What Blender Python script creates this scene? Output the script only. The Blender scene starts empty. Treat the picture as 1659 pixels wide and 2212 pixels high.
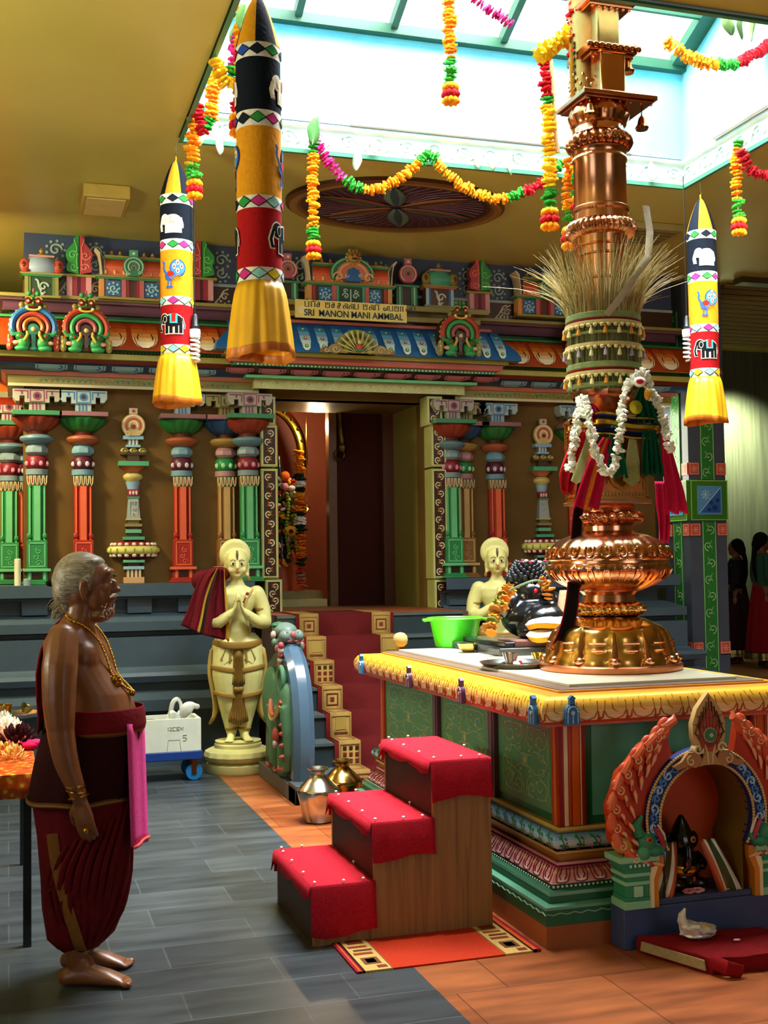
import bpy, math, random
import numpy as np
from math import sin, cos, pi, radians, atan, sqrt, hypot, atan2
from mathutils import Vector, Matrix
SC = bpy.context.scene
COL = SC.collection
random.seed(7)
V = Vector

# ---------------------------------------------------------------- camera
FPX = 2557.0; PCX = 829.5; PCY = 1106.0
_a = radians(17.6); _p = atan(114 / FPX); _r = .0136
CF = V((sin(_a) * cos(_p), cos(_a) * cos(_p), sin(_p)))
_R0 = V((cos(_a), -sin(_a), 0)); _U0 = _R0.cross(CF)
CR = _R0 * cos(_r) - _U0 * sin(_r); CU = _U0 * cos(_r) + _R0 * sin(_r)
EYE = V((0, 0, 1.6))
cam = bpy.data.cameras.new('camera'); co = bpy.data.objects.new('camera', cam); COL.objects.link(co)
cam.sensor_fit = 'HORIZONTAL'; cam.sensor_width = 36; cam.lens = 36 * FPX / 1659
cam.clip_start = .05; cam.clip_end = 100
B = -CF
co.matrix_world = Matrix(((CR.x, CU.x, B.x, EYE.x), (CR.y, CU.y, B.y, EYE.y), (CR.z, CU.z, B.z, EYE.z), (0, 0, 0, 1)))
SC.camera = co

def at(px, py, ax, val):
    """the place in the hall seen at a photo pixel on the plane axis=val"""
    d = CF + CR * ((px - PCX) / FPX) + CU * ((PCY - py) / FPX)
    return EYE + d * ((val - EYE[ax]) / d[ax])

# ---------------------------------------------------------------- light
SC.view_settings.view_transform = 'Standard'; SC.view_settings.look = 'None'
SC.view_settings.gamma = 1; SC.view_settings.use_curve_mapping = False
SC.view_settings.exposure = 0.0
w = bpy.data.worlds.new('sky'); SC.world = w; w.use_nodes = True
bg = w.node_tree.nodes['Background']; bg.inputs[0].default_value = (.80, .93, 1, 1); bg.inputs[1].default_value = 4.0

def lamp(kind, name, loc, power, color=(1, 1, 1), size=1., size_y=None, aim=None, ang=None, blend=.5):
    l = bpy.data.lights.new(name, kind); l.energy = power; l.color = color
    if kind == 'AREA':
        l.size = size
        if size_y: l.shape = 'RECTANGLE'; l.size_y = size_y
    elif kind == 'SUN': l.angle = size
    else: l.shadow_soft_size = size
    if kind == 'SPOT': l.spot_size = ang; l.spot_blend = blend
    o = bpy.data.objects.new(name, l); COL.objects.link(o); o.location = loc
    if aim is not None: o.rotation_euler = (V(aim) - V(loc)).to_track_quat('-Z', 'Y').to_euler()
    return o
lamp('AREA', 'skylight_daylight', (2.95, 6.35, 6.9), 2600, (.95, .98, 1), 4.2, 3.0, aim=(2.95, 6.35, 0))
lamp('SUN', 'sun', (0, 0, 9), 5.0, (1, .97, .86), radians(4), aim=(.25, -.25, 9 - 4.2))
lamp('AREA', 'hall_fill', (-1.6, 2.2, 4.3), 12, (1, .93, .72), .9, aim=(-1.4, 3.0, 0))  # unseen fill added near the ceiling, no fitting modelled
lamp('AREA', 'hall_fill', (3.2, .6, 4.3), 8, (1, .93, .74), .9, aim=(3.0, 2.6, 0))  # another added ceiling fill outside the view
lamp('AREA', 'side_shrine_fill', (-1.2, 9.2, 3.9), 190, (1, .88, .5), .5, aim=(-1.0, 10.8, 2.2))  # warm fill added for the side shrine, no fitting there
lamp('POINT', 'sanctum_lamp', (2.95, 11.5, 3.0), 26, (1, .76, .45), .06)
lamp('SPOT', 'facade_fill', (.7, 6.6, 3.9), 95, (1, .95, .78), .35, aim=(.9, 10.3, 2.5), ang=radians(100), blend=1)  # added spot without a fitting, brightens the left of the sanctum front
lamp('SPOT', 'facade_fill', (5.0, 6.6, 3.9), 115, (1, .95, .78), .35, aim=(4.2, 10.3, 2.5), ang=radians(100), blend=1)  # same added fill for the right of the sanctum front
lamp('SPOT', 'table_sun_fill', (-1.2, 5.2, 3.9), 600, (1, .9, .62), .08, aim=(-.08, 5.9, .75), ang=radians(26), blend=.4)  # added spot standing in for sunshine on the table
lamp('SPOT', 'wall_glare_fill', (8.9, 12.9, 3.75), 900, (1, .95, .72), .05, aim=(9.15, 13.6, 3.15), ang=radians(95), blend=1)  # spot added without a fitting to make the far wall glare
lamp('AREA', 'ceiling_fill', (-2.6, 5.0, 2.0), 170, (1, .95, .68), .8, aim=(-1.2, 4.6, 4.4))  # added upward fill brightening the left ceiling

# ---------------------------------------------------------------- materials
_mats = {}
def lin(h):
    c = [int(h[i:i + 2], 16) / 255 for i in (0, 2, 4)]
    return [x / 12.92 if x <= .04045 else ((x + .055) / 1.055) ** 2.4 for x in c]
PRESET = {  # rough, metal, noise scale, noise amount, bump
    'p': (.42, 0, 9, .10, .02), 'g': (.16, 0, 6, .08, .0), 'f': (.85, 0, 60, .16, .25), 'r': (.75, 0, 14, .16, .08),
    'n': (.28, .5, 30, .12, .1), 'm': (.20, 1, 12, .10, .02), 'M': (.34, 1, 25, .16, .05), 's': (.5, 0, 10, .16, .05), 'k': (.45, 0, 16, .16, .06), 'w': (.5, 0, 30, .25, .1)}
def mat(spec):
    if not isinstance(spec, str): return spec
    if spec in _mats: return _mats[spec]
    h, _, k = spec.partition('|'); k = k or 'p'
    m = bpy.data.materials.new('paint_' + spec.replace('|', '_')); m.use_nodes = True
    nt = m.node_tree; b = nt.nodes['Principled BSDF']; c = lin(h)
    ro, me, sc, am, bu = PRESET[k]
    b.inputs['Roughness'].default_value = ro; b.inputs['Metallic'].default_value = me; b.inputs['Specular IOR Level'].default_value = .12 if k in 'frw' else .35 if k == 'p' else .5
    tc = nt.nodes.new('ShaderNodeTexCoord'); n = nt.nodes.new('ShaderNodeTexNoise')
    n.inputs['Scale'].default_value = sc; n.inputs['Detail'].default_value = 3
    nt.links.new(tc.outputs['Object'], n.inputs['Vector'])
    mx = nt.nodes.new('ShaderNodeMix'); mx.data_type = 'RGBA'
    mx.inputs[6].default_value = [x * (1 - am * 1.6) for x in c] + [1]
    mx.inputs[7].default_value = [min(1, x * (1 + am)) for x in c] + [1]
    nt.links.new(n.outputs['Fac'], mx.inputs[0]); nt.links.new(mx.outputs[2], b.inputs['Base Color'])
    if bu:
        bp = nt.nodes.new('ShaderNodeBump'); bp.inputs['Strength'].default_value = bu; bp.inputs['Distance'].default_value = .01
        nt.links.new(n.outputs['Fac'], bp.inputs['Height']); nt.links.new(bp.outputs[0], b.inputs['Normal'])
    _mats[spec] = m
    return m

def newmat(name, rough=.5, metal=0):
    m = bpy.data.materials.new(name); m.use_nodes = True; nt = m.node_tree
    b = nt.nodes['Principled BSDF']; b.inputs['Roughness'].default_value = rough; b.inputs['Specular IOR Level'].default_value = .12 if rough > .55 else .5; b.inputs['Metallic'].default_value = metal
    return m, nt, b
def ramp(nt, src, stops, interp='LINEAR'):
    r = nt.nodes.new('ShaderNodeValToRGB'); e = r.color_ramp; e.interpolation = interp
    while len(e.elements) < len(stops): e.elements.new(.5)
    for i, (p, h) in enumerate(stops):
        e.elements[i].position = p; e.elements[i].color = lin(h) + [1]
    nt.links.new(src, r.inputs[0]); return r.outputs[0]
def noise(nt, scale, detail=4, vec=None, dist=0):
    n = nt.nodes.new('ShaderNodeTexNoise'); n.inputs['Scale'].default_value = scale; n.inputs['Detail'].default_value = detail
    n.inputs['Distortion'].default_value = dist
    if vec is None: vec = nt.nodes.new('ShaderNodeTexCoord').outputs['Object']
    nt.links.new(vec, n.inputs['Vector']); return n.outputs['Fac']
def scaled(nt, s):
    mp = nt.nodes.new('ShaderNodeMapping'); mp.inputs['Scale'].default_value = s
    nt.links.new(nt.nodes.new('ShaderNodeTexCoord').outputs['Object'], mp.inputs['Vector']); return mp.outputs[0]

def tile_mat(name, c1, c2, mortar, bw, rh, rough, mort=.004, rot=0):
    m, nt, b = newmat(name, rough)
    mp = nt.nodes.new('ShaderNodeMapping'); mp.inputs['Rotation'].default_value = (0, 0, rot)
    nt.links.new(nt.nodes.new('ShaderNodeTexCoord').outputs['Object'], mp.inputs['Vector'])
    br = nt.nodes.new('ShaderNodeTexBrick'); nt.links.new(mp.outputs[0], br.inputs['Vector'])
    br.inputs['Color1'].default_value = lin(c1) + [1]; br.inputs['Color2'].default_value = lin(c2) + [1]
    br.inputs['Mortar'].default_value = lin(mortar) + [1]
    br.inputs['Scale'].default_value = 1; br.inputs['Brick Width'].default_value = bw; br.inputs['Row Height'].default_value = rh
    br.inputs['Mortar Size'].default_value = mort; br.inputs['Mortar Smooth'].default_value = .3; br.offset = .35
    f = noise(nt, 2.2, 8, scaled(nt, (1, 5, 1))); g = ramp(nt, f, [(.3, '8c8c8c'), (.7, 'ffffff')])
    mx = nt.nodes.new('ShaderNodeMix'); mx.data_type = 'RGBA'; mx.blend_type = 'MULTIPLY'; mx.inputs[0].default_value = .8
    nt.links.new(br.outputs['Color'], mx.inputs[6]); nt.links.new(g, mx.inputs[7]); nt.links.new(mx.outputs[2], b.inputs['Base Color'])
    bp = nt.nodes.new('ShaderNodeBump'); bp.inputs['Strength'].default_value = .25; bp.inputs['Distance'].default_value = .003
    nt.links.new(br.outputs['Fac'], bp.inputs['Height']); bp.invert = True; nt.links.new(bp.outputs[0], b.inputs['Normal'])
    return m

# ---------------------------------------------------------------- mesh builder
class MB:
    def __init__(s, M=None):
        s.v = []; s.f = []; s.m = []; s.slots = []; s.M = M or Matrix()
    def slot(s, c):
        if c not in s.slots: s.slots.append(c)
        return s.slots.index(c)
    def add(s, vs, fs, c, local=None):
        o = len(s.v); T = s.M @ local if local is not None else s.M
        s.v += [T @ V(p) for p in vs]
        k = None if isinstance(c, (list, tuple)) else s.slot(c)
        for i, f in enumerate(fs):
            s.f.append(tuple(o + q for q in f)); s.m.append(s.slot(c[i]) if k is None else k)
        return s
    def box(s, x0, x1, y0, y1, z0, z1, c, local=None):
        vs = [(x, y, z) for z in (z0, z1) for y in (y0, y1) for x in (x0, x1)]
        return s.add(vs, [(0, 2, 3, 1), (4, 5, 7, 6), (0, 1, 5, 4), (2, 6, 7, 3), (0, 4, 6, 2), (1, 3, 7, 5)], c, local)
    def grid(s, rows, c, cu=False, cap=(False, False), local=None):
        n = len(rows[0]); vs = [p for r in rows for p in r]; fs = []; cs = []
        for i in range(len(rows) - 1):
            for j in range(n if cu else n - 1):
                k = (j + 1) % n
                fs.append((i * n + j, i * n + k, (i + 1) * n + k, (i + 1) * n + j)); cs.append(c[min(i, len(c) - 1)] if isinstance(c, (list, tuple)) else c)
        if cap[0]: fs.append(tuple(range(n - 1, -1, -1))); cs.append(cs[0])
        if cap[1]: fs.append(tuple(range((len(rows) - 1) * n, len(rows) * n))); cs.append(cs[-2] if cap[0] else cs[-1])
        return s.add(vs, fs, cs, local)
    def lathe(s, prof, c, n=32, ctr=(0, 0, 0), rf=None, a0=0., caps=(True, True), sx=1, sy=1, local=None):
        rows = []
        for i, (r, z) in enumerate(prof):
            rows.append([(ctr[0] + sx * r * (rf(a0 + 2 * pi * j / n, z, r) if rf else 1) * cos(a0 + 2 * pi * j / n),
                          ctr[1] + sy * r * (rf(a0 + 2 * pi * j / n, z, r) if rf else 1) * sin(a0 + 2 * pi * j / n), ctr[2] + z) for j in range(n)])
        return s.grid(rows, c, True, caps, local)
    def ell(s, ctr, r, c, nu=16, nv=10, local=None):
        if not hasattr(r, '__len__'): r = (r, r, r)
        rows = [[(ctr[0] + r[0] * sin(pi * i / nv) * cos(2 * pi * j / nu), ctr[1] + r[1] * sin(pi * i / nv) * sin(2 * pi * j / nu), ctr[2] - r[2] * cos(pi * i / nv)) for j in range(nu)] for i in range(1, nv)]
        vs = [p for q in rows for p in q] + [(ctr[0], ctr[1], ctr[2] - r[2]), (ctr[0], ctr[1], ctr[2] + r[2])]
        fs = [(i * nu + j, i * nu + (j + 1) % nu, (i + 1) * nu + (j + 1) % nu, (i + 1) * nu + j) for i in range(nv - 2) for j in range(nu)]
        k = nu * (nv - 1)
        fs += [(k, (j + 1) % nu, j) for j in range(nu)] + [(k + 1, (nv - 2) * nu + j, (nv - 2) * nu + (j + 1) % nu) for j in range(nu)]
        return s.add(vs, fs, c, local)
    def tube(s, pts, r, c, n=8, up=None, flat=1., closed=False, local=None, caps=True):
        pts = [V(p) for p in pts]; rows = []; L = len(pts)
        a = V(up) if up else None
        for i, p in enumerate(pts):
            if closed: t = pts[(i + 1) % L] - pts[i - 1]
            else: t = pts[min(i + 1, L - 1)] - pts[max(i - 1, 0)]
            if t.length < 1e-9: t = V((0, 0, 1))
            t.normalize()
            if a is None: a = V((0, 0, 1)) if abs(t.z) < .9 else V((1, 0, 0))
            u = a - t * a.dot(t)
            if u.length < 1e-4: u = t.orthogonal()
            u.normalize()
            if up is None: a = u
            w_ = t.cross(u); q = r[i] if isinstance(r, list) else r
            if hasattr(q, '__len__'): qu, qw = q
            else: qu, qw = q, q * flat
            rows.append([p + u * (qu * cos(2 * pi * j / n)) + w_ * (qw * sin(2 * pi * j / n)) for j in range(n)])
        if closed: rows.append(rows[0])
        return s.grid(rows, c, True, (caps and not closed, caps and not closed), local)
    def prism(s, poly, o, u, v, wv, d, c, cs=None, local=None):
        o = V(o); u = V(u); v = V(v); wv = V(wv); n = len(poly)
        a = [o + u * p[0] + v * p[1] for p in poly]; b = [q + wv * d for q in a]
        fs = [tuple(range(n))] + [tuple(range(2 * n - 1, n - 1, -1))] + [(i, (i + 1) % n, n + (i + 1) % n, n + i) for i in range(n)]
        return s.add(a + b, fs, [c, c] + [cs or c] * n, local)
    def ribbon(s, P, N, w_, c, h=.0025, closed=False, local=None):
        P = [V(p) for p in P]; L = len(P); vs = []; wl = w_ if hasattr(w_, '__len__') else [w_] * L
        for i in range(L):
            t = (P[(i + 1) % L] - P[i - 1]) if closed else P[min(i + 1, L - 1)] - P[max(i - 1, 0)]
            nn = V(N[i]) if isinstance(N, list) else V(N)
            sd = nn.cross(t)
            if sd.length < 1e-9: sd = nn.orthogonal()
            sd.normalize(); q = P[i] + nn * h
            vs += [P[i] - sd * wl[i] * .5 - nn * .001, q - sd * wl[i] * .36, q + sd * wl[i] * .36, P[i] + sd * wl[i] * .5 - nn * .001]
        fs = []
        for i in range(L if closed else L - 1):
            k = (i + 1) % L
            for j in range(3): fs.append((i * 4 + j, i * 4 + j + 1, k * 4 + j + 1, k * 4 + j))
        return s.add(vs, fs, c, local)
    def mesh(s, name, ang=38):
        me = bpy.data.meshes.new(name)
        me.from_pydata([tuple(p) for p in s.v], [], s.f)
        for c in s.slots: me.materials.append(mat(c))
        me.polygons.foreach_set('material_index', s.m)
        me.polygons.foreach_set('use_smooth', [True] * len(s.f))
        me.update()
        try: me.set_sharp_from_angle(angle=radians(ang))
        except Exception: pass
        return me
    def build(s, name, parent=None, bevel=0, sub=0, ang=38, label=None, solid=0):
        o = bpy.data.objects.new(name, s.mesh(name, ang)); COL.objects.link(o)
        if parent: o.parent = parent
        if solid: q = o.modifiers.new('thick', 'SOLIDIFY'); q.thickness = solid; q.offset = 0
        if bevel:
            q = o.modifiers.new('bevel', 'BEVEL'); q.width = bevel; q.segments = 2; q.limit_method = 'ANGLE'; q.angle_limit = radians(40)
        if sub: q = o.modifiers.new('sub', 'SUBSURF'); q.levels = sub; q.render_levels = sub
        if label: o['label'] = label
        return o

def fuse(mb, name, color, parent=None, voxel=.008, smooth=6, label=None):
    """join overlapping volumes into ONE continuous skin"""
    mb.slots = [color]; mb.m = [0] * len(mb.m)
    o = bpy.data.objects.new(name, mb.mesh(name)); COL.objects.link(o)
    r = o.modifiers.new('r', 'REMESH'); r.mode = 'VOXEL'; r.voxel_size = voxel; r.use_smooth_shade = True
    q = o.modifiers.new('s', 'SMOOTH'); q.iterations = smooth; q.factor = .5
    dg = bpy.context.evaluated_depsgraph_get(); dg.update()
    me = bpy.data.meshes.new_from_object(o.evaluated_get(dg)); me.name = name
    o.modifiers.clear(); o.data = me; me.materials.clear(); me.materials.append(mat(color))
    me.polygons.foreach_set('material_index', [0] * len(me.polygons))
    me.polygons.foreach_set('use_smooth', [True] * len(me.polygons))
    if parent: o.parent = parent
    if label: o['label'] = label
    return o

def tag(o, label, cat, group=None):
    o['label'] = label; o['category'] = cat
    if group: o['group'] = group
    return o
def thing(name, label, cat, loc=(0, 0, 0), rz=0, group=None, scale=1):
    o = bpy.data.objects.new(name, None); COL.objects.link(o); o.empty_display_size = .05
    o.location = loc; o.rotation_euler = (0, 0, rz); o.scale = (scale,) * 3
    return tag(o, label, cat, group)
def struct(o): o['kind'] = 'structure'; return o
def dup(root, loc, rz=0, label=None, scale=None):
    def cp(o, par):
        c = o.copy(); COL.objects.link(c); c.parent = par
        for ch in list(o.children): cp(ch, c)
        return c
    r = cp(root, None); r.location = loc; r.rotation_euler = (0, 0, rz)
    if scale: r.scale = scale if hasattr(scale, '__len__') else (scale,) * 3
    if label: r['label'] = label
    return r
def arc(cx, cy, r, a0, a1, n=16, ry=None):
    return [(cx + r * cos(radians(a0 + (a1 - a0) * i / n)), cy + (ry or r) * sin(radians(a0 + (a1 - a0) * i / n))) for i in range(n + 1)]
def spiral(cx, cy, r0, turns, a0=0, n=26, d=1, rend=.1):
    return [(cx + r0 * (1 - (1 - rend) * i / n) * cos(a0 + d * 2 * pi * turns * i / n), cy + r0 * (1 - (1 - rend) * i / n) * sin(a0 + d * 2 * pi * turns * i / n)) for i in range(n + 1)]
def lerp(a, b, t): return a + (b - a) * t
def smooth_pts(pts, n=6):
    pts = [V(p) for p in pts]; out = []
    for i in range(len(pts) - 1):
        p0 = pts[max(i - 1, 0)]; p1 = pts[i]; p2 = pts[i + 1]; p3 = pts[min(i + 2, len(pts) - 1)]
        for k in range(n):
            t = k / n
            out.append(.5 * ((2 * p1) + (p2 - p0) * t + (2 * p0 - 5 * p1 + 4 * p2 - p3) * t * t + (3 * p1 - p0 - 3 * p2 + p3) * t ** 3))
    return out + [pts[-1]]

class Plane:
    """draw painted relief on a plane: (x, y) in metres -> 3-D"""
    def __init__(s, mb, o, u, v):
        s.mb = mb; s.o = V(o); s.u = V(u).normalized(); s.v = V(v).normalized(); s.n = s.u.cross(s.v)
    def P(s, p): return s.o + s.u * p[0] + s.v * p[1]
    def line(s, pts, w_, c, h=.003, closed=False):
        s.mb.ribbon([s.P(p) for p in pts], s.n, w_, c, h, closed); return s
    def fill(s, pts, c, h=.003):
        area = sum(pts[i][0] * pts[(i + 1) % len(pts)][1] - pts[(i + 1) % len(pts)][0] * pts[i][1] for i in range(len(pts)))
        if area < 0: pts = pts[::-1]
        s.mb.prism(pts, s.o - s.n * .001, s.u, s.v, s.n, h + .001, c); return s
    def disc(s, x, y, r, c, h=.003, n=14, ry=None): return s.fill(arc(x, y, r, 0, 360, n, ry)[:-1], c, h)
    def rect(s, x0, x1, y0, y1, c, h=.003): return s.fill([(x0, y0), (x1, y0), (x1, y1), (x0, y1)], c, h)
    def frame(s, x0, x1, y0, y1, w_, c, h=.003):
        s.rect(x0, x1, y0, y0 + w_, c, h); s.rect(x0, x1, y1 - w_, y1, c, h)
        s.rect(x0, x0 + w_, y0 + w_, y1 - w_, c, h); s.rect(x1 - w_, x1, y0 + w_, y1 - w_, c, h); return s
    def curl(s, x, y, r, c, w_=.006, turns=1.3, a0=0, d=1, h=.003):
        return s.line(spiral(x, y, r, turns, a0, d=d), w_, c, h)
    def scrolls(s, x0, x1, y0, y1, c, w_, n, vert=True, c2=None, h=.003):
        """a running vine of curls"""
        for i in range(n):
            t = (i + .5) / n; d = 1 if i % 2 else -1
            if vert:
                L = (y1 - y0) / n; cx = (x0 + x1) / 2 + d * (x1 - x0) * .12; cy = lerp(y0, y1, t); r = min(L * .52, (x1 - x0) * .36)
                s.line(spiral(cx, cy, r, 1.25, -pi / 2 if d > 0 else -pi / 2, d=d, n=16), w_, c, h)
                if c2: s.line([(cx - d * r * .9, cy + L * .35), (cx - d * r * .4, cy + L * .1), (cx - d * r * 1.0, cy - L * .15)], [w_ * .5, w_ * 1.8, w_ * .5], c2, h)
            else:
                L = (x1 - x0) / n; cx = lerp(x0, x1, t); cy = (y0 + y1) / 2 + d * (y1 - y0) * .08; r = min(L * .5, (y1 - y0) * .42)
                s.line(spiral(cx, cy, r, 1.2, 0, d=d, n=14), w_, c, h)
                if c2: s.disc(cx + d * r * .9, cy + r * .5, w_ * .9, c2, h, 6)
        return s

def mould(mb, path, prof, closed=False):
    """run a profile [(out, z, colour)] along a plan path with mitred corners; outward = right of travel"""
    pts = [V((p[0], p[1])) for p in path]; L = len(pts); nr = []
    def rn(a, b): d = (b - a).normalized(); return V((d.y, -d.x))
    for i in range(L):
        ns = []
        if i > 0 or closed: ns.append(rn(pts[i - 1], pts[i]))
        if i < L - 1 or closed: ns.append(rn(pts[i], pts[(i + 1) % L]))
        if len(ns) == 2:
            m_ = (ns[0] + ns[1]); m_ = m_ / max(m_.dot(ns[0]), .2)
        else: m_ = ns[0]
        nr.append(m_)
    rows = [[(pts[i].x + nr[i].x * o, pts[i].y + nr[i].y * o, z) for i in range(L)] for (o, z, c) in prof]
    mb.grid(rows, [p[2] for p in prof[:-1]], closed)

class Cove:
    """surface of a moulding run: s along (metres), t 0..1 down the profile -> 3-D"""
    fit = False                                             # True: squeeze the ornament to the mitred corners
    def __init__(s, mb, a, b, prof):
        s.mb = mb; s.a = V((a[0], a[1], 0)); s.d = V((b[0] - a[0], b[1] - a[1], 0)); s.L = s.d.length; s.d.normalize()
        s.out = V((s.d.y, -s.d.x, 0)); s.pr = prof
    def P(s, x, t, lift=.003):
        k = t * (len(s.pr) - 1); i = min(int(k), len(s.pr) - 2); f = k - i
        o0, z0 = s.pr[i][:2]; o1, z1 = s.pr[i + 1][:2]
        tn = V((o1 - o0, z1 - z0)); nn = V((-tn.y, tn.x)) if (-tn.y) > 0 or (-tn.y == 0 and tn.x > 0) else V((tn.y, -tn.x))
        if nn.length > 1e-9: nn.normalize()
        N = s.out * nn.x + V((0, 0, nn.y))
        if s.fit: o_ = lerp(o0, o1, f); x = -o_ + x * (s.L + 2 * o_) / s.L
        return s.a + s.d * x + s.out * lerp(o0, o1, f) + V((0, 0, lerp(z0, z1, f))) + N * lift, N
    def petal(s, x, w_, t0, t1, c, n=7, lift=.003, point=False):
        rows = []
        if isinstance(c, list): c = [c[min(len(c) - 1, i * len(c) // (2 * n))] for i in range(2 * n)]
        n *= 2
        for i in range(n + 1):
            u = i / n; t = lerp(t0, t1, u)
            q = sqrt(max(0, 1 - max(0, (u - .45) / .55) ** 2)) if not point else max(0, 1 - u ** 1.5)
            rows.append([s.P(x - w_ / 2 * q, t, lift)[0], s.P(x, t, lift)[0], s.P(x + w_ / 2 * q, t, lift)[0]])
        s.mb.grid(rows, c)
    def line(s, pts, w_, c, lift=.002):
        Q = [s.P(x, t, lift) for x, t in pts]
        s.mb.ribbon([q[0] for q in Q], [q[1] for q in Q], w_, c, .002)
# ================================================================ SETTING
CZ = 4.4; WY = 10.35
RX0, RX1, RY0, RY1 = 1.05, 4.82, 5.1, 7.65         # the roof light
m_grey = tile_mat('grey_slate_tile', '4a5154', '3a4144', '59605f', .62, .285, .30)
m_terra = tile_mat('terracotta_tile', 'b5683a', 'a4562c', '7a3c1c', .60, .60, .30, .003)
def one(name, c, *b, parent=None):
    mb = MB(); mb.box(*b, c); return struct(mb.build(name, parent))
one('floor', m_grey, -4.5, 1.535, -3, 13.6, -.06, 0)
one('floor', m_terra, 1.535, 11, -3, 13.6, -.06, 0)
one('floor', 'a06a40', 7.2, 11, 11.4, 13.6, 0, .30)['label'] = 'raised floor of the far side hall'

def ceil_mat():
    m, nt, b = newmat('ochre_ceiling_paint', .38)
    f = noise(nt, .5, 5, scaled(nt, (1, 1.6, 1)), .3)
    nt.links.new(ramp(nt, f, [(.3, 'aaa048'), (.7, 'bcae5a')]), b.inputs['Base Color'])
    bp = nt.nodes.new('ShaderNodeBump'); bp.inputs['Strength'].default_value = .15; bp.inputs['Distance'].default_value = .02
    nt.links.new(noise(nt, 1.5, 3), bp.inputs['Height']); nt.links.new(bp.outputs[0], b.inputs['Normal'])
    return m
m_ceil = ceil_mat()
mb = MB(); T = .1
mb.box(-4.5, RX0, -3, 13.6, CZ, CZ + T, m_ceil); mb.box(RX1, 11, -3, 13.6, CZ, CZ + T, m_ceil)
mb.box(RX0, RX1, -3, RY0, CZ, CZ + T, m_ceil); mb.box(RX0, RX1, RY1, 13.6, CZ, CZ + T, m_ceil)
struct(mb.build('ceiling'))
mb = MB()                                                   # far side hall has a ribbed dark ceiling behind a beam
mb.box(6.9, 11, 9.95, 10.1, CZ - .06, CZ - .002, '3a3320')
for i in range(15): mb.tube([(6.9, 10.28 + i * .2, CZ - .02), (11, 10.28 + i * .2 + .05, CZ - .02)], (.02, .07), '77683a|r', 8, up=(0, 0, 1))
struct(mb.build('ceiling'))
# outer walls
one('wall_left', 'b59c4c', -4.6, -4.5, -3, 13.6, 0, CZ)
one('wall_right', '8f8a5a', 11, 11.1, -3, 13.6, 0, CZ)
one('wall_front', 'a58c48', -4.6, 11.1, -3.1, -3, 0, CZ)
def glossy_wall():
    m, nt, b = newmat('polished_green_grey_wall', .28)
    f = noise(nt, 3, 4, scaled(nt, (9, 1, .35)), .2)
    nt.links.new(ramp(nt, f, [(.3, '3e4636'), (.7, '525a44')]), b.inputs['Base Color']); return m
one('wall_back', glossy_wall(), -4.6, 11.1, 13.6, 13.7, 0, CZ)

# ---- roof light: blue shaft, carved white frieze, grey ledge, green glazing bars
SH = 5.25
mb = MB(); blue = '74c2d0'
mb.box(RX0 - .08, RX1 + .08, RY1, RY1 + .08, CZ + T, SH, blue); mb.box(RX1, RX1 + .08, RY0, RY1, CZ + T, SH, blue)
mb.box(RX0 - .08, RX0, RY0, RY1, CZ + T, SH, blue); mb.box(RX0 - .08, RX1 + .08, RY0 - .08, RY0, CZ + T, SH, blue)
RM = (RY0 + RY1) / 2; RH = .62
for x in (RX0 - .08, RX1): mb.add([(x, RY0, SH), (x, RY1, SH), (x, RM, SH + RH), (x + .08, RY0, SH), (x + .08, RY1, SH), (x + .08, RM, SH + RH)], [(0, 1, 2), (3, 5, 4), (0, 2, 5, 3), (1, 4, 5, 2)], blue)
struct(mb.build('wall_skylight'))
mb = MB(); path = [(RX0, RY0), (RX0, RY1), (RX1, RY1), (RX1, RY0)]     # travelling so that outward faces the opening
prof = [(0, CZ - .03, '3f7a5c'), (.03, CZ - .03, '3f7a5c'), (.03, CZ, 'e4ece2'), (.018, CZ + .012, 'dfe8de'), (.018, CZ + .14, 'e8eee6'), (.05, CZ + .15, '9aa6a0'), (.05, CZ + .175, 'b8c2bc'), (0, CZ + .19, '9aa6a0'), (0, CZ + .2, '9aa6a0')]
mould(mb, path, prof, True)
def frieze(o, u, L):
    pl = Plane(mb, o, u, (0, 0, 1)); n = int(L / .2)
    for i in range(n):
        x = (i + .5) * L / n; d = 1 if i % 2 else -1
        pl.line(spiral(x, .075, .055, 1.3, 0 if d > 0 else pi, d=d, n=14), .012, 'c2d6cc', .012)
        pl.line([(x - .09, .03), (x - .05, .10), (x, .125)], .012, 'a9c4b6', .01); pl.fill([(x + .05, .03), (x + .085, .05), (x + .07, .1)], '9fc0b0', .01)
frieze((RX0, RY1 - .02, CZ), (1, 0, 0), RX1 - RX0)
frieze((RX1 - .02, RY1, CZ), (0, -1, 0), RY1 - RY0)
frieze((RX0 + .02, RY0, CZ), (0, 1, 0), RY1 - RY0)
struct(mb.build('trim_skylight'))['label'] = 'carved white frieze round the roof light'
mb = MB()                                                   # loose grey pipes lying on the ledge
mb.tube([(2.2, RY1 - .05, CZ + .2), (3.6, RY1 - .05, CZ + .2), (4.35, RY1 - .05, CZ + .2)], .022, 'c9d0cc|g'); mb.tube([(4.76, RY1 - .5, CZ + .2), (4.76, RY0 + .2, CZ + .2)], .03, 'd4d8d4|g')
struct(mb.build('trim_pipe'))
fr = MB(); gr = '1a4630'
fr.box(RX0, RX1, RY1 - .07, RY1, SH, SH + .07, gr); fr.box(RX0, RX1, RY0, RY0 + .07, SH, SH + .07, gr)
fr.box(RX0, RX1, RM - .04, RM + .04, SH + RH - .08, SH + RH, gr)
def rafter(x, w_=.05):
    for y in (RY0 + .04, RY1 - .04):
        fr.prism([(0, 0), (0, .08), (1, .08), (1, 0)], (x - w_ / 2, y, SH + .02), V((0, RM - y, RH - .06)), (0, 0, 1), (1, 0, 0), w_, gr)
for x in (RX0 + .05, 1.85, 2.526, 3.343, 4.08): rafter(x)
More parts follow.
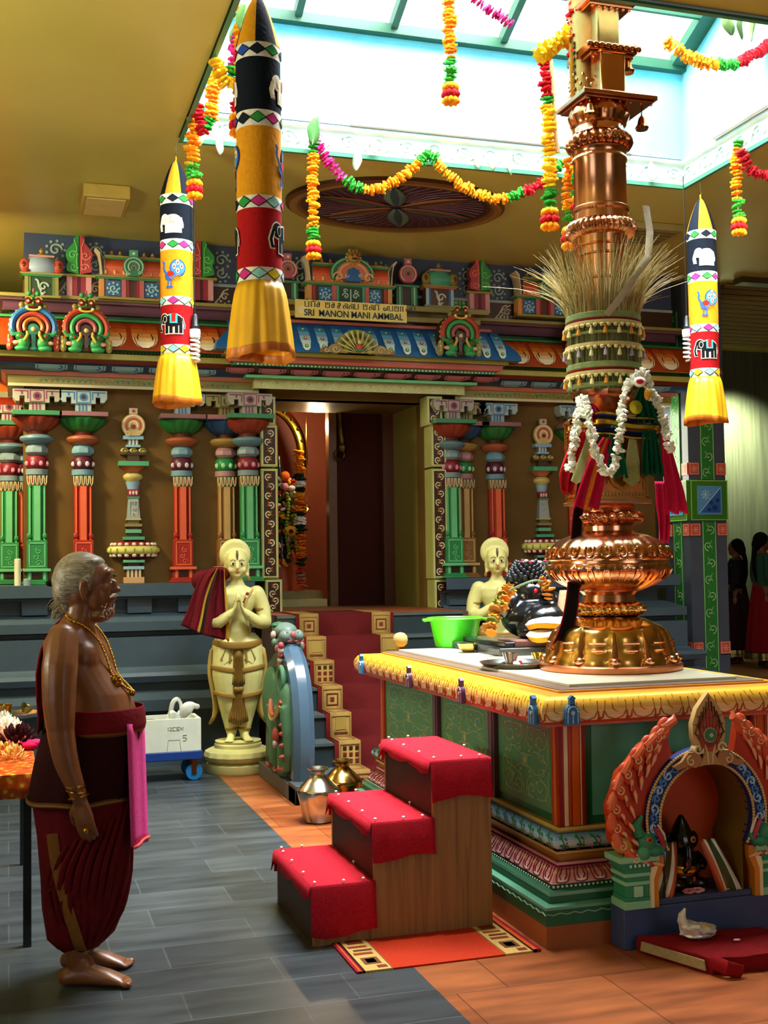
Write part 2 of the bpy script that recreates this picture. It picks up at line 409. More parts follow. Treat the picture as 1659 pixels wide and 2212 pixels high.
rafter(RX1 - .06, .12)
for k in (.35,): fr.box(RX0, RX1, RY1 - .46, RY1 - .43, SH + RH * .34, SH + RH * .34 + .03, gr)
o = struct(fr.build('window_1'))
gm, nt, b = newmat('rooflight_glass', .05)
tr = nt.nodes.new('ShaderNodeBsdfTransparent'); gl = nt.nodes.new('ShaderNodeBsdfGlossy'); gl.inputs['Roughness'].default_value = .05
ms = nt.nodes.new('ShaderNodeMixShader'); ms.inputs[0].default_value = .08
nt.links.new(tr.outputs[0], ms.inputs[1]); nt.links.new(gl.outputs[0], ms.inputs[2]); nt.links.new(ms.outputs[0], nt.nodes['Material Output'].inputs['Surface'])
g = MB()
for y in (RY0, RY1): g.add([(RX0, y, SH + .085), (RX1, y, SH + .085), (RX1, RM, SH + RH + .02), (RX0, RM, SH + RH + .02)], [(0, 1, 2, 3)], gm)
g.build('pane', o, solid=.006)
fill_mat, nt, b = newmat('window_fill_glow', .4); b.inputs['Emission Color'].default_value = (.9, .96, 1, 1); b.inputs['Emission Strength'].default_value = 2.4  # glowing surface of the added windows
for nm, x0, x1, y0, y1 in (('window_fill_front', 3.2, 6.2, -2.99, -2.97), ('window_fill_left', -4.49, -4.47, -1, 2.2)):  # unseen windows added for frontal fill and highlights on the metal
    mb = MB(); mb.box(x0, x1, y0, y1, .9, 3.2, fill_mat); w2 = struct(mb.build(nm)); mb = MB()
    for k in range(4):
        if nm == 'window_fill_front': xx = lerp(x0, x1, k / 3); mb.box(xx - .05, xx + .05, y1, y1 + .05, .85, 3.25, '3a5a48')
        else: yy = lerp(y0, y1, k / 3); mb.box(x1, x1 + .05, yy - .05, yy + .05, .85, 3.25, '3a5a48')
    mb.build('window_fill_frame', w2)

# ---- sanctum front wall with its doorway
DX0, DX1, DZ0, DZ1 = 2.255, 3.664, 1.2, 3.10
def wall_mat():
    m, nt, b = newmat('brown_plaster', .6); f = noise(nt, 2.5, 6)
    nt.links.new(ramp(nt, f, [(.3, '57401c'), (.7, '694d24')]), b.inputs['Base Color']); return m
m_wall = wall_mat(); m_olive = '7d7236'
mb = MB()
mb.box(.12, DX0, WY, WY + .15, 0, CZ, m_wall); mb.box(DX1, 6.1, WY, WY + .15, 0, CZ, m_wall); mb.box(DX0, DX1, WY, WY + .15, DZ1, CZ, m_wall)
mb.box(.12, .3, WY + .15, 13.5, 0, CZ, m_wall); mb.box(5.95, 6.1, WY + .15, 12.5, 0, CZ, 'd9d8b8')
struct(mb.build('wall_sanctum'))
mb = MB()                                                   # deep olive reveal of the doorway
mb.box(DX1, DX1 + .2, WY + .15, 11.2, DZ0, DZ1 + .12, m_olive); mb.box(DX0 - .2, DX0, WY + .15, 11.2, DZ0, DZ1 + .12, m_olive)
mb.box(DX0, DX1, WY + .002, 11.2, DZ1, DZ1 + .12, '6b5c20')
struct(mb.build('wall_doorway'))
mb = MB()                                                   # inner chamber
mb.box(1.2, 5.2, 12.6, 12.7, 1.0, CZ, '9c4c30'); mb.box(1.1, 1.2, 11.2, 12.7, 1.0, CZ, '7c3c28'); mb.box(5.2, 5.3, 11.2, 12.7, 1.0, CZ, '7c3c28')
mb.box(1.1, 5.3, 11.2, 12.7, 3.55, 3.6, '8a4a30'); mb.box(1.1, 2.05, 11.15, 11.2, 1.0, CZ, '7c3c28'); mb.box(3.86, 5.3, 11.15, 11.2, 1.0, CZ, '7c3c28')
mb.box(1.1, 5.3, 10.5, 12.7, 1.05, 1.2, '7a4a28')
mb.box(3.02, 3.10, 11.3, 11.42, 1.2, 3.55, '5f3a1c'); mb.box(3.10, 3.64, 11.36, 11.42, 1.2, 3.55, '3a120a|r')
mb.box(3.55, 3.66, 11.2, 11.28, 1.2, 3.55, '4a2412')
mb.box(1.2, 3.0, 11.35, 12.6, 1.2, 1.27, 'b0a068'); mb.box(1.2, 3.02, 11.6, 12.6, 1.27, 1.35, '8a7040'); mb.box(1.2, 3.02, 12.5, 12.6, 1.35, 1.41, '1c1410')
struct(mb.build('wall_inner_chamber'))
mb = MB(); mb.box(2.05, 3.70, 9.35, WY + .2, 0, 1.2, '4b3c30'); mb.box(2.05, 3.70, 9.4, WY + .2, 1.2, 1.203, '7a3c1c')
struct(mb.build('floor_landing'))['label'] = 'raised landing before the doorway'

# ---- blue-grey stepped base of the sanctum
BP = [(0, 1.47), (.38, 1.47), (.38, 1.37), (.31, 1.355), (.31, 1.345), (.22, 1.34), (.22, 1.23), (.29, 1.215), (.42, 1.16), (.42, 1.085), (.33, 1.07), (.33, 1.04), (.42, 1.03), (.42, .79), (.46, .765), (.53, .75), (.55, .72), (.53, .67), (.46, .655), (.46, .60), (.56, .58), (.66, .54), (.66, .45), (.5, .43), (.5, .12), (.62, .1), (.62, 0)]
slate = '43535e'
for nm, pth, lab in (('trim_1', [(.12, 12), (.12, WY), (2.02, WY), (2.02, WY + .1)], 'blue-grey stepped plinth left of the stairs'), ('trim_2', [(3.72, WY + .1), (3.72, WY), (6.22, WY), (6.22, 12)], 'blue-grey stepped plinth right of the stairs')):
    mb = MB()
    if nm == 'trim_1': mould(mb, pth[:2] + [(2.0, WY)], [(o_, z, slate) for o_, z in BP])
    else: mould(mb, [(3.74, WY), (5.75, WY), (5.75, 12)], [(o_, z, slate) for o_, z in BP])
    x0, x1 = (.1, 1.95) if nm == 'trim_1' else (3.8, 5.7)
    x = x0
    while x < x1 - .2:
        mb.box(x, x + .2, WY - .30, WY - .2, 1.228, 1.343, slate); x += .42
    struct(mb.build(nm, label=lab))

# ---- entablature
def zf(px, py, out): return at(px, py, 1, WY - out).z
wing = [(0, 838, 'c8bb96'), (.13, 838, 'c8bb96'), (.13, 832, '857a34'), (.13, 815, 'b8685a'), (.15, 814, 'c47866'), (.18, 805, '3a5a70'), (.18, 804, '24405c'), (.26, 797, '24405c'), (.30, 787, '4a1a0c'),
        (.31, 785, '6a2410'), (.33, 777, '9a9440'), (.37, 775, 'a8a44c'), (.37, 763, '0f4a24'), (.35, 760, '0f4a24'), (.35, 754, 'c8a060'), (.49, 752, 'a03a10'), (.48, 742, 'a03a10'), (.455, 730, 'a03a10'), (.40, 716, 'a83808'), (.32, 703, 'a83808'), (.24, 694, '2f8a4c'),
        (.27, 692, '3f9c5c'), (.24, 687, '143c22'), (.12, 686, '143c22'), (.12, 680, '7a7434'), (.18, 678, '56303c'), (.17, 672, '5c3444'), (.17, 657, '84606c'), (.23, 655, '8c6470'), (.25, 650, '8a7c3c'), (.28, 648, '8a7c3c'), (.28, 641, '6a6030'), (.0, 640, '6a6030')]
def wing_prof(px): return [(o_, zf(200, py, o_), c) for o_, py, c in wing]
WPROF = wing_prof(200)
GR_O = ['a83408', 'c04a10', 'd46c24', 'e0924e', 'ecc08a', 'f2deb8', 'f2e6c8']
GR_B = ['1c5a94', '3a7cb0', '68a0c4', '9cc4d0', 'cfe0d4', 'e8ead4', 'ecebd4']
def entab(name, pth, prof, lab, kind, s0, s1, path_seg, cove_i, pet_i, extra=None):
    mb = MB(); mould(mb, pth, prof)
    cv = prof[cove_i[0]:cove_i[1] + 1][::-1]; C = Cove(mb, path_seg[0], path_seg[1], [(o_, z) for o_, z, c in cv])
    pitch = .235 if kind == 'o' else .150
    n = int((s1 - s0) / pitch)
    for i in range(n):
        x = s0 + (i + .5) * (s1 - s0) / n; pw = (s1 - s0) / n
        if kind == 'o':
            C.petal(x, pw * .84, .04, .94, GR_O, 7, .008)
            C.line([(x - pw * .34, .1), (x - pw * .34, .6), (x - pw * .26, .8), (x - pw * .1, .93), (x + pw * .1, .93), (x + pw * .26, .8), (x + pw * .34, .6), (x + pw * .34, .1)], .006, '6a1c08', .010)
            for q in (-.08, -.02, .05): C.line([(x + q * pw, .08), (x + q * pw, .3 + abs(q) * 2)], .004, '7a2008', .010)
            for sg in (-1, 1): C.line([(x + sg * pw * .2, .45), (x + sg * pw * .25, .55), (x + sg * pw * .22, .62)], .010, '4a1408', .011)
        else:
            C.petal(x, pw * .62, .04, .95, GR_B, 7, .008)
            C.line([(x - pw * .28, .1), (x - pw * .28, .65), (x - pw * .14, .93), (x + pw * .14, .93), (x + pw * .28, .65), (x + pw * .28, .1)], .005, '14406c', .010)
            for t, c in ((.25, '2f8a4c'), (.5, 'b03a20'), (.75, '2f8a4c')):
                Q, N = C.P(x, t, .009); tt = C.P(x, t + .03, .005)[0] - Q; u = C.d; v = N.cross(u)
                mb.prism(arc(0, 0, .018, 0, 360, 8)[:-1], Q, u, v, N, .006, c); mb.prism(arc(0, 0, .008, 0, 360, 6)[:-1], Q, u, v, N, .009, 'e8e0c0')
    pp = prof[pet_i[0]:pet_i[1] + 1]; D = Cove(mb, path_seg[0], path_seg[1], [(o_, z) for o_, z, c in pp][::-1])
    pitch = .27; n = int((s1 - s0) / pitch); pc, pk = ('7fa3a6', '1f4a80') if kind == 'o' else ('b8707a', '6a2430')
    for i in range(n):
        x = s0 + (i + .5) * (s1 - s0) / n; pw = (s1 - s0) / n
        D.petal(x, pw * .84, .06, .94, pc, 6, .010)
        D.line([(x - pw * .36, .1), (x - pw * .36, .55), (x - pw * .2, .9), (x + pw * .2, .9), (x + pw * .36, .55), (x + pw * .36, .1)], .008, pk, .012)
        D.line([(x + pw * .22, .15), (x + pw * .28, .35), (x + pw * .18, .5)], .012, pk, .013)
    if extra: extra(mb)
    return struct(mb.build(name, label=lab))
def dentils(mb, y, z, x0, x1, c, w_=.012, gap=.03):
    x = x0
    while x < x1: mb.box(x, x + w_, y - .006, y, z, z + .012, c); x += gap
def ex_w(x0, x1):
    def f(mb):
        random.seed(3); pl = Plane(mb, (x0, WY - .13, zf(200, 832, .13)), (1, 0, 0), (0, 0, 1)); x = .05
        hh = zf(200, 815, .13) - zf(200, 832, .13)
        while x < x1 - x0 - .05:
            pl.disc(x, hh * random.uniform(.3, .75), .010, random.choice(['b04a20', '3a7a3c', 'c07830', '2f6a50']), .004, 6)
            pl.line([(x, hh * .2), (x + .025, hh * .7), (x + .05, hh * .25)], .005, '4a6a34', .003); x += .045
        dentils(mb, WY - .36, zf(200, 762, .35), x0, x1, '5a5a20')
    return f
entab('trim_3', [(.12, 12), (.12, WY), (2.1, WY)], WPROF, 'orange petal cornice left of the doorway', 'o', .06, 1.60, ((.12, WY), (2.1, WY)), (15, 20), (6, 8), ex_w(.2, 1.9))
entab('trim_4', [(3.95, WY), (6.1, WY), (6.1, 12)], WPROF, 'orange petal cornice right of the doorway', 'o', .38, 2.2, ((3.95, WY), (6.22, WY)), (15, 20), (6, 8), ex_w(4.1, 6.2))
cent = [(0, 846, '8a8448'), (.06, 846, 'b8b478'), (.06, 827, '8a8448'), (.08, 826, '57a868'), (.15, 823, '66b878'), (.15, 817, '1f5a34'), (.11, 816, '7a3038'), (.12, 815, '5c2430'), (.21, 809, '5c2430'), (.26, 801, '14402a'), (.28, 798, '2c7048'), (.28, 792, 'b05a50'),
        (.31, 790, 'cc7466'), (.33, 784, 'b0564c'), (.33, 778, '7a7a2c'), (.37, 775, 'a8a44c'), (.37, 768, '5a7a5c'), (.46, 765, '1c5a94'), (.455, 756, '1c5a94'), (.43, 745, '1c5a94'), (.37, 730, '1c5a94'), (.29, 716, '1c5a94'), (.22, 706, 'a05550'), (.26, 703, 'b4665c'), (.25, 697, '3a1c18'),
        (.12, 696, '3a1c18'), (.12, 691, '8a7030'), (.18, 689, 'a08a3c'), (.18, 678, '6a5020'), (.14, 677, '6a5020'), (.14, 668, '8a7c3c'), (.24, 665, '8a7c3c'), (.24, 654, '6a6030'), (0, 652, '6a6030')]
CO = .16
CPROF = [(o_, at(770, py, 1, WY - CO - o_).z, c) for o_, py, c in cent]
def ex_c(mb):
    z0, z1 = CPROF[1][1], CPROF[2][1]; pl = Plane(mb, (2.1, WY - CO - .06, z0), (1, 0, 0), (0, 0, 1))
    pl.scrolls(0, 1.85, .004, z1 - z0 - .004, 'd2cc96', .006, 26, False, '5c8a70')
    dentils(mb, WY - CO - .28, CPROF[10][1] + .004, 1.85, 4.2, 'c0d0a0', .014, .034); dentils(mb, WY - CO - .33, CPROF[14][1], 1.85, 4.2, '3a2a10')
entab('trim_5', [(2.1, WY), (2.1, WY - CO), (3.95, WY - CO), (3.95, WY)], CPROF, 'blue petal cornice over the doorway', 'b', -.36, 2.2, ((2.1, WY - CO), (3.95, WY - CO)), (17, 22), (7, 9), ex_c)

# ---- parapet backing wall
PY = 10.16
mb = MB(); mb.box(.12, 6.22, PY, WY, 3.86, CZ, '35405a'); mb.box(.12, 6.22, PY - .01, PY, 3.86, 4.04, '3a2418'); mb.box(.12, 6.22, PY - .02, PY, 4.035, 4.06, '8a9a98')
pl = Plane(mb, (0, PY, 0), (1, 0, 0), (0, 0, 1)); low = Plane(mb, (0, PY - .01, 0), (1, 0, 0), (0, 0, 1)); random.seed(11)
for px in (120, 205, 478, 650, 820, 1008, 1075, 1240, 1320):
    x = at(px, 580, 1, PY).x
    for zz, r, d in ((4.27, .055, 1), (4.16, .05, -1)): pl.curl(x, zz, r, '8fa694', .016, 1.3, 0, d, .008)
    for i in range(9):
        a = i * 40; pl.disc(x + .075 * cos(radians(a)), 4.27 + .075 * sin(radians(a)), .013, '7f9888', .006, 6)
    for i in range(5): pl.disc(x + .07 * cos(radians(180 + i * 40)), 4.15 + .07 * sin(radians(180 + i * 40)), .012, '7f9888', .006, 6)
for px in (140, 200, 480, 622, 912, 1010, 1082, 1090, 1230):
    x = at(px, 620, 1, PY).x
    low.curl(x + .02, 3.95, .035, 'b8a890', .014, 1.2, .5, 1, .008); low.line([(x - .07, 3.89), (x - .03, 3.93), (x + .01, 4.0), (x + .05, 4.02)], .014, 'b8a890', .008)
    for i in range(4): low.disc(x - .05 + i * .035, 3.89 + (i % 2) * .02, .012, 'a89880', .006, 6)
struct(mb.build('wall_parapet'))
# ================================================================ CARVED THINGS ON THE SANCTUM
def rot_oct(n): return pi / n
def pilaster(name, lab, x, pal, y=WY, z=1.472, s=1., bracket=True, group=None, half=False):
    """pal: base, stripe, capital lotus, disc, ring, bulb, dots, plate, bracket, bracket pattern"""
    base, stripe, lotus, disc, ring, bulb, dots, plate, br, brp = pal
    t = thing(name, lab, 'pilaster', (x, y - .005, z), 0, group)
    k = .0039 * s
    def Z_(py): return (1258 - py) * k
    o8 = pi / 8
    mb = MB(); mb.box(-.115, .115, -.12, .05, 0, .02, base); mb.box(-.10, .10, -.105, .05, .02, .04, base); mb.box(-.085, .085, -.09, .05, .04, .11, base)
    for q in (-1, 1): mb.box(q * .06 - .012, q * .06 + .012, -.098, -.088, .04, .11, stripe)
    mb.box(-.04, .04, -.096, -.088, .05, .10, '2c1a10'); mb.box(-.11, .11, -.115, .05, .11, .135, stripe)
    mb.build('base', t, .003)
    mb = MB(); mb.box(-.082, .082, -.092, .05, .135, Z_(1163), base)
    p = Plane(mb, (0, -.092, 0), (1, 0, 0), (0, 0, 1)); p.frame(-.066, .066, .15, Z_(1168), .008, stripe, .004)
    for i in range(3): p.curl(.012 * (-1) ** i, .18 + i * .05, .026, stripe, .007, 1.2, i, (-1) ** i, .004)
    mb.build('pedestal', t, .002)
    mb = MB(); z0, z1 = Z_(1163), Z_(1046)
    mb.lathe([(.078, z0), (.078, z1)], base, 8, a0=o8)
    mb.box(-.026, .026, -.084, -.06, z0, z1, stripe)
    for q in (-1, 1): mb.box(q * .058 - .007, q * .058 + .007, -.074, -.03, z0, z1, stripe); mb.ell((q * .062, -.065, z0 + .035), (.022, .018, .03), base, 8, 6)
    mb.build('shaft', t)
    mb = MB(); c8 = '7a6a3a'
    mb.lathe([(.080, Z_(1046)), (.084, Z_(1023))], c8, 8, a0=o8)
    for i in range(5):
        x_ = (i - 2) * .034; mb.tube([(x_ - .012, -.082, Z_(1024)), (x_ - .008, -.085, Z_(1040)), (x_, -.086, Z_(1045)), (x_ + .008, -.085, Z_(1040)), (x_ + .012, -.082, Z_(1024))], .004, 'cfc8a0', 4)
        mb.ell((x_, -.08, Z_(1034)), (.006, .008, .02), 'b0381c', 6, 5)
    mb.lathe([(.092, Z_(1022)), (.092, Z_(1010))], ring, 16)
    mb.build('leaf_band', t)
    mb = MB(); mb.lathe([(.07, Z_(1009)), (.088, Z_(1004)), (.092, Z_(996)), (.088, Z_(986)), (.07, Z_(981))], bulb, 20)
    for i in range(4): a = radians(-90 + (i - 1.5) * 42); mb.ell((.088 * cos(a), .088 * sin(a), Z_(998)), (.02, .016, .024), dots, 8, 6)
    mb.build('bulb', t)
    mb = MB(); mb.lathe([(.072, Z_(980)), (.098, Z_(974)), (.098, Z_(966)), (.086, Z_(961)), (.07, Z_(956))], ring, 8, a0=o8)
    mb.lathe([(.085, Z_(956)), (.13, Z_(948)), (.138, Z_(944)), (.13, Z_(939)), (.085, Z_(935))], disc, 24, rf=lambda a, z_, r: 1 + .02 * cos(24 * a))
    mb.lathe([(.075, Z_(935)), (.08, Z_(928))], '5a1a10', 16)
    mb.build('capital', t)
    mb = MB(); mb.lathe([(.085, Z_(928)), (.12, Z_(922)), (.17, Z_(910)), (.19, Z_(901)), (.18, Z_(897))], lotus, 84, rf=lambda a, z_, r: 1 + .07 * abs(cos(7 * a)), sy=.9)
    for i in range(7): a = radians(-90 + (i - 3) * 25.7 + 12.8); mb.ell((.165 * cos(a), .15 * sin(a), Z_(905)), (.012, .012, .03), stripe, 6, 5)
    mb.build('lotus', t)
    mb = MB(); mb.box(-.20, .20, -.19, .06, Z_(897), Z_(887), plate); mb.build('abacus', t, .003)
    if bracket:
        mb = MB(); zt = Z_(838) ; zb = Z_(887)
        mb.box(-.065, .065, -.10, .05, zb, zb + .075, br)
        for q in (-.04, -.012, .016): mb.box(q, q + .012, -.104, -.10, zb, zb + .075, brp)
        xs = [(-.195, .11), (.195, .11), (.195, .045), (.17, .01), (.14, .01), (.14, .055), (.10, .055), (.10, 0), (-.10, 0), (-.10, .055), (-.14, .055), (-.14, .01), (-.17, .01), (-.195, .045)]
        mb.prism([(a, b + zb + .073) for a, b in xs[::-1]], (0, -.12, 0), (1, 0, 0), (0, 0, 1), (0, 1, 0), .17, br)
        p = Plane(mb, (0, -.12, zb + .073), (1, 0, 0), (0, 0, 1)); p.frame(-.06, .06, .004, .106, .008, brp); p.disc(0, .055, .034, brp); p.disc(0, .055, .018, '3a1420', .005)
        for q in (-1, 1): p.line([(q * .075, .10), (q * .075, .03)], .01, brp); p.line([(q * .08, .095), (q * .18, .095)], .012, brp); p.line([(q * .12, .095), (q * .12, .065)], .016, brp)
        mb.build('bracket', t)
    return t
G_ = ('2a7c42', '66b07a', '84301c', '5c7c88', '74868a', '741420', 'c87c90', '35784e', '9c9484', '80384e')
R_ = ('a02418', 'd8603c', '226a2e', '9c5430', '6c909e', '501024', 'c4b8c8', '88585e', '98a8a8', '306c98')
O_ = ('8a5a2c', 'c0985c', '24466e', '9a7c3c', 'a8787c', '1f7a3c', 'a8dca0', '9a6468', '9a8c50', '5a4a20')
yy = WY - .03
pilaster('pilaster', 'green pilaster with pink bracket at the left corner of the sanctum', at(80, 900, 1, 10.25).x, G_)
pilaster('pilaster', 'red pilaster standing left of the tall niche ornament, above the man', at(180, 900, 1, 10.25).x, R_)
pilaster('pilaster', 'red pilaster behind the smaller left hanging banner', at(395, 900, 1, 10.25).x, R_)
pilaster('pilaster', 'brown pilaster with blue lotus left of the doorway, behind the praying statue', at(490, 900, 1, 10.25).x, O_)
pilaster('pilaster', 'green pilaster directly left of the carved door jamb', at(540, 900, 1, 10.1).x, G_, y=WY - .14)
pilaster('pilaster', 'green pilaster directly right of the carved door jamb', at(980, 905, 1, 10.1).x, G_, y=WY - .14)
pilaster('pilaster', 'brown pilaster with blue lotus right of the doorway', at(1000, 905, 1, 10.25).x + .03, O_)
pilaster('pilaster', 'red pilaster right of the doorway above the second statue', at(1075, 905, 1, 10.25).x, R_)
pilaster('pilaster', 'pilaster mostly hidden behind the copper flagpole', at(1247, 905, 1, 10.25).x, R_)

def niche(lab, x):
    t = thing('niche_ornament', lab, 'ornament', (x, WY - .005, 1.472), 0, None); k = .0039
    def Z_(py): return (1256 - py) * k
    mb = MB(); mb.box(-.085, .085, -.08, .05, 0, Z_(1243), 'c09468'); mb.box(-.062, .062, -.06, .05, Z_(1243), Z_(1226), '8a5a34')
    for q in (-.05, -.017, .017, .05): mb.box(q - .008, q + .008, -.07, -.05, Z_(1243), Z_(1226), 'cfc4a0')
    mb.box(-.085, .085, -.08, .05, Z_(1226), Z_(1219), '8cb0bc'); mb.box(-.05, .05, -.05, .05, Z_(1219), Z_(1211), '4a3020'); mb.box(-.09, .09, -.08, .05, Z_(1211), Z_(1205), '5ca480')
    mb.build('base', t, .002)
    mb = MB(); mb.lathe([(.09, Z_(1204)), (.17, Z_(1198)), (.20, Z_(1192)), (.220, Z_(1188)), (.225, Z_(1184)), (.220, Z_(1180)), (.20, Z_(1175)), (.16, Z_(1167)), (.09, Z_(1163))], ['7a1c20', '7a1c20', 'c0b858', 'd0c868', 'd0c868', 'c0b858', '7a1c20', '7a1c20'], 32, sy=.5)
    for i in range(9):
        a = radians(-90 + (i - 4) * 20)
        for zz, r in ((1195, .185), (1171, .18)): mb.ell((r * cos(a), r * .5 * sin(a), Z_(zz)), (.02, .012, .016), 'd8c8b8', 8, 6)
        mb.box(.222 * cos(a) - .006, .222 * cos(a) + .006, .113 * sin(a) - .004, .113 * sin(a) + .01, Z_(1188), Z_(1180), '7a8a30')
    mb.build('pot', t)
    mb = MB()
    mb.box(-.09, .09, -.07, .05, Z_(1161), Z_(1154), '4a9a70')
    mb.box(-.065, .065, -.055, .05, Z_(1146), Z_(1138), '6aac88'); mb.box(-.05, .05, -.045, .05, Z_(1154), Z_(1130), '3a2c20'); mb.box(-.07, .07, -.06, .05, Z_(1132), Z_(1126), '8a7a50')
    mb.box(-.045, .045, -.05, .05, Z_(1126), Z_(1118), '6a5a3a'); mb.box(-.062, .062, -.06, .05, Z_(1118), Z_(1114), 'a8a878')
    mb.add([(-.055, -.055, Z_(1114)), (.055, -.055, Z_(1114)), (.055, .05, Z_(1114)), (-.055, .05, Z_(1114)), (-.042, -.045, Z_(1070)), (.042, -.045, Z_(1070)), (.042, .05, Z_(1070)), (-.042, .05, Z_(1070))], [(0, 1, 5, 4), (1, 2, 6, 5), (3, 0, 4, 7), (4, 5, 6, 7)], '8ca0a8')
    p = Plane(mb, (0, -.052, 0), (1, 0, 0), (0, 0, 1)); p.frame(-.036, .036, Z_(1112), Z_(1076), .006, 'c89a68', .004)
    for i in range(3): p.curl(0, Z_(1106 - i * 13), .018, 'cdb088', .005, 1.2, i, (-1) ** i, .006)
    mb.box(-.05, .05, -.05, .05, Z_(1070), Z_(1066), '2f8a5c'); mb.box(-.045, .045, -.04, .05, Z_(1066), Z_(1050), '8a2030')
    for i in range(3): mb.ell(((i - 1) * .026, -.045, Z_(1058)), (.011, .01, .02), 'd8b0b0', 6, 5)
    mb.lathe([(.045, Z_(1050)), (.06, Z_(1036)), (.065, Z_(1033))], '86a8c0', 16, sy=.8)
    mb.build('shaft', t)
    mb = MB(); mb.lathe([(.05, Z_(1033)), (.08, Z_(1026)), (.085, Z_(1022)), (.08, Z_(1018)), (.05, Z_(1013))], 'b8a860', 20, sy=.8)
    mb.lathe([(.05, Z_(1012)), (.09, Z_(1002)), (.10, Z_(999))], 'b8683c', 16, sy=.8, rf=lambda a, z_, r: 1 + .06 * cos(10 * a)); mb.box(-.125, .125, -.10, .05, Z_(999), Z_(989), '4a9a70')
    mb.box(-.05, .05, -.05, .05, Z_(989), Z_(972), '4a3020'); mb.box(-.11, .11, -.06, .05, Z_(974), Z_(966), '5a3a20')
    for i in range(3): mb.ell(((i - 1) * .075, -.06, Z_(965)), (.035, .025, .022), 'b8ae60', 10, 6); mb.tube(arc((i - 1) * .075, 0, .02, 0, 270, 8) and [(((i - 1) * .075 + .018 * cos(a / 2)), -.085, Z_(965) + .012 * sin(a / 2)) for a in range(9)], .004, '4a4418', 4)
    mb.box(-.06, .06, -.05, .05, Z_(957), Z_(952), '86a8c0'); mb.box(-.045, .045, -.04, .05, Z_(952), Z_(940), '6a7a80')
    for q in (-.03, 0, .03): mb.box(q - .006, q + .006, -.046, -.04, Z_(952), Z_(940), 'c8ccc0')
    mb.box(-.085, .085, -.06, .05, Z_(940), Z_(932), '86a8c0')
    mb.build('capital', t)
    mb = MB(); p = Plane(mb, (0, -.04, Z_(910)), (1, 0, 0), (0, 0, 1))
    p.fill(arc(0, 0, .10, -60, 240, 20), 'c0a468', .03); p.line(arc(0, 0, .085, -50, 230, 18), .012, 'e0d0a8', .036); p.line(arc(0, 0, .06, -40, 220, 16), .02, 'a83c38', .036); p.line(arc(0, 0, .035, -30, 210, 12), .012, 'e0d0a8', .036); p.disc(0, -.01, .02, '7a2418', .038)
    for q in (-1, 1): p.curl(q * .05, -.07, .022, 'd8c8a0', .008, 1.1, 0, q, .036)
    p.rect(-.034, .034, .10, .15, 'c0b0a0', .03); p.disc(0, .125, .014, 'a83c38', .036, 8)
    mb.build('crest', t)
    return t
niche('tall carved niche ornament with a striped pot, left of the doorway', at(289, 1100, 1, 10.28).x)
niche('tall carved niche ornament with a striped pot, right of the doorway', at(1177, 1100, 1, 10.28).x)

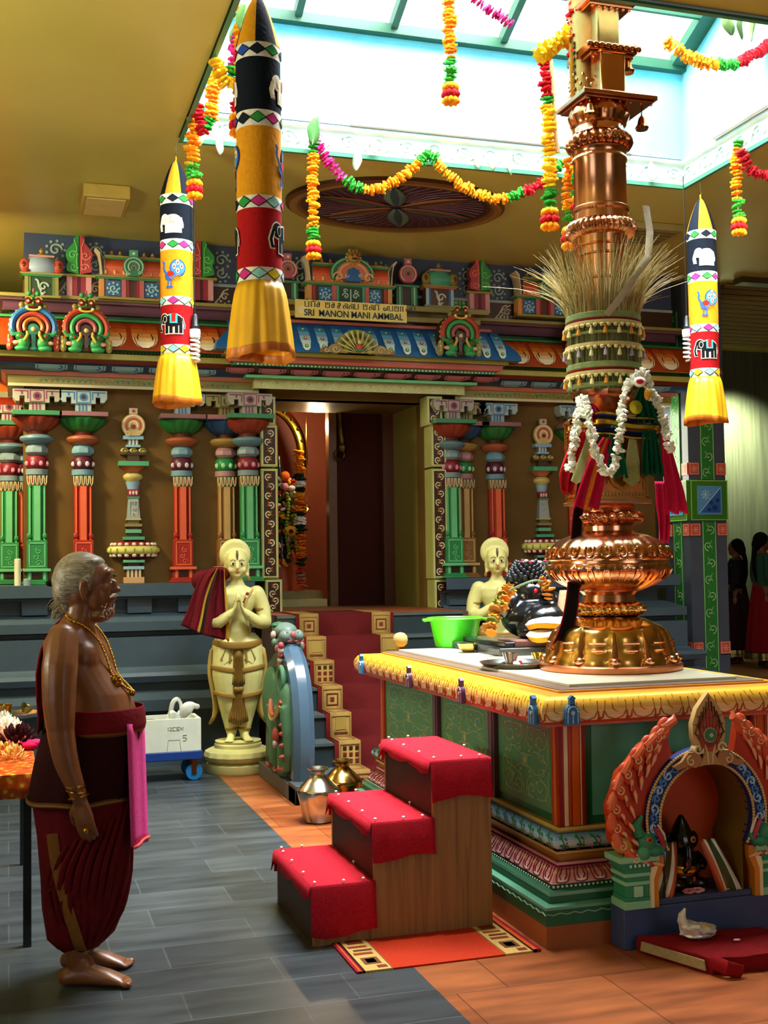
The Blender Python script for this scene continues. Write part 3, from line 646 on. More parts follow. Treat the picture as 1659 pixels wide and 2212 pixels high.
def kudu(lab, px, py, pal, y, s=1.):
    """horseshoe arch with two dragons and a lion mask"""
    A, Bc, Cc, D, wing_c, face = pal
    P = at(px, py, 1, y); t = thing('horseshoe_medallion', lab, 'medallion', (P.x, P.y, P.z), 0, None, s)
    mb = MB()
    def ring(r, w_, c, a0=-28, a1=208, d=.03, up=0):
        mb.tube([(r * cos(radians(a)), -d, up + r * sin(radians(a)) * .92) for a in np.linspace(a0, a1, 26)], (w_, .03), c, 8, up=None)
    mb.prism(arc(0, 0, .185, -45, 225, 24), (0, .0, .10), (1, 0, 0), (0, 0, 1), (0, 1, 0), .1, '2c1410')
    ring(.165, .026, A, up=.10); ring(.115, .022, Bc, up=.10); ring(.07, .02, Cc, up=.10)
    for a in range(-20, 201, 14): mb.ell((.185 * cos(radians(a)), -.03, .10 + .172 * sin(radians(a))), (.010, .014, .010), 'cfc090', 6, 5)
    mb.build('arch', t)
    mb = MB(); mb.lathe([(.0, -.05), (.045, -.045), (.05, -.02), (.05, .03)], D, 20, local=Matrix.Translation((0, 0, .08)) @ Matrix.Rotation(pi / 2, 4, 'X') @ Matrix.Scale(-1, 4, (0, 0, 1)))
    mb.ell((0, -.055, .08), (.02, .015, .02), 'c8b478', 10, 6); mb.box(-.016, .016, -.045, 0, -.08, .05, D); mb.ell((0, -.03, -.075), (.045, .025, .02), D, 10, 6)
    mb.build('hub', t)
    for q in (-1, 1):
        mb = MB(); mb.ell((q * .075, -.04, -.03), (.05, .04, .055), '2f8a44'); mb.ell((q * .10, -.045, .02), (.04, .035, .035), '1f6a34'); mb.ell((q * .09, -.045, -.075), (.055, .035, .025), '3a9a58')
        mb.tube([(q * .10, -.05, .04), (q * .15, -.05, .035), (q * .175, -.05, .06), (q * .165, -.05, .085)], [.018, .016, .013, .006], '2f8a44', 8)
        mb.tube([(q * .05, -.07, .06), (q * .045, -.075, .03), (q * .06, -.08, 0), (q * .075, -.08, -.02)], [.010, .012, .012, .008], 'c8a040', 8); mb.ell((q * .095, -.075, .018), (.012, .01, .012), 'a82818', 8, 6)
        mb.ell((q * .13, -.05, -.03), (.03, .02, .018), 'd8a888', 8, 6)
        mb.build('dragon', t)
        mb = MB(); mb.ell((q * .175, -.02, -.01), (.03, .022, .05), wing_c); mb.ell((q * .18, -.02, -.055), (.028, .02, .04), wing_c); mb.ell((q * .165, -.02, .03), (.018, .018, .02), wing_c)
        for i in range(3): mb.ell((q * (.19 - i * .004), -.035, .02 - i * .035), (.008, .01, .016), 'c8b070', 6, 5)
        mb.build('flame', t)
    mb = MB(); f = .285
    mb.ell((0, -.03, f), (.075, .045, .04), face)
    for q in (-1, 1):
        mb.ell((q * .038, -.065, f + .015), (.024, .02, .024), '8c1c14'); mb.ell((q * .038, -.082, f + .015), (.010, .008, .010), 'e0c8a8', 8, 6); mb.tube([(q * .038 + .03 * cos(radians(a)), -.07, f + .022 + .03 * sin(radians(a))) for a in range(20, 170, 25)], .007, 'b0943c', 6)
        mb.ell((q * .05, -.06, f - .03), (.014, .012, .012), 'e0d8b8', 8, 6); mb.ell((q * .034, -.04, f + .085), (.022, .022, .022), '2f8a50'); mb.ell((q * .09, -.03, f - .01), (.022, .02, .026), '8a7430'); mb.ell((q * .085, -.035, f - .045), (.025, .015, .012), 'c09a3c')
    mb.tube([(.055 * cos(radians(a)), -.06, f - .03 + .022 * sin(radians(a))) for a in range(190, 351, 20)], .009, 'd0b840', 6); mb.ell((0, -.05, f - .03), (.045, .02, .012), '5a0c10', 10, 6)
    mb.ell((0, -.07, f + .0), (.012, .018, .018), face, 8, 6); mb.ell((0, -.04, f + .055), (.022, .02, .022), '2f8a44', 8, 6); mb.tube([(0, -.04, f + .06), (0, -.035, f + .125)], [.012, .007], 'b0645a', 8)
    mb.build('lion_mask', t)
    return t
bl = ('2c68a4', 'b04430', 'b8682c', '2f7a64', 'b03c28', '4a5a20'); rd = ('a83c24', '3a9a54', 'a85458', '4a2c20', '8c8440', '3a5a20')
kudu('horseshoe medallion with a blue outer arch at the left end of the cornice', 72, 735, bl, 9.83)
kudu('horseshoe medallion with a green inner arch, second from the left end of the cornice', 186, 738, rd, 9.83)
kudu('horseshoe medallion with a green inner arch right of the name board', 991, 747, rd, 9.66)
kudu('horseshoe medallion with a blue outer arch half behind the straw bundle', 1262, 752, bl, 9.83)
# gold central shell on the blue cornice
P = at(770, 766, 1, 9.66); t = thing('shell_ornament', 'gold and green shell carving in the middle of the blue cornice', 'ornament', P)
mb = MB()
for i, (r, c) in enumerate(((.20, '8a8038'), (.165, '5a5420'), (.13, 'a09444'), (.09, '4a4a1c'), (.055, '9a8c40'))):
    mb.prism(arc(0, 0, r, 0, 180, 18, r * 1.05), (0, -.02 - .012 * i, 0), (1, 0, 0), (0, 0, 1), (0, 1, 0), .06, c)
for i in range(11): a = radians(8 + i * 16.4); mb.tube([(.06 * cos(a), -.075, .06 * sin(a)), (.19 * cos(a), -.04, .2 * sin(a))], [.004, .011], 'b8aa58', 6)
mb.build('shell', t)
for q in (-1, 1):
    mb = MB(); p = Plane(mb, (0, -.03, 0), (1, 0, 0), (0, 0, 1)); p.fill(arc(q * .20, 0, .075, 0, 180, 10), '8a6a34', .03); p.curl(q * .20, .03, .035, 'c0b060', .01, 1.2, 0, q, .038); p.fill(arc(q * .285, 0, .05, 0, 180, 8), '7a4a2c', .026); p.curl(q * .28, .02, .022, 'c0b060', .008, 1.1, 0, q, .034)
    mb.build('curl', t)
mb = MB(); mb.ell((0, -.09, .05), (.03, .02, .035), 'a83c28'); mb.ell((0, -.10, .09), (.018, .015, .02), 'c8b868'); mb.ell((0, -.09, .02), (.04, .02, .015), '3a7a4c'); mb.build('boss', t)

# ---- miniature shrines of the parapet
SY = 10.02
def kuta(lab, px, py, body, edge, fig, dome, side):
    P = at(px, py, 1, SY); t = thing('miniature_shrine', lab, 'shrine carving', P, 0, 'x'); del t['group']
    mb = MB(); mb.box(-.15, .15, 0, .14, 0, .018, '8a8038'); mb.box(-.135, .135, .01, .14, .018, .17, body)
    for q in (-1, 1): mb.box(q * .12 - .014, q * .12 + .014, 0, .1, .018, .17, edge); mb.box(q * .095 - .01, q * .095 + .01, .004, .1, .018, .17, '3a5a80' if edge != '8a8038' else '5c7038')
    mb.box(-.155, .155, -.012, .14, .17, .185, 'b05c34' if edge != '8a8038' else '2f7a4c'); mb.box(-.17, .17, -.02, .14, .185, .20, '8a8038')
    p = Plane(mb, (0, .01, 0), (1, 0, 0), (0, 0, 1)); p.curl(.015, .09, .04, fig, .016, 1.2, 0, 1, .01); p.line([(-.05, .15), (-.03, .14), (-.02, .09), (0, .05), (.03, .04)], .018, fig, .01); p.disc(0, .035, .02, fig, .01, 8)
    mb.build('body', t)
    mb = MB(); mb.lathe([(.12, .20), (.15, .23), (.155, .27), (.12, .315), (.10, .33)], dome, 8, (0, .05, 0), a0=pi / 8, sy=.7)
    for q in (-1, 1):
        mb.ell((q * .13, 0, .26), (.045, .03, .055), side); mb.ell((q * .14, -.02, .26), (.02, .016, .026), '6a2418', 8, 6); mb.ell((q * .13, -.015, .215), (.035, .02, .014), side, 8, 6)
    mb.ell((0, -.03, .235), (.03, .012, .02), 'c8c8c0', 8, 6)
    mb.build('dome', t)
    mb = MB(); mb.box(-.10, .10, -.02, .1, .33, .345, 'b8887c'); mb.lathe([(.05, .345), (.035, .36), (.012, .375), (.022, .39), (.008, .41), (0, .42)], 'a07a34', 12, (0, .03, 0)); mb.build('finial', t)
kuta('small domed shrine carving at the left end of the parapet', 90, 642, '2c4028', '8a8038', 'a0b0a0', '8c9cb0', 'b04430')
kuta('small domed shrine carving right of the middle shrine on the parapet', 951, 664, '4a2c20', '9ab0bc', 'c8bcb0', '4c9a7c', '8a7a34')
def barrel(lab, px, py, cen=False):
    P = at(px, py, 1, SY - (.05 if cen else 0)); t = thing('miniature_shrine', lab, 'shrine carving', P, 0)
    W_ = .40 if cen else .285
    mb = MB(); mb.box(-W_, W_, 0, .14, 0, .02, '8a8038'); mb.box(-W_ + .02, W_ - .02, .02, .14, .02, .165, '5a3020')
    for q in (-1, 1):
        mb.box(q * (W_ - .03) - .02, q * (W_ - .03) + .02, 0, .1, .02, .165, 'c88a48'); mb.box(q * (W_ - .07) - .014, q * (W_ - .07) + .014, .008, .1, .02, .165, 'a83c24')
        c = q * W_ * .56; mb.box(c - .06, c + .06, .006, .1, .03, .155, '2c64a0'); p = Plane(mb, (0, .006, 0), (1, 0, 0), (0, 0, 1)); p.curl(c, .09, .036, '9cc0b8', .014, 1.3, 0, q, .008)
        for i in range(8): p.disc(c + .047 * cos(i * .785), .09 + .047 * sin(i * .785), .010, '9cc0b8', .006, 6)
        mb.box(q * .075 - .018, q * .075 + .018, -.004, .1, .02, .165, 'b05c5c'); mb.box(q * .045 - .012, q * .045 + .012, 0, .1, .02, .165, '8c1c20')
    if cen:
        mb.box(-.14, .14, -.012, .1, .0, .165, '24402c'); p = Plane(mb, (0, -.012, 0), (1, 0, 0), (0, 0, 1))
        for q in (-1, 1):
            mb.box(q * .15 - .018, q * .15 + .018, -.02, .1, 0, .165, 'b85c54'); mb.box(q * .118 - .01, q * .118 + .01, -.016, .1, 0, .165, '4a9a70'); p.curl(q * .045, .08, .03, 'a8bca8', .012, 1.2, pi * (q < 0), q, .008); p.curl(q * .05, .125, .02, 'a8bca8', .010, 1.1, 0, -q, .008)
        p.line([(0, .03), (0, .14)], .012, 'a8bca8', .008)
    mb.box(-W_ - .01, W_ + .01, -.01, .14, .165, .18, '2f7a50'); mb.box(-W_ - .02, W_ + .02, -.02, .14, .18, .195, '8a8038')
    mb.build('body', t)
    mb = MB(); rows = []
    for i in range(7):
        u = i / 6; yy_ = -.0 - .035 * sin(pi * u * .9); rows.append([(-W_ + .03, yy_, .195 + .135 * u), (W_ - .03, yy_, .195 + .135 * u)])
    mb.grid(rows, ['e08458', 'd87048', 'cc5c34', 'c04c28', 'b44424', 'a83c24']); mb.box(-W_ + .03, W_ - .03, 0, .12, .195, .33, 'a83c24')
    for x_ in np.linspace(-W_ + .06, W_ - .06, 9 if cen else 7): mb.lathe([(.006, .2), (.010, .225), (.0, .24)], 'f0b080', 6, (x_, -.03, 0))
    for q in (-1, 1):
        mb.prism([(0, 0), (.03, 0), (.035, .12), (.0, .18), (-.04, .22), (-.05, .21), (-.02, .17), (-.005, .1)], (q * (W_ - .02), -.035, .195), (q * -1, 0, 0), (0, 0, 1), (0, 1, 0), .15, 'c8b490')
        mb.prism([(.015, 0), (.024, 0), (.029, .12), (-.005, .18)], (q * (W_ - .02), -.042, .195), (q * -1, 0, 0), (0, 0, 1), (0, 1, 0), .02, '2c2420')
    mb.box(-W_ + .04, W_ - .04, -.03, .12, .33, .345, '2f7a50'); mb.box(-W_ + .05, W_ - .05, -.035, .12, .345, .36, '8a8038')
    mb.build('roof', t)
    for x_ in ([-.25, -.17, .17, .25] if cen else [-.17, -.1, .1, .17]):
        mb = MB(); mb.lathe([(.018, .36), (.024, .375), (.012, .39), (.014, .40), (0, .42)], 'b07a34', 10, (x_, .03, 0)); mb.build('finial', t)
    mb = MB(); p = Plane(mb, (0, -.06, .26), (1, 0, 0), (0, 0, 1))
    if not cen:
        p.fill(arc(0, 0, .088, -65, 245, 22), '2f7a5c', .03); p.line(arc(0, 0, .075, -60, 240, 20), .012, 'a8c8a8', .036); p.line(arc(0, 0, .045, -50, 230, 16), .012, 'a8c8a8', .036); p.line(arc(0, -.01, .02, -50, 230, 10), .010, 'c86858', .036); p.rect(-.035, .035, .085, .14, '4a9a7c', .03); p.disc(0, .11, .012, 'c8d8c0', .036, 8)
        for q in (-1, 1): p.curl(q * .05, -.055, .02, 'a8c8a8', .008, 1.1, 0, q, .036)
        mb.build('crest', t)
    else:
        p.fill(arc(0, 0, .20, -20, 200, 24, .155), '2f7a54', .02); p.line(arc(0, 0, .185, -20, 200, 24, .14), .014, '88c090', .026); p.fill(arc(0, -.01, .15, -20, 200, 20, .12), 'c07050', .045); p.line(arc(0, -.01, .125, -10, 190, 18, .10), .012, 'e0b890', .05); p.fill([(-.07, -.07), (.07, -.07), (.05, .03), (0, .055), (-.05, .03)], '2c5c98', .052)
        for q in (-1, 1): p.curl(q * .135, -.035, .045, 'd8a878', .016, 1.2, 0 if q > 0 else pi, q, .055); p.curl(q * .06, -.02, .02, 'b8c8d0', .008, 1, 0, q, .058)
        mb.build('arch', t)
        mb = MB(); mb.ell((0, -.12, .40), (.055, .04, .048), '9a7a3c')
        for i in range(12): a = i * pi / 6; mb.ell((.062 * cos(a), -.11, .40 + .056 * sin(a)), (.014, .014, .014), 'a8883c', 6, 5)
        for q in (-1, 1): mb.ell((q * .022, -.155, .41), (.012, .01, .012), '8c1c14', 8, 6); mb.ell((q * .03, -.1, .46), (.014, .012, .02), 'b89848', 8, 6)
        mb.ell((0, -.155, .38), (.03, .012, .008), '4a1010', 8, 6); mb.build('lion_mask', t)
    return t
barrel('barrel-roofed shrine carving above the left cornice', 287, 648)
barrel('large middle shrine carving with a lion mask, above the name board', 757, 660, True)
barrel('barrel-roofed shrine carving half hidden by the straw bundle', 1178, 685)

def small_crest(lab, px, py):
    P = at(px, py, 1, SY + .04); t = thing('crest_carving', lab, 'carving', P)
    mb = MB(); mb.box(-.12, .12, 0, .1, .17, .19, '4a7a50')
    for q in (-1, 1): mb.box(q * .07 - .03, q * .07 + .03, .01, .1, 0, .17, '2f7a54'); mb.box(q * .07 - .008, q * .07 + .008, .0, .1, 0, .17, '8cb890')
    mb.box(-.04, .04, .02, .1, 0, .17, '3a2418'); mb.build('pier', t)
    mb = MB(); p = Plane(mb, (0, .0, .28), (1, 0, 0), (0, 0, 1)); p.fill(arc(0, 0, .085, -65, 245, 22), 'a8505c', .04); p.line(arc(0, 0, .072, -60, 240, 20), .012, 'd8a8a0', .046); p.line(arc(0, 0, .042, -50, 230, 16), .012, '6a9a6c', .046); p.disc(0, 0, .014, '6a1c18', .046, 8); p.rect(-.032, .032, .08, .14, 'b06870', .04); p.disc(0, .11, .012, 'e0c0b0', .046, 8)
    mb.build('crest', t)
small_crest('pink crest carving right of the large hanging banner', 621, 652); small_crest('pink crest carving left of the domed shrine carving, right of the middle shrine', 880, 660)
def shield_pair(lab, px, py, c1, c2):
    P = at(px, py, 1, SY + .05); t = thing('shield_pair', lab, 'carving', P)
    mb = MB()
    for q, c in ((-1.3, 'c88c8c'), (-.6, '8c2434'), (0, '4a1018'), (.6, '8c2434'), (1.3, 'c88c8c')): mb.box(q * .06 - .022, q * .06 + .022, .01 - abs(q) * .006, .1, 0, .175, c)
    mb.box(-.13, .13, -.01, .1, .175, .195, '8a8038'); mb.build('pier', t)
    for q, c, l in ((-1, c1, 0), (1, c2, 0)):
        mb = MB(); prof = [(.004, 0), (.095, .02), (.10, .06), (.085, .10), (.105, .15), (.10, .19), (.06, .24), (.035, .27), (.04, .30), (.0, .33)]
        mb.prism([(0, .195)] + [(r, z + .195) for r, z in prof] , (q * .004, -.02, 0), (q, 0, 0), (0, 0, 1), (0, 1, 0), .07, c)
        p = Plane(mb, (0, -.02, 0), (1, 0, 0), (0, 0, 1)); hi = {'2f8a3c': '6cc070', 'a83c3c': 'd88070'}.get(c, 'c0c0a0')
        p.curl(q * .045, .25, .035, hi, .010, 1.3, 0, q, .006); p.curl(q * .05, .35, .04, hi, .010, 1.3, 0, -q, .006); p.line([(q * .02, .22), (q * .02, .42), (q * .04, .48)], .008, hi, .006)
        mb.build('shield', t)
shield_pair('green and red shield carvings left of the barrel-roofed shrine carving', 171, 643, '2f8a3c', 'a83c3c')
shield_pair('red and green shield carvings right of the smaller left banner', 436, 648, 'a83c3c', '2f8a3c')
shield_pair('pink and green shield carvings left of the straw bundle', 1037, 675, 'a83c3c', '2f8a3c')

# ---- name board
P = at(760, 672, 1, 9.82); b0 = at(640, 672, 1, 9.82); b1 = at(880, 680, 1, 9.82)
t = thing('name_board', 'yellow name board with black lettering above the doorway', 'sign', (P.x, P.y, P.z)); wd = (b1 - b0).length / 2; hh = .078
mb = MB(); mb.box(-wd, wd, 0, .02, -hh, hh, 'dcc060'); p = Plane(mb, (0, 0, 0), (1, 0, 0), (0, 0, 1)); p.frame(-wd, wd, -hh, hh, .006, 'dcc878'); p.disc(-wd + .06, -.01, .04, 'e0cc88', .001, 16)
mb.build('board', t)
def text(s, size, loc, par, name='lettering', color='1c2424', rot=(pi / 2, 0, 0), ext=.002, sx=1):
    cu = bpy.data.curves.new(name, 'FONT'); cu.body = s; cu.size = size; cu.extrude = ext; cu.align_x = 'CENTER'; cu.align_y = 'CENTER'; cu.space_word = .9; cu.offset = size * .018
    tmp = bpy.data.objects.new(name, cu); COL.objects.link(tmp); dg = bpy.context.evaluated_depsgraph_get(); dg.update()
    me = bpy.data.meshes.new_from_object(tmp.evaluated_get(dg)); bpy.data.objects.remove(tmp)
    o = bpy.data.objects.new(name, me); COL.objects.link(o); me.materials.clear(); me.materials.append(mat(color))
    o.location = loc; o.rotation_euler = rot; o.scale = (sx, 1, 1)
    if par: o.parent = par
    return o
o = text('SRI  MANON MANI AMMBAL', .078, (.02, -.002, -.035), t)
w_txt = max(v.co.x for v in o.data.vertices) - min(v.co.x for v in o.data.vertices); o.scale = (wd * 1.78 / w_txt, 1, 1)
o.data.materials[0] = mat('1c2424')
x = -.42     # line of Tamil lettering
def st(pts): p.line([(x + a * .046, b * .05 - .025) for a, b in pts], .0095, '1c2424', .002)
loop = arc(.35, .35, .28, -60, 260, 10)
glyphs = {'ma': [[(.05, 1), (.05, .1), (.75, .1), (.75, 1)], [(.4, 1), (.4, .55)]], 'ri': [[(.1, .05), (.1, 1), (.8, 1), (.8, .05)], arc(.8, 1.05, .3, 0, 180, 6)], 'na': [loop, [(.35, .9), (.9, .9), (.9, .1), (1.05, .1)]],
          'ee': [arc(.3, .4, .26, 0, 360, 10), [(.56, .4), (.56, .9), (.2, 1.0)]], 'o': [arc(.3, .3, .22, 0, 330, 9), arc(.45, .75, .2, -90, 200, 8)], 'aa': [[(.1, .05), (.1, .95), (.55, .95), (.55, .05)]], 'mm': [[(.05, 1), (.05, .1), (.75, .1), (.75, 1)], arc(.4, 1.3, .08, 0, 360, 6)],
          'la': [arc(.3, .35, .25, 90, 420, 10), [(.5, .2), (.85, .2), (.85, .9)]]}
for wd_ in (['mm', 'ri', 'ee'], ['ma', 'ee', 'o', 'na', 'na', 'mm'], ['ma', 'na', 'ri'], ['la', 'mm', 'ma', 'aa', 'la', 'mm']):
    mb = MB(); p = Plane(mb, (0, -.001, .04), (1, 0, 0), (0, 0, 1))
    for g_ in wd_:
        for q in glyphs[g_]: st(q)
        x += .052
    x += .028; mb.build('lettering', t)

# ---- carved door jambs: four blocks each side
for side, X0 in (('left', 2.10), ('right', 3.664)):
    rows_ = [(856, 918, 0, 0), (918, 1008, -.0, 0), (1012, 1250, -.0, 0), (1252, 1345, .03, 0)]
    t = thing('carved_door_jamb', f'tall {side} door jamb with brown panels of cream and orange scrolls', 'door jamb', (X0, WY - .16, 1.2))
    for i, (ya, yb, dx, _) in enumerate(rows_):
        px = 575 if side == 'left' else 940
        z1 = at(px, ya, 1, WY - .2).z - 1.2; z0 = at(px, yb, 1, WY - .2).z - 1.2
        if i == 3: z0 = -.02
        sx = dx * (1 if side == 'left' else 1) + (.02 if i in (1, 2) and side == 'right' else 0) + (-.015 if i == 0 else 0)
        mb = MB(); mb.box(sx, sx + .15, -.03, .16, z0, z1, 'a8a860'); p = Plane(mb, (sx, -.03, 0), (1, 0, 0), (0, 0, 1))
        p.rect(.022, .128, z0 + .022, z1 - .022, '3a1c10', .002); p.frame(.012, .138, z0 + .012, z1 - .012, .008, 'd0cc8c', .008)
        n = max(2, round((z1 - z0) / .085)); p.scrolls(.03, .12, z0 + .03, z1 - .03, 'd8cc98', .012, n, True, 'c06428', .006)
        mb.build('panel', t, .002)
# ================================================================ STAIRS
def carpet_mat():
    m, nt, b = newmat('red_runner', .9); f = noise(nt, 90, 3)
    nt.links.new(ramp(nt, f, [(.3, '3c0706'), (.7, '4e0c0a')]), b.inputs['Base Color']); return m
m_carpet = carpet_mat()
ST_N = 7; RIS = 1.2 / ST_N; TR = .233; SY0 = 7.95
t = thing('staircase', 'dark slate stairs climbing to the sanctum doorway', 'stairs', (2.05, SY0, 0))
mb = MB()
for i in range(ST_N):
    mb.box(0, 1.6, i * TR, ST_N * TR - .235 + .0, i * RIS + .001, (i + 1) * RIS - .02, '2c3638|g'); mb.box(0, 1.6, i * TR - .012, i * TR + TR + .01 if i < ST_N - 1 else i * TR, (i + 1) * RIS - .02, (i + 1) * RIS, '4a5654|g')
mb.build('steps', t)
ro = thing('stair_runner', 'red stair carpet with straw-coloured patterned borders', 'carpet', (2.2, SY0, 0))
def runner(x0, x1, c, lift, nm, deco=False):
    pts = [(-lift - .012, 0)]
    for i in range(ST_N): pts += [(i * TR - lift - .012, (i + 1) * RIS + lift), ((i + 1) * TR - lift - .012 if i < ST_N - 1 else 9.98 - SY0, (i + 1) * RIS + lift)]
    mb = MB(); mb.grid([[(x0, y, z), (x1, y, z)] for y, z in pts], c)
    if deco:
        xc = (x0 + x1) / 2; w_ = x1 - x0
        for i in range(ST_N):
            p = Plane(mb, (x0, i * TR - lift - .013, i * RIS), (1, 0, 0), (0, 0, 1)); p.frame(.008, w_ - .008, .012, RIS - .01, .006, '8a6a34', .002)
            if i % 3 == 0: p.frame(.035, w_ - .035, .04, .13, .008, '6a2c18', .002); p.rect(w_ / 2 - .015, w_ / 2 + .015, .07, .10, '6a2c18', .002)
            elif i % 3 == 1:
                for a in range(3):
                    for b_ in range(3): p.rect(.03 + a * .045, .055 + a * .045, .03 + b_ * .045, .055 + b_ * .045, '6a2418' if b_ < 2 else '3a2410', .002)
            else: p.rect(.03, w_ - .03, .03, .045, '6a3418', .002); p.rect(.04, w_ - .04, .06, .15, 'a08440', .002)
            q = Plane(mb, (x0, i * TR, (i + 1) * RIS + lift + .001), (1, 0, 0), (0, 1, 0)); q.frame(.02, w_ - .02, .03, TR - .05, .008, '7a4a24', .002)
    return mb.build(nm, ro, solid=.003)
runner(.03, .80, m_carpet, .008, 'centre_strip'); runner(0, .83, '5c100c|f', .005, 'red_edge')
runner(.03, .19, '846532|f', .011, 'border', True); runner(.64, .80, '846532|f', .011, 'border', True)

# ---- elephant balustrade
t = thing('stair_balustrade', 'curved blue-grey stair balustrade with a green carved elephant side', 'balustrade', (1.855, 7.9, 0))
mb = MB(); mb.box(-.03, .17, -.10, 1.12, 0, .11, '4a4f4c'); mb.box(-.03, .17, -.10, .10, 0, .13, '43484a'); mb.build('foot', t, .006)
arcp = smooth_pts([(.07, .09, .13), (.07, .06, .35), (.07, .075, .58), (.07, .14, .78), (.07, .28, .93), (.07, .50, 1.02), (.07, .62, 1.03)], 6)
mb = MB(); rows = []
hw = .073
for i, p_ in enumerate(arcp):
    tn = (arcp[min(i + 1, len(arcp) - 1)] - arcp[max(i - 1, 0)]).normalized(); n_ = V((0, -tn.z, tn.y)); c_ = p_
    rows.append([c_ + V((x, 0, 0)) + n_ * d for x, d in ((-hw, -.05), (-hw, .02), (-hw * .45, .055), (hw * .45, .055), (hw, .02), (hw, -.05))])
mb.grid(rows, '4c6478|g', True, (True, True)); mb.build('rail', t, ang=20)
mb = MB(); poly = [(.12, .11)] + [(p_.y, p_.z - .03) for p_ in arcp] + [(1.0, .85), (1.1, .11)]
mb.prism(poly, (.02, 0, 0), (0, 1, 0), (0, 0, 1), (1, 0, 0), .10, '33463a'); mb.build('side_panel', t)
mb = MB(); g1 = '4f7a58'
mb.ell((.02, .42, .70), (.07, .20, .20), g1, 20, 14); mb.ell((0, .26, .62), (.06, .13, .18), g1, 16, 12)
mb.tube([(.0, .20, .62), (-.0, .17, .45), (.0, .17, .30), (.0, .22, .20), (.0, .28, .18)], [.07, .055, .042, .035, .03], g1, 12)
for y_ in (.36, .62): mb.tube([(.01, y_, .60), (.01, y_ - .02, .38), (.01, y_, .14)], [.085, .065, .06], g1, 12)
mb.ell((-.03, .45, .62), (.03, .12, .16), '47704f'); mb.ell((.01, .80, .62), (.06, .22, .24), g1)
e = fuse(mb, 'elephant', g1, t, .012, 3)
mb = MB()
mb.tube(smooth_pts([(-.05, .20, .66), (-.075, .28, .56), (-.08, .40, .56), (-.06, .50, .64)], 5), .018, 'a85438', 8); mb.tube(smooth_pts([(-.06, .20, .63), (-.085, .28, .535), (-.09, .40, .535), (-.07, .50, .615)], 5), .012, 'b09a50', 8)
mb.build('neck_band', t, label='red and gold neck band'); mb = MB(); mb.ell((-.07, .30, .42), (.03, .045, .06), 'a04838', 10, 8); mb.ell((-.08, .29, .36), (.02, .03, .03), 'b09a90', 8, 6)
for z_ in (.5, .44, .36, .28): mb.ell((-.045, .18 + .01, z_), (.03, .02, .018), 'a04838', 8, 6)
mb.build('harness', t, label='red harness pendant')
for y_, z_ in ((.38, .17), (.62, .17), (.24, .2)): mb = MB(); mb.tube([(-.055, y_ - .05, z_), (-.065, y_, z_ - .012), (-.055, y_ + .05, z_)], .012, 'a04838', 8); mb.build('leg_band', t)
mb = MB(); mb.lathe([(.075, -.02), (.085, 0), (.075, .02)], '33503c', 16, local=Matrix.Translation((-.01, .30, .80)) @ Matrix.Rotation(pi / 2, 4, 'Y')); mb.tube([(-.03 , .30 + .07 * cos(a), .80 + .09 * sin(a)) for a in np.linspace(0, 6.28, 20)], .018, '4f7a58', 8); mb.build('ear', t)
mb = MB(); gm_ = '6a7f74'
mb.ell((.07, .48, 1.08), (.075, .11, .055), gm_); mb.ell((.02, .40, 1.10), (.04, .05, .045), gm_); mb.ell((.12, .40, 1.10), (.04, .05, .045), gm_); mb.ell((.07, .62, 1.13), (.09, .14, .06), gm_)
for q in (-1, 1): mb.ell((.07 + q * .045, .37, 1.115), (.016, .014, .018), '3a1414', 8, 6); mb.ell((.07 + q * .025, .355, 1.065), (.018, .01, .008), '8c1c1c', 8, 6)
for i in range(16):
    a = i * .4; mb.ell((.07 + .10 * cos(a) , .52 + .10 * sin(a) * 1.4, 1.06 + .05 * sin(3 * a)), (.022, .022, .03), ['a85a5c', 'c8a89a', '5a7a5c'][i % 3], 8, 6)
for i in range(5): mb.ell((-.02, .34 + .01 * i, 1.04 - i * .035), (.022, .022, .026), ['a84c50', 'c8b0a4'][i % 2], 8, 6)
for i in range(4): mb.ell((.0 + i * .02, .62 + i * .05, 1.17), (.03, .05, .02), '2c6a3c', 8, 6)
mb.build('lion_head', t)

# ================================================================ ALTAR PLATFORM
AX0, AX1, AY0, AY1 = 2.12, 3.48, 4.54, 7.36
t = thing('altar_platform', 'large painted altar platform with green panels and a yellow cornice', 'altar', (2.8, 5.95, 0))
ox, oy = 2.8, 5.95
apath = [(AX0 - ox, AY0 - oy), (AX1 - ox, AY0 - oy), (AX1 - ox, AY1 - oy), (AX0 - ox, AY1 - oy)]
Cove.fit = True
NXa, NXb = 2.60 - ox, 3.00 - ox                            # the lower mouldings step back behind the arched niche
lpath = [apath[0], (NXa, AY0 - oy), (NXa, AY0 - oy + .32), (NXb, AY0 - oy + .32), (NXb, AY0 - oy)] + apath[1:]
LRUNS = (((AX0 - ox, AY1 - oy), (AX0 - ox, AY0 - oy)), ((AX0 - ox, AY0 - oy), (NXa, AY0 - oy)), ((NXb, AY0 - oy), (AX1 - ox, AY0 - oy)))
def apart(name, prof, deco=None, parent=t, **k):
    mb = MB(); mould(mb, lpath, prof, True)
    if deco: deco(mb)
    return mb.build(name, parent, **k)
apart('tile_skirting', [(0, 0, '9a5228'), (0, .093, '9a5228'), (-.16, .093, '9a5228')])
def d_green(mb):
    for a, b in LRUNS:
        C = Cove(mb, a, b, [(0, .162), (0, .095)]); n = int(C.L / .03)
        C.line([(i * C.L / n, .25 + .12 * (i % 2)) for i in range(n + 1)], .005, '86a890')
        C2 = Cove(mb, a, b, [(-.045, .246), (-.045, .232)]); n = int(C2.L / .024)
        for i in range(n): C2.line([((i + .3) * C2.L / n, .5), ((i + .8) * C2.L / n, .5)], .009, 'c8d4b8')
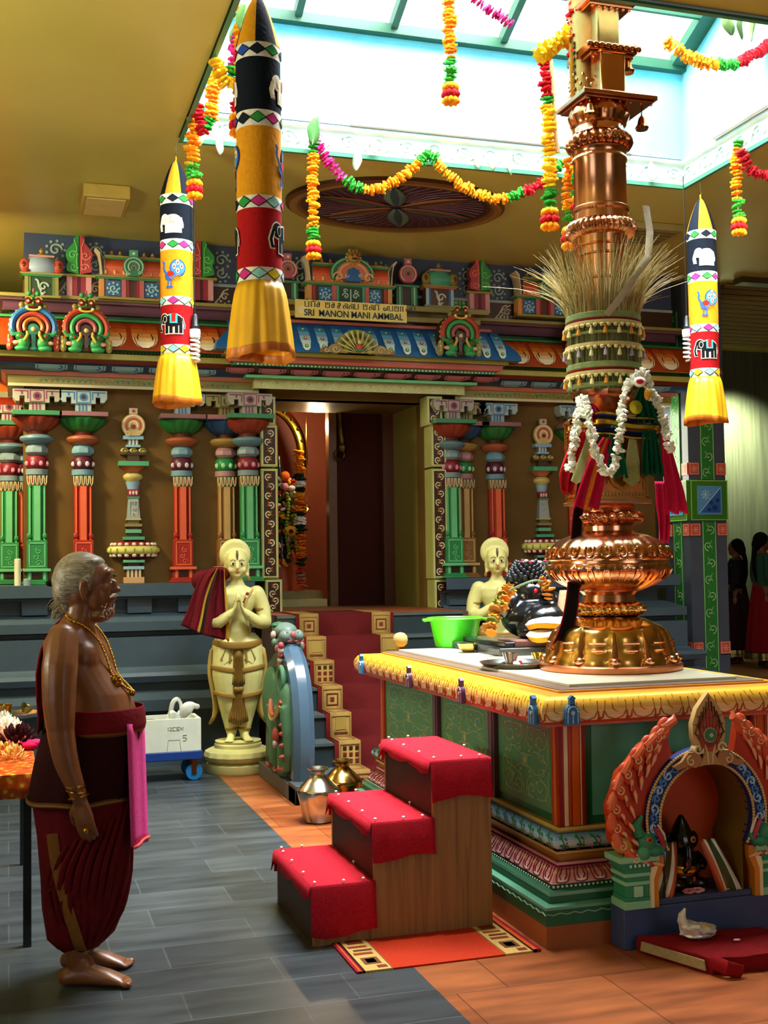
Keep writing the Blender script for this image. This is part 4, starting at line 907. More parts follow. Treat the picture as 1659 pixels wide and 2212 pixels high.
apart('green_step', [(-.16, .094, '1f5c3c'), (0, .094, '1f5c3c'), (0, .158, '6aa088'), (0, .170, '5a9478'), (-.03, .176, '17503a'), (-.035, .176, '1f5c3c'), (-.035, .205, '74a890'), (-.035, .220, '2c7050'), (-.055, .226, '184a34'), (-.055, .246, '184a34'), (-.16, .246, '184a34')], d_green)
def d_pink(mb):
    for a, b in LRUNS:
        C = Cove(mb, a, b, [(-.102, .30), (-.08, .285), (-.064, .262), (-.058, .25)]); n = int(C.L / .105)
        for i in range(n):
            x = (i + .5) * C.L / n; pw = C.L / n
            C.line([(x - pw * .36, 0), (x - pw * .38, .5), (x - pw * .3, .9), (x - pw * .1, 1), (x + pw * .1, 1), (x + pw * .3, .9), (x + pw * .38, .5), (x + pw * .36, 0)], .005, '7a1c34', .003)
            C.petal(x, pw * .5, .45, .97, ['d89c98', 'e4b4a8', 'f0d8cc', 'f0d8cc'], 4, .003)
            for q in (-1, 1): C.line([(x + q * pw * .14, .05), (x + q * pw * .2, .5), (x + q * pw * .1, .72)], .006, '7a1c34', .005)
apart('pink_lotus_moulding', [(-.16, .247, '8c2c44'), (-.055, .247, 'd8a09c'), (-.058, .255, 'd08880'), (-.064, .264, 'cc8078'), (-.08, .286, 'c09a5c'), (-.092, .293, 'b8606c'), (-.105, .302, 'a8304c'), (-.118, .304, 'a02848'), (-.108, .310, 'd89c94'), (-.108, .322, 'a8445c'), (-.16, .322, 'a8445c')], d_pink)
apart('gold_fillet', [(-.16, .323, '8a5a24'), (-.126, .323, 'a87430'), (-.126, .334, 'c08838'), (-.122, .335, 'b87c30'), (-.122, .350, '7a4a1c'), (-.126, .352, 'c8a058'), (-.105, .356, 'd0a860'), (-.105, .368, '6a3c18'), (-.15, .369, '6a3c18')])
ROLL = [(-.14 + .058 * cos(a) + .0, .408 + .036 * sin(a)) for a in np.linspace(1.35, -1.35, 9)]
def d_roll(mb):
    random.seed(5)
    for a, b in LRUNS:
        C = Cove(mb, a, b, ROLL); n = int(C.L / .10)
        for i in range(n):
            x = (i + .5) * C.L / n
            C.line([(x - .03, .10), (x - .008, .35), (x + .012, .6), (x + .01, .92)], .008, '2c7a50', .003)
            for dx, tt in ((-.022, .3), (.02, .35), (-.01, .6), (.03, .65), (.0, .82)): C.line([(x + dx - .012, tt - .04), (x + dx, tt), (x + dx + .012, tt + .05)], [.004, .014, .004], '2f8050', .004)
            for dx, tt in ((-.02, .75), (.026, .5)): C.line([(x + dx - .005, tt), (x + dx + .005, tt)], .011, 'b8302c', .006)
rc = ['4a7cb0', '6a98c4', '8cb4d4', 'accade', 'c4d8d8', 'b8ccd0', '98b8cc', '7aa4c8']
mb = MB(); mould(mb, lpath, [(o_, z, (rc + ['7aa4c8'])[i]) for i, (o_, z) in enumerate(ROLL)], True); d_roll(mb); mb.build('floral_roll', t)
apart('gold_ledge', [(-.16, .444, '8a6a24'), (-.118, .444, 'a88434'), (-.118, .452, 'd0b060'), (-.125, .464, '9a7a2c'), (-.16, .466, '9a7a2c')])
# body with recessed panels
mb = MB(); PI_ = .155; mb.box(AX0 - ox + PI_, AX1 - ox - PI_, AY0 - oy + PI_, AY1 - oy - PI_, .3, .93, '1f5c34')
mb.build('core', t)
zb, zt = .466, .925
xl = AX0 - ox + PI_; posts = [AY0 - oy + .132, 5.40 - oy, 6.20 - oy, AY1 - oy - .132]
for i, (ya, yb) in enumerate(((4.74, 5.35), (5.45, 6.15), (6.25, 7.17))):
    ya -= oy; yb -= oy; mb = MB(); mb.box(xl - .006, xl, ya - .03, yb + .03, zb, zt, '2a6a3e')
    p = Plane(mb, (xl - .006, yb, zb), (0, -1, 0), (0, 0, 1)); L = yb - ya; H = zt - zb
    p.rect(.0, L, .035, H - .03, '58946c', .003)
    c = 'a8bc88'; cx, cy = L / 2, H / 2 + .0; sx = L / 2 - .05; sy = H / 2 - .06; q = Plane(mb, p.o + V((-.003, 0, 0)), (0, -1, 0), (0, 0, 1))
    for u in (-1, 1):
        for v in (-1, 1):
            q.line([(cx + u * a * sx, cy + v * b * sy) for a, b in spiral(.66, .62, .34, 1.4, pi * .75, d=-1, n=26)], .005, c)
            q.line([(cx + u * a * sx, cy + v * b * sy) for a, b in spiral(.30, .72, .24, 1.3, pi * .2, d=1, n=20)], .0045, c)
            q.line([(cx + u * a * sx, cy + v * b * sy) for a, b in spiral(.72, .22, .18, 1.2, pi * .5, d=1, n=16)], .0045, c)
            q.line([(cx + u * a * sx, cy + v * b * sy) for a, b in ((.0, .12), (.2, .16), (.42, .3), (.62, .28), (.95, .05))], .0045, c)
            q.line([(cx + u * a * sx, cy + v * b * sy) for a, b in ((.05, .95), (.08, .6), (.2, .4), (.34, .36))], .0045, c)
            q.line([(cx + u * a * sx, cy + v * b * sy) for a, b in ((.98, 1), (1, .7), (.96, .35), (1, .1))], .004, c)
            for a, b in ((.5, .5), (.2, .28), (.86, .86), (.45, .9), (.15, .9), (.82, .12)): q.disc(cx + u * a * sx, cy + v * b * sy, .009, c, .003, 6)
    q.disc(cx, cy, .018, c, .003, 10); q.frame(cx - .03, cx + .03, cy - .03, cy + .03, .004, c)
    mb.build('side_panel', t, label='green panel with pale scroll tracery')
for i, y in enumerate((5.40 - oy, 6.20 - oy)):
    mb = MB(); mb.box(xl - .03, xl, y - .036, y + .036, zb, zt, '5c3a4c'); mb.box(xl - .034, xl - .03, y - .012, y + .012, zb, zt, '7a5468'); mb.build('purple_post', t, .003)
for x, y, sx, sy in ((AX0 - ox + .132, AY0 - oy + .132, 1, 1), (AX1 - ox - .132, AY0 - oy + .132, -1, 1), (AX0 - ox + .132, AY1 - oy - .132, 1, -1)):
    mb = MB(); mb.box(min(x, x + sx * .13), max(x, x + sx * .13), min(y, y + sy * .07), max(y, y + sy * .07), zb, zt, 'b83c14')
    yy_ = y - .002 if sy > 0 else y
    for k, (a, b, c) in enumerate(((.0, .018, '8a1c10'), (.026, .045, 'e8d8b0'), (.05, .056, 'd05a20'), (.066, .10, 'd8641c'), (.104, .11, 'f0c890'), (.118, .13, '8a1c10'))):
        if sy > 0: mb.box(min(x + sx * a, x + sx * b), max(x + sx * a, x + sx * b), y - .004, y, zb, zt, c)
    mb.box(x - .003 if sx > 0 else x, x if sx > 0 else x + .003, min(y + sy * .02, y + sy * .045), max(y + sy * .02, y + sy * .045), zb, zt, 'd8702c')
    mb.build('corner_post', t, .003, label='red and orange striped corner post')
mb = MB(); yf = AY0 - oy + PI_; p = Plane(mb, (xl + .11, yf, zb), (1, 0, 0), (0, 0, 1)); L = AX1 - AX0 - 2 * PI_ - .22
p.rect(0, L, 0, zt - zb, '1f6e44', .006); p.rect(.035, L - .035, .035, zt - zb - .03, '5cae8c', .009); mb.build('front_panel', t)
CORN = [(-.064, 1.032), (-.04, 1.03), (-.018, 1.018), (-.004, 1.0), (.004, .975), (0, .95), (-.006, .932)]
cc = ['e8a818', 'f0b41c', 'eab030', 'e4b850', 'e6cc88', 'e8dcb0']
def d_corn(mb):
    for a, b, kk in (((AX0 - ox, AY1 - oy), (AX0 - ox, AY0 - oy), 0), ((AX0 - ox, AY0 - oy), (AX1 - ox, AY0 - oy), 1)):
        C = Cove(mb, a, b, CORN); n = int(C.L / (.125))
        for i in range(n):
            x = (i + .5) * C.L / n; pw = C.L / n
            C.line([(x - pw * .36, .42), (x - pw * .38, .7), (x - pw * .28, .88), (x - pw * .1, .97), (x, 1.0), (x + pw * .1, .97), (x + pw * .28, .88), (x + pw * .38, .7), (x + pw * .36, .42)], .004, 'b04a18', .0025)
            for q in (-1, 1): C.line([(x + q * pw * .5 - .012, .98), (x + q * pw * .43, .9), (x + q * pw * .41, .7)], [.014, .008, .003], 'b04418', .003)
            C.line([(x - pw * .12, .5), (x - pw * .08, .66), (x + pw * .04, .72), (x + pw * .12, .70)], .003, 'b04a18', .003); C.line([(x - pw * .14, .3), (x - pw * .14, .55)], .002, 'c88a30', .003); C.line([(x + pw * .1, .3), (x + pw * .1, .5)], .002, 'c88a30', .003)
mb = MB(); mould(mb, apath, [(-.2, 1.034, 'c8841c')] + [(o_, z, (cc + ['b84c1c'])[i]) for i, (o_, z) in enumerate(CORN)] + [(-.012, .922, 'a83c18'), (-.03, .918, 'c8705c'), (-.03, .908, 'a84a38'), (-.12, .905, 'a84a38')], True)
d_corn(mb); mb.build('cornice', t, label='yellow cornice with cream petals')
mb = MB(); x0, x1, y0, y1 = AX0 - ox + .15, AX1 - ox - .15, AY0 - oy + .15, AY1 - oy - .12
mb.box(x0, x1, y0, y1, 1.03, 1.043, 'c88424'); mb.box(x0 + .012, x1 - .012, y0 + .012, y1 - .012, 1.043, 1.047, '6a5446'); mb.build('top_slab', t, .003)
mb = MB(); mb.box(x0 + .10, x1 - .10, y0 + .10, y1 - .04, 1.047, 1.06, 'd8d4b8|g'); mb.build('stone_top', t, .002, label='pale marble top')
AT = 1.06
def mini_kudu(o, u, c1, c2):
    mb = MB(); p = Plane(mb, o, u, (0, 0, 1)); p.fill(arc(0, 0, .030, 0, 180, 12) + [(-.034, -.055), (.034, -.055)], c1, .02); p.line(arc(0, 0, .022, 0, 180, 10), .006, c2, .024)
    for i in range(7): p.disc(.022 * cos(i * pi / 6), -.0 + .022 * sin(i * pi / 6), .004, c2, .026, 6)
    p.disc(0, -.005, .009, c2, .024, 8); p.line([(0, -.012), (0, -.05)], .005, c2, .024); p.line([(-.022, 0), (-.024, -.05)], .005, c2, .022); p.line([(.022, 0), (.024, -.05)], .005, c2, .022)
    p.fill([(-.012, .026), (.012, .026), (.01, .05), (.016, .055), (0, .068), (-.016, .055), (-.01, .05)], c1, .02); mb.build('cornice_boss', t, label=('blue' if c1 < '4' else 'purple') + ' horseshoe boss')
for y, c1, c2 in ((7.155, '2c6aa4', 'b0d0e4'), (6.23, '5a3a58', 'c8b0c4'), (5.435, '5a3a58', 'c8b0c4'), (4.60, '2c6aa4', 'b0d0e4')): mini_kudu((AX0 - ox - .003, y - oy, .975), (0, -1, 0), c1, c2)
mini_kudu((2.25 - ox, AY0 - oy - .003, .975), (1, 0, 0), '2c6aa4', 'b0d0e4'); mini_kudu((3.35 - ox, AY0 - oy - .003, .975), (1, 0, 0), '2c6aa4', 'b0d0e4')

# ================================================================ ARCHED NICHE SHRINE IN FRONT
NX, NY = 2.80, 4.42
t = thing('niche_shrine', 'small arched niche with red flame carving at the front of the altar', 'shrine', (NX, NY, 0))
mb = MB(); mb.box(-.385, .385, 0, .115, 0, .168, '3e4c74'); mb.box(-.23, .23, .0, .23, .169, .195, '3a466a'); mb.box(-.23, .23, .116, .23, 0, .168, '3a466a'); mb.build('base', t, .004)
for q in (-1, 1):
    mb = MB(); g_ = '2f8a64'; gl_ = '8cc8a0'
    for z0, z1, e_ in ((.168, .20, .012), (.20, .215, .004), (.215, .265, 0), (.265, .28, .008), (.28, .30, .0), (.30, .315, .012), (.315, .335, .004), (.335, .352, .02), (.352, .362, .03), (.362, .386, .04)):
        mb.box(q * .325 - .052 - e_, q * .325 + .052 + e_, -.012 - e_ * .6, .10, z0, z1, gl_ if e_ in (.012, .008, .04) else g_)
    mb.box(q * .325 - .02, q * .325 + .02, -.022, -.01, .218, .262, 'a0d4b0')
    for i in range(5): mb.ell((q * .325 - .04 + i * .02, -.03, .348), (.007, .006, .007), 'c8e0c0', 6, 5)
    mb.build('side_pier', t, .002)
    mb = MB(); mb.prism([(.268, .17), (.232, .17), (.232, .28), (.205, .34), (.205, .385), (.25, .385), (.268, .30)], (0, -.02, 0), (q, 0, 0), (0, 0, 1), (0, 1, 0), .12, 'd07c1c'); mb.prism([(.27, .17), (.255, .17), (.255, .285), (.235, .335), (.235, .385), (.255, .385), (.27, .30)], (0, -.024, 0), (q, 0, 0), (0, 0, 1), (0, 1, 0), .02, 'e8d8a8'); mb.build('orange_strip', t)
AZ = .525
def hoop(r, ry=None, a0=-32, a1=212, n=40): return [(r * cos(radians(a)), AZ + (ry or r) * sin(radians(a))) for a in np.linspace(a0, a1, n)]
def band(name, ri, ro_, y0, y1, c, **k):
    mb = MB(); A = hoop(ri); B_ = hoop(ro_); n = len(A); vs = []
    for a, b in zip(A, B_): vs += [(a[0], y0, a[1]), (b[0], y0, b[1]), (b[0], y1, b[1]), (a[0], y1, a[1])]
    fs = [(i * 4 + j, i * 4 + (j + 1) % 4, (i + 1) * 4 + (j + 1) % 4, (i + 1) * 4 + j) for i in range(n - 1) for j in range(4)] + [(3, 2, 1, 0), tuple((n - 1) * 4 + j for j in range(4))]
    mb.add(vs, fs, c); return mb
mb = band('', .222, .288, -.03, .02, '1a2c66')
for i, (r, s_) in enumerate(((.226, .007), (.287, .007))):
    for x_, z_ in hoop(r, n=int(r * 340)): mb.ell((x_, -.033, z_), s_, 'd0b070', 6, 5)
p = Plane(mb, (0, -.031, 0), (1, 0, 0), (0, 0, 1))
for i, a in enumerate(list(range(-20, 62, 17)) + list(range(118, 205, 17))):
    for c, r, o_ in (('9cc4e8', .024, 0), ('4a84c8', .020, 8)):
        x_ = .257 * cos(radians(a + o_)); z_ = AZ + .257 * sin(radians(a + o_)); p.curl(x_, z_, r, c, .0075, 1.15, radians(a) + i, (-1) ** i, .004 + o_ * .0002)
        p.line([(x_ - .02 * sin(radians(a)), z_ + .02 * cos(radians(a))), (x_ + .01 * cos(radians(a)), z_ + .01 * sin(radians(a))), (x_ + .025 * sin(radians(a)) , z_ - .025 * cos(radians(a)))], [.002, .009, .002], c, .005)
mb.build('blue_band', t, label='blue arch band with white scrolls')
for q in (-1, 1):                                            # flames
    mb = MB(); P_ = []
    outer = [(-38, .33), (-25, .42), (-10, .455), (0, .45), (10, .465), (20, .455), (30, .47), (40, .455), (50, .465), (58, .46), (64, .475), (69, .50)]
    inner = [(66, .40), (60, .30), (45, .292), (20, .292), (-5, .292), (-32, .292)]
    poly = [(r * cos(radians(a)) * (.985 if r > .4 else 1), AZ + r * sin(radians(a)) * .86 + (0 if r > .3 else r * sin(radians(a)) * .14)) for a, r in outer + inner]
    mb.prism(poly, (0, -.01, 0), (q, 0, 0), (0, 0, 1), (0, 1, 0), .045, 'b83818')
    for i, (a, r) in enumerate(((-30, .36), (-24, .42)) if 0 else ((-28, .38), (-16, .41), (-4, .42), (8, .425), (20, .425), (31, .425), (42, .425), (52, .43), (60, .44), (66, .46))):
        x_ = q * r * cos(radians(a)); z_ = AZ + r * sin(radians(a)) * .87; c = 'd04c28' if i > 1 else 'c8903c'
        mb.ell((0, 0, 0), (.034, .020, .050), c, 12, 8, local=Matrix.Translation((x_, -.012, z_ + .008)) @ Matrix.Rotation(q * radians(90 - a - 38) * -1 * -1, 4, 'Y'))
        tx = q * (r + .02) * cos(radians(a + 7)); tz = AZ + (r + .02) * sin(radians(a + 7)) * .87 + .02
        mb.tube([(x_ * 1.04, -.014, z_ + .01), (tx * 1.01, -.022, tz - .01), (tx * 1.0, -.02, tz + .014)], [.024, .018, .003], 'd8643c', 8)
        pp = Plane(mb, (0, -.034, 0), (1, 0, 0), (0, 0, 1)); pp.curl(x_ + q * .008, z_ + .006, .020, 'f0c8a0', .005, 1.2, pi / 2, q, .003)
        for k in range(3):
            r1 = r - .03 - k * .02; a2 = a - 3 - k * 4; x1_ = q * r1 * cos(radians(a2)); z1_ = AZ + r1 * sin(radians(a2)) * .9
            mb.tube([(x_ * .97, -.02, z_ - .006), (x1_, -.028, z1_), (q * (r1 - .02) * cos(radians(a2 - 6)), -.02, AZ + (r1 - .02) * sin(radians(a2 - 6)) * .92)], [.004, .008, .003], ['e8b088', 'c84424', 'e8b088'][k], 6)
    mb.build('flame_border', t, label='red flame border')
    mb = MB(); cx_ = q * .285; g_ = '2f8460'
    mb.ell((cx_, -.02, .44), (.045, .035, .045), g_); mb.ell((cx_ + q * -.03, -.03, .405), (.04, .03, .025), g_); mb.tube([(cx_ + q * .03, -.02, .47), (cx_ + q * .045, -.02, .51), (cx_ + q * .02, -.025, .55)], [.025, .02, .006], g_, 8)
    mb.tube([(cx_ - q * .03, -.04, .50), (cx_ - q * .055, -.045, .46), (cx_ - q * .07, -.04, .415)], [.006, .012, .008], 'a82c38', 8); mb.tube([(cx_ - q * .045, -.035, .51), (cx_ - q * .07, -.04, .47), (cx_ - q * .085, -.035, .42)], [.004, .007, .004], 'e0d4c0', 6)
    mb.ell((cx_ + q * .005, -.05, .455), (.013, .01, .013), 'c8541c', 8, 6); mb.ell((cx_ + q * .005, -.058, .455), (.006, .005, .006), '100808', 6, 5); mb.ell((cx_ + q * .02, -.035, .40), (.03, .022, .03), '4a9a70', 10, 8); mb.tube([(cx_ - q * .05, -.03, .40), (cx_ - q * .08, -.035, .43), (cx_ - q * .075, -.035, .455)], [.018, .012, .005], g_, 8)
    mb.build('dragon', t)
mb = MB(); p = Plane(mb, (0, -.03, 0), (1, 0, 0), (0, 0, 1))
leaf = [(-.03, .79), (-.06, .81), (-.078, .86), (-.078, .92), (-.055, .98), (-.022, 1.02), (0, 1.045), (.022, 1.02), (.055, .98), (.078, .92), (.078, .86), (.06, .81), (.03, .79)]
p.fill(leaf, 'c8a468', .03); p.fill([(x * .6, .80 + (z - .79) * .72) for x, z in leaf], 'a8482c', .036)
for i in range(-4, 5): p.line([(i * .007, .82), (i * .017, .88 + (4 - abs(i)) * .02), (i * .012 * (1 if abs(i) < 4 else .9), .98 + (4 - abs(i)) * .012 - abs(i) * .008)], .003, '6a3018', .038)
for k in range(3): p.line([(-.075 + k * .008, .88 + k * .035), (0, .85 + k * .045), (.075 - k * .008, .88 + k * .035)], .003, '6a3018', .038)
p.disc(0, .87, .032, 'b89860', .04, 16); p.disc(0, .87, .026, '2f7a64', .046, 16); p.disc(0, .87, .009, 'c8b878', .05, 8)
mb.build('crest', t, label='cream leaf crest')
mb = MB(); p = Plane(mb, (0, -.034, 0), (1, 0, 0), (0, 0, 1)); p.fill([(-.03, .745), (-.05, .74), (-.02, .80), (-.03, .84), (.03, .84), (.02, .80), (.05, .74), (.03, .745)], 'b08a58', .03)
for q in (-1, 1):
    p.fill([(q * .03, .75), (q * .05, .80), (q * .10, .80), (q * .13, .765), (q * .17, .745), (q * .15, .73), (q * .10, .745), (q * .07, .735)], 'a8784c', .026); p.curl(q * .055, .815, .024, 'e0cca0', .009, 1.2, 0, q, .034); p.curl(q * .09, .765, .022, 'd8bc88', .008, 1.2, pi / 2, -q, .032); p.line([(q * .01, .75), (q * .012, .79), (q * .025, .83)], .008, 'd8bc88', .034)
mb.build('scrollwork', t)
mb = MB(); A = hoop(.222, n=30); rows = []
for y_ in (-.0, .235): rows.append([(a, y_, b) for a, b in [(A[0][0], .17)] + A + [(A[-1][0], .17)]])
mb.grid(rows, '7a5c20'); mb.build('niche_lining', t, label='olive niche lining')
mb = MB(); mb.prism([(.235, .17)] + [(a * 1.06, b + .008) for a, b in A] + [(-.235, .17)], (0, .225, 0), (1, 0, 0), (0, 0, 1), (0, 1, 0), .02, 'c84a18'); mb.build('niche_back', t, label='red niche back wall')

# idol in the niche
t = thing('black_idol', 'black stone idol wearing a gold band inside the arched niche', 'idol', (NX - .035, NY + .13, .195))
mb = MB(); mb.ell((0, 0, .09), (.085, .06, .09), 'x'); mb.ell((0, 0, .03), (.10, .07, .035), 'x'); mb.ell((0, -.02, .20), (.06, .045, .06), 'x'); mb.lathe([(.045, .24), (.03, .275), (.01, .31), (0, .315)], 'x', 14, (0, -.01, 0))
for q in (-1, 1): mb.ell((q * .06, -.005, .20), (.028, .012, .04), 'x'); mb.tube([(q * .07, 0, .14), (q * .095, -.03, .10), (q * .07, -.06, .09)], [.022, .02, .016], 'x', 8); mb.ell((q * .055, -.06, .03), (.045, .03, .022), 'x')
mb.tube([(0, -.06, .19), (-.005, -.075, .14), (-.01, -.075, .10), (-.03, -.07, .08)], [.022, .018, .014, .012], 'x', 10); mb.slots = ['0c0c0e|g']; mb.m = [0] * len(mb.m)
fuse(mb, 'body', '0b0b0d|g', t, .007, 3)
mb = MB(); mb.tube([(-.085 * cos(a), -.068 * sin(a), .095 - .012 * sin(a)) for a in np.linspace(0, pi, 14)], (.02, .008), 'd8a018|m', 8, up=(0, 0, 1)); mb.build('gold_band', t)
mb = MB(); mb.ell((.022, -.068, .215), (.014, .006, .014), 'c8742c', 12, 8); mb.ell((.022, -.074, .215), (.007, .004, .007), '0a0a0a', 8, 6); mb.ell((-.02, -.083, .115), (.005, .004, .012), 'b81c14', 8, 6); mb.ell((.01, -.09, .055), (.006, .005, .012), 'b81c14', 8, 6); mb.build('painted_marks', t)
def shawl(q):
    lab = 'striped white, green and orange shawl hanging %s of the black idol' % ('left' if q < 0 else 'right')
    mb = MB(); stripes = ['a8401c', 'c05a24', 'e8e0d0', '5a4c1c', '4a4420', '2c4a2c', 'e8e4d8', 'c8c0b0']; rows = []; L = 12
    for i in range(L + 1):
        u = i / L; z_ = .405 - .215 * u ** 1.1; c0 = .055 + .03 * u + .025 * u * u; wdt = .075 + .045 * u
        rows.append([(q * (c0 + wdt * k / 8), .04 - .06 * sin(u * 1.7) + .008 * sin(k * 1.6 + u * 3), z_ + (.0 if k < 6 else -.01 * u)) for k in range(9)])
    cols = list(zip(*rows)); mb.grid([list(c) for c in cols], stripes); o = mb.build('striped_shawl', None, solid=.004); o.location = (NX - .035, NY + .03, 0); tag(o, lab, 'cloth')
shawl(-1); shawl(1)
# ================================================================ COPPER FLAGPOLE
PX_, PYy = 2.90, 5.39; PK = .00235
def pz(py): return at(1348 - (1448 - py) * .012, py, 1, PYy).z - AT
POLE = thing('copper_flagpole', 'tall polished copper temple flagpole standing on the altar', 'flagpole', (PX_, PYy, AT))
cu = 'e0a078|m'; cud = 'cc8458|m'; brs = 'ecbc74|m'
def lz(lst): return [(r * PK, z) for r, z in lst]
mb = MB(); mb.lathe([(.352, 0), (.357, .008), (.357, .03), (.35, .036), (.0, .036)], 'b87048|M', 64, caps=(True, False)); mb.build('base_disc', POLE)
def petals(n, amp, zc, zr): return lambda a, z, r: 1 + amp * (abs(cos(n * a / 2)) - .5) * max(0, 1 - abs(z - zc) / zr)
z0 = .036; zt = pz(1352)
prof = [(143, z0), (141, z0 + .02), (136, z0 + .045), (131, z0 + .06), (128, z0 + .09), (124, z0 + .13), (118, z0 + .16), (108, z0 + .185), (100, z0 + .19), (88, z0 + .205), (64, z0 + .225), (60, zt)]
mb = MB(); mb.lathe(lz(prof), brs, 96, rf=lambda a, z, r: 1 + .05 * (abs(sin(6 * a)) ** .6 - .6) * (z < z0 + .18))
for i in range(12):
    a = i * pi / 6 + .1; mb.tube([((r_) * PK * cos(a), (r_) * PK * sin(a), z) for r_, z in ((134, z0 + .03), (132, z0 + .07), (129, z0 + .11), (120, z0 + .16))], [.02, .014, .010, .006], cu, 8); mb.ell((139 * PK * cos(a), 139 * PK * sin(a), z0 + .022), (.03, .03, .022), cu, 10, 8)
    a += pi / 12
    for k in range(3): mb.tube([((136 - abs(q) * 3) * PK * cos(a + q * (.05 + .04 * k)), (136 - abs(q) * 3) * PK * sin(a + q * (.05 + .04 * k)), z0 + .04 + .035 * k - abs(q) * 0) for q in (-1, -.5, 0, .5, 1)], .005, cu, 5)
mb.build('bell_base', POLE)
def ringed(name, yb, yt, r, n, c=cu, rb=None):
    b_, t_ = pz(yb), pz(yt); m_ = (b_ + t_) / 2; h = (t_ - b_) / 2; rb = rb or r * .8
    prof = [(rb + (r - rb) * sin(pi * k / 8) ** .7 if 0 < k < 8 else rb, b_ + 2 * h * k / 8) for k in range(9)]
    mb = MB(); mb.lathe(lz(prof), c, n * 6 if n else 48, rf=(lambda a, z, r_: 1 + .05 * cos(n * a + 3 * (z - m_) / h * .5)) if n else None); return mb.build(name, POLE)
mb = MB(); mb.lathe(lz([(60, zt), (57, pz(1342)), (57, pz(1331)), (62, pz(1329)), (64, pz(1326))]), cu, 48); mb.build('neck', POLE)
ringed('beaded_ring', 1328, 1300, 76, 28, brs)
mb = MB(); mb.lathe(lz([(62, pz(1300)), (57, pz(1297)), (55, pz(1284)), (60, pz(1278)), (66, pz(1274))]), cu, 48); mb.build('neck', POLE)
pot = [(64, 1276), (80, 1270), (98, 1262), (114, 1252), (125, 1241), (130, 1229), (131, 1219), (128, 1216), (128, 1211), (131, 1208), (130, 1198), (125, 1187), (115, 1175), (102, 1165), (84, 1157), (72, 1154), (60, 1152)]
mb = MB(); mb.lathe([(r * PK, pz(y)) for r, y in pot], cu, 144, rf=lambda a, z, r: 1 + (.022 * abs(sin(18 * a)) if z < pz(1222) else (.022 * abs(sin(12 * a)) if z > pz(1205) and z < pz(1160) else 0)))
for i in range(24):
    a = i * pi / 12
    def S(da, y, e=1.03):
        rr = np.interp(-y, [-q[1] for q in pot], [q[0] for q in pot]) * PK * e; return (rr * cos(a + da), rr * sin(a + da), pz(y))
    mb.tube([S(-.07, 1182), S(-.075, 1192), S(-.05, 1201), S(0, 1204), S(.05, 1201), S(.075, 1192), S(.07, 1182)], .005, cud, 5); mb.ell(S(0, 1188, 1.01), (.012, .012, .018), brs, 8, 6)
    mb.tube([S(-.05, 1252), S(-.055, 1240), S(-.03, 1230), S(.03, 1230), S(.055, 1240), S(.05, 1252)], .004, cud, 5)
mb.build('pot', POLE)
mb = MB(); mb.lathe(lz([(60, pz(1152)), (54, pz(1147)), (54, pz(1137)), (60, pz(1133))]), cu, 48); mb.build('neck', POLE)
ringed('beaded_ring', 1133, 1105, 76, 24)
mb = MB(); mb.lathe(lz([(58, pz(1105)), (60, pz(1098)), (56, pz(1090)), (56, pz(1084))]), cu, 32); mb.build('neck', POLE)
bz0, bz1 = pz(1086), pz(905); bh = .152
mb = MB(); mb.box(-bh, bh, -bh, bh, bz0, bz1, 'b87038|M'); p = Plane(mb, (0, -bh, 0), (1, 0, 0), (0, 0, 1)); l_ = Plane(mb, (-bh, 0, 0), (0, -1, 0), (0, 0, 1))
for P2 in (p, l_):
    P2.frame(-bh + .006, bh - .006, bz0 + .01, bz1 - .01, .008, 'd89a50|m', .006)
    for i in range(14): P2.disc(-bh + .03 + i * .019, bz0 + .035, .006, 'd8a058|m', .006, 6)
    for i in range(18): P2.disc(bh - .025, bz0 + .06 + i * .018, .006, 'd8a058|m', .005, 6); P2.disc(-bh + .025, bz0 + .06 + i * .018, .006, 'd8a058|m', .005, 6)
    P2.disc(0, bz0 + .15, .075, 'd89a3c|m', .010, 24, .09); P2.curl(-.0, bz0 + .15, .05, 'b87038|M', .012, 1.2, 0, 1, .016); P2.curl(-.085, bz0 + .1, .03, 'd8a058|m', .008, 1.2, 0, 1, .006); P2.curl(.085, bz0 + .1, .03, 'd8a058|m', .008, 1.2, pi, -1, .006)
mb.box(-bh - .012, bh + .012, -bh - .012, bh + .012, bz0 - .012, bz0 + .006, cu); mb.build('square_block', POLE, .003)
mb = MB(); mb.lathe([(.10, bz1), (.12, pz(885)), (.15, pz(868)), (.165, pz(858)), (.17, pz(850)), (.15, pz(845))], cu, 32, rf=lambda a, z, r: 1 + .03 * cos(16 * a)); mb.build('bowl_ring', POLE)
mb = MB(); mb.lathe(lz([(58, pz(848)), (58, pz(520))]), cu, 48)
for y in (612, 560, 540): mb.lathe(lz([(59, pz(y + 3)), (62, pz(y + 1)), (62, pz(y - 1)), (59, pz(y - 3))]), 'd08040|m', 48)
mb.build('lower_shaft', POLE)
ringed('beaded_ring', 520, 484, 76, 36, cu, 60)
mb = MB(); mb.lathe(lz([(60, pz(484)), (59, pz(468)), (63, pz(464)), (63, pz(458)), (58, pz(454)), (57, pz(360)), (60, pz(356)), (60, pz(350)), (57, pz(346)), (58, pz(338)), (62, pz(334))]), cu, 48); mb.build('upper_shaft', POLE)
ringed('beaded_ring', 334, 300, 71, 26, cud, 58)
mb = MB(); mb.lathe(lz([(58, pz(300)), (54, pz(294)), (54, pz(284)), (60, pz(280))]), cu, 40); mb.lathe(lz([(58, pz(280)), (66, pz(262)), (62, pz(248)), (56, pz(240))]), cud, 84, rf=lambda a, z, r: 1 + .035 * abs(sin(7 * a))); mb.build('capital', POLE)
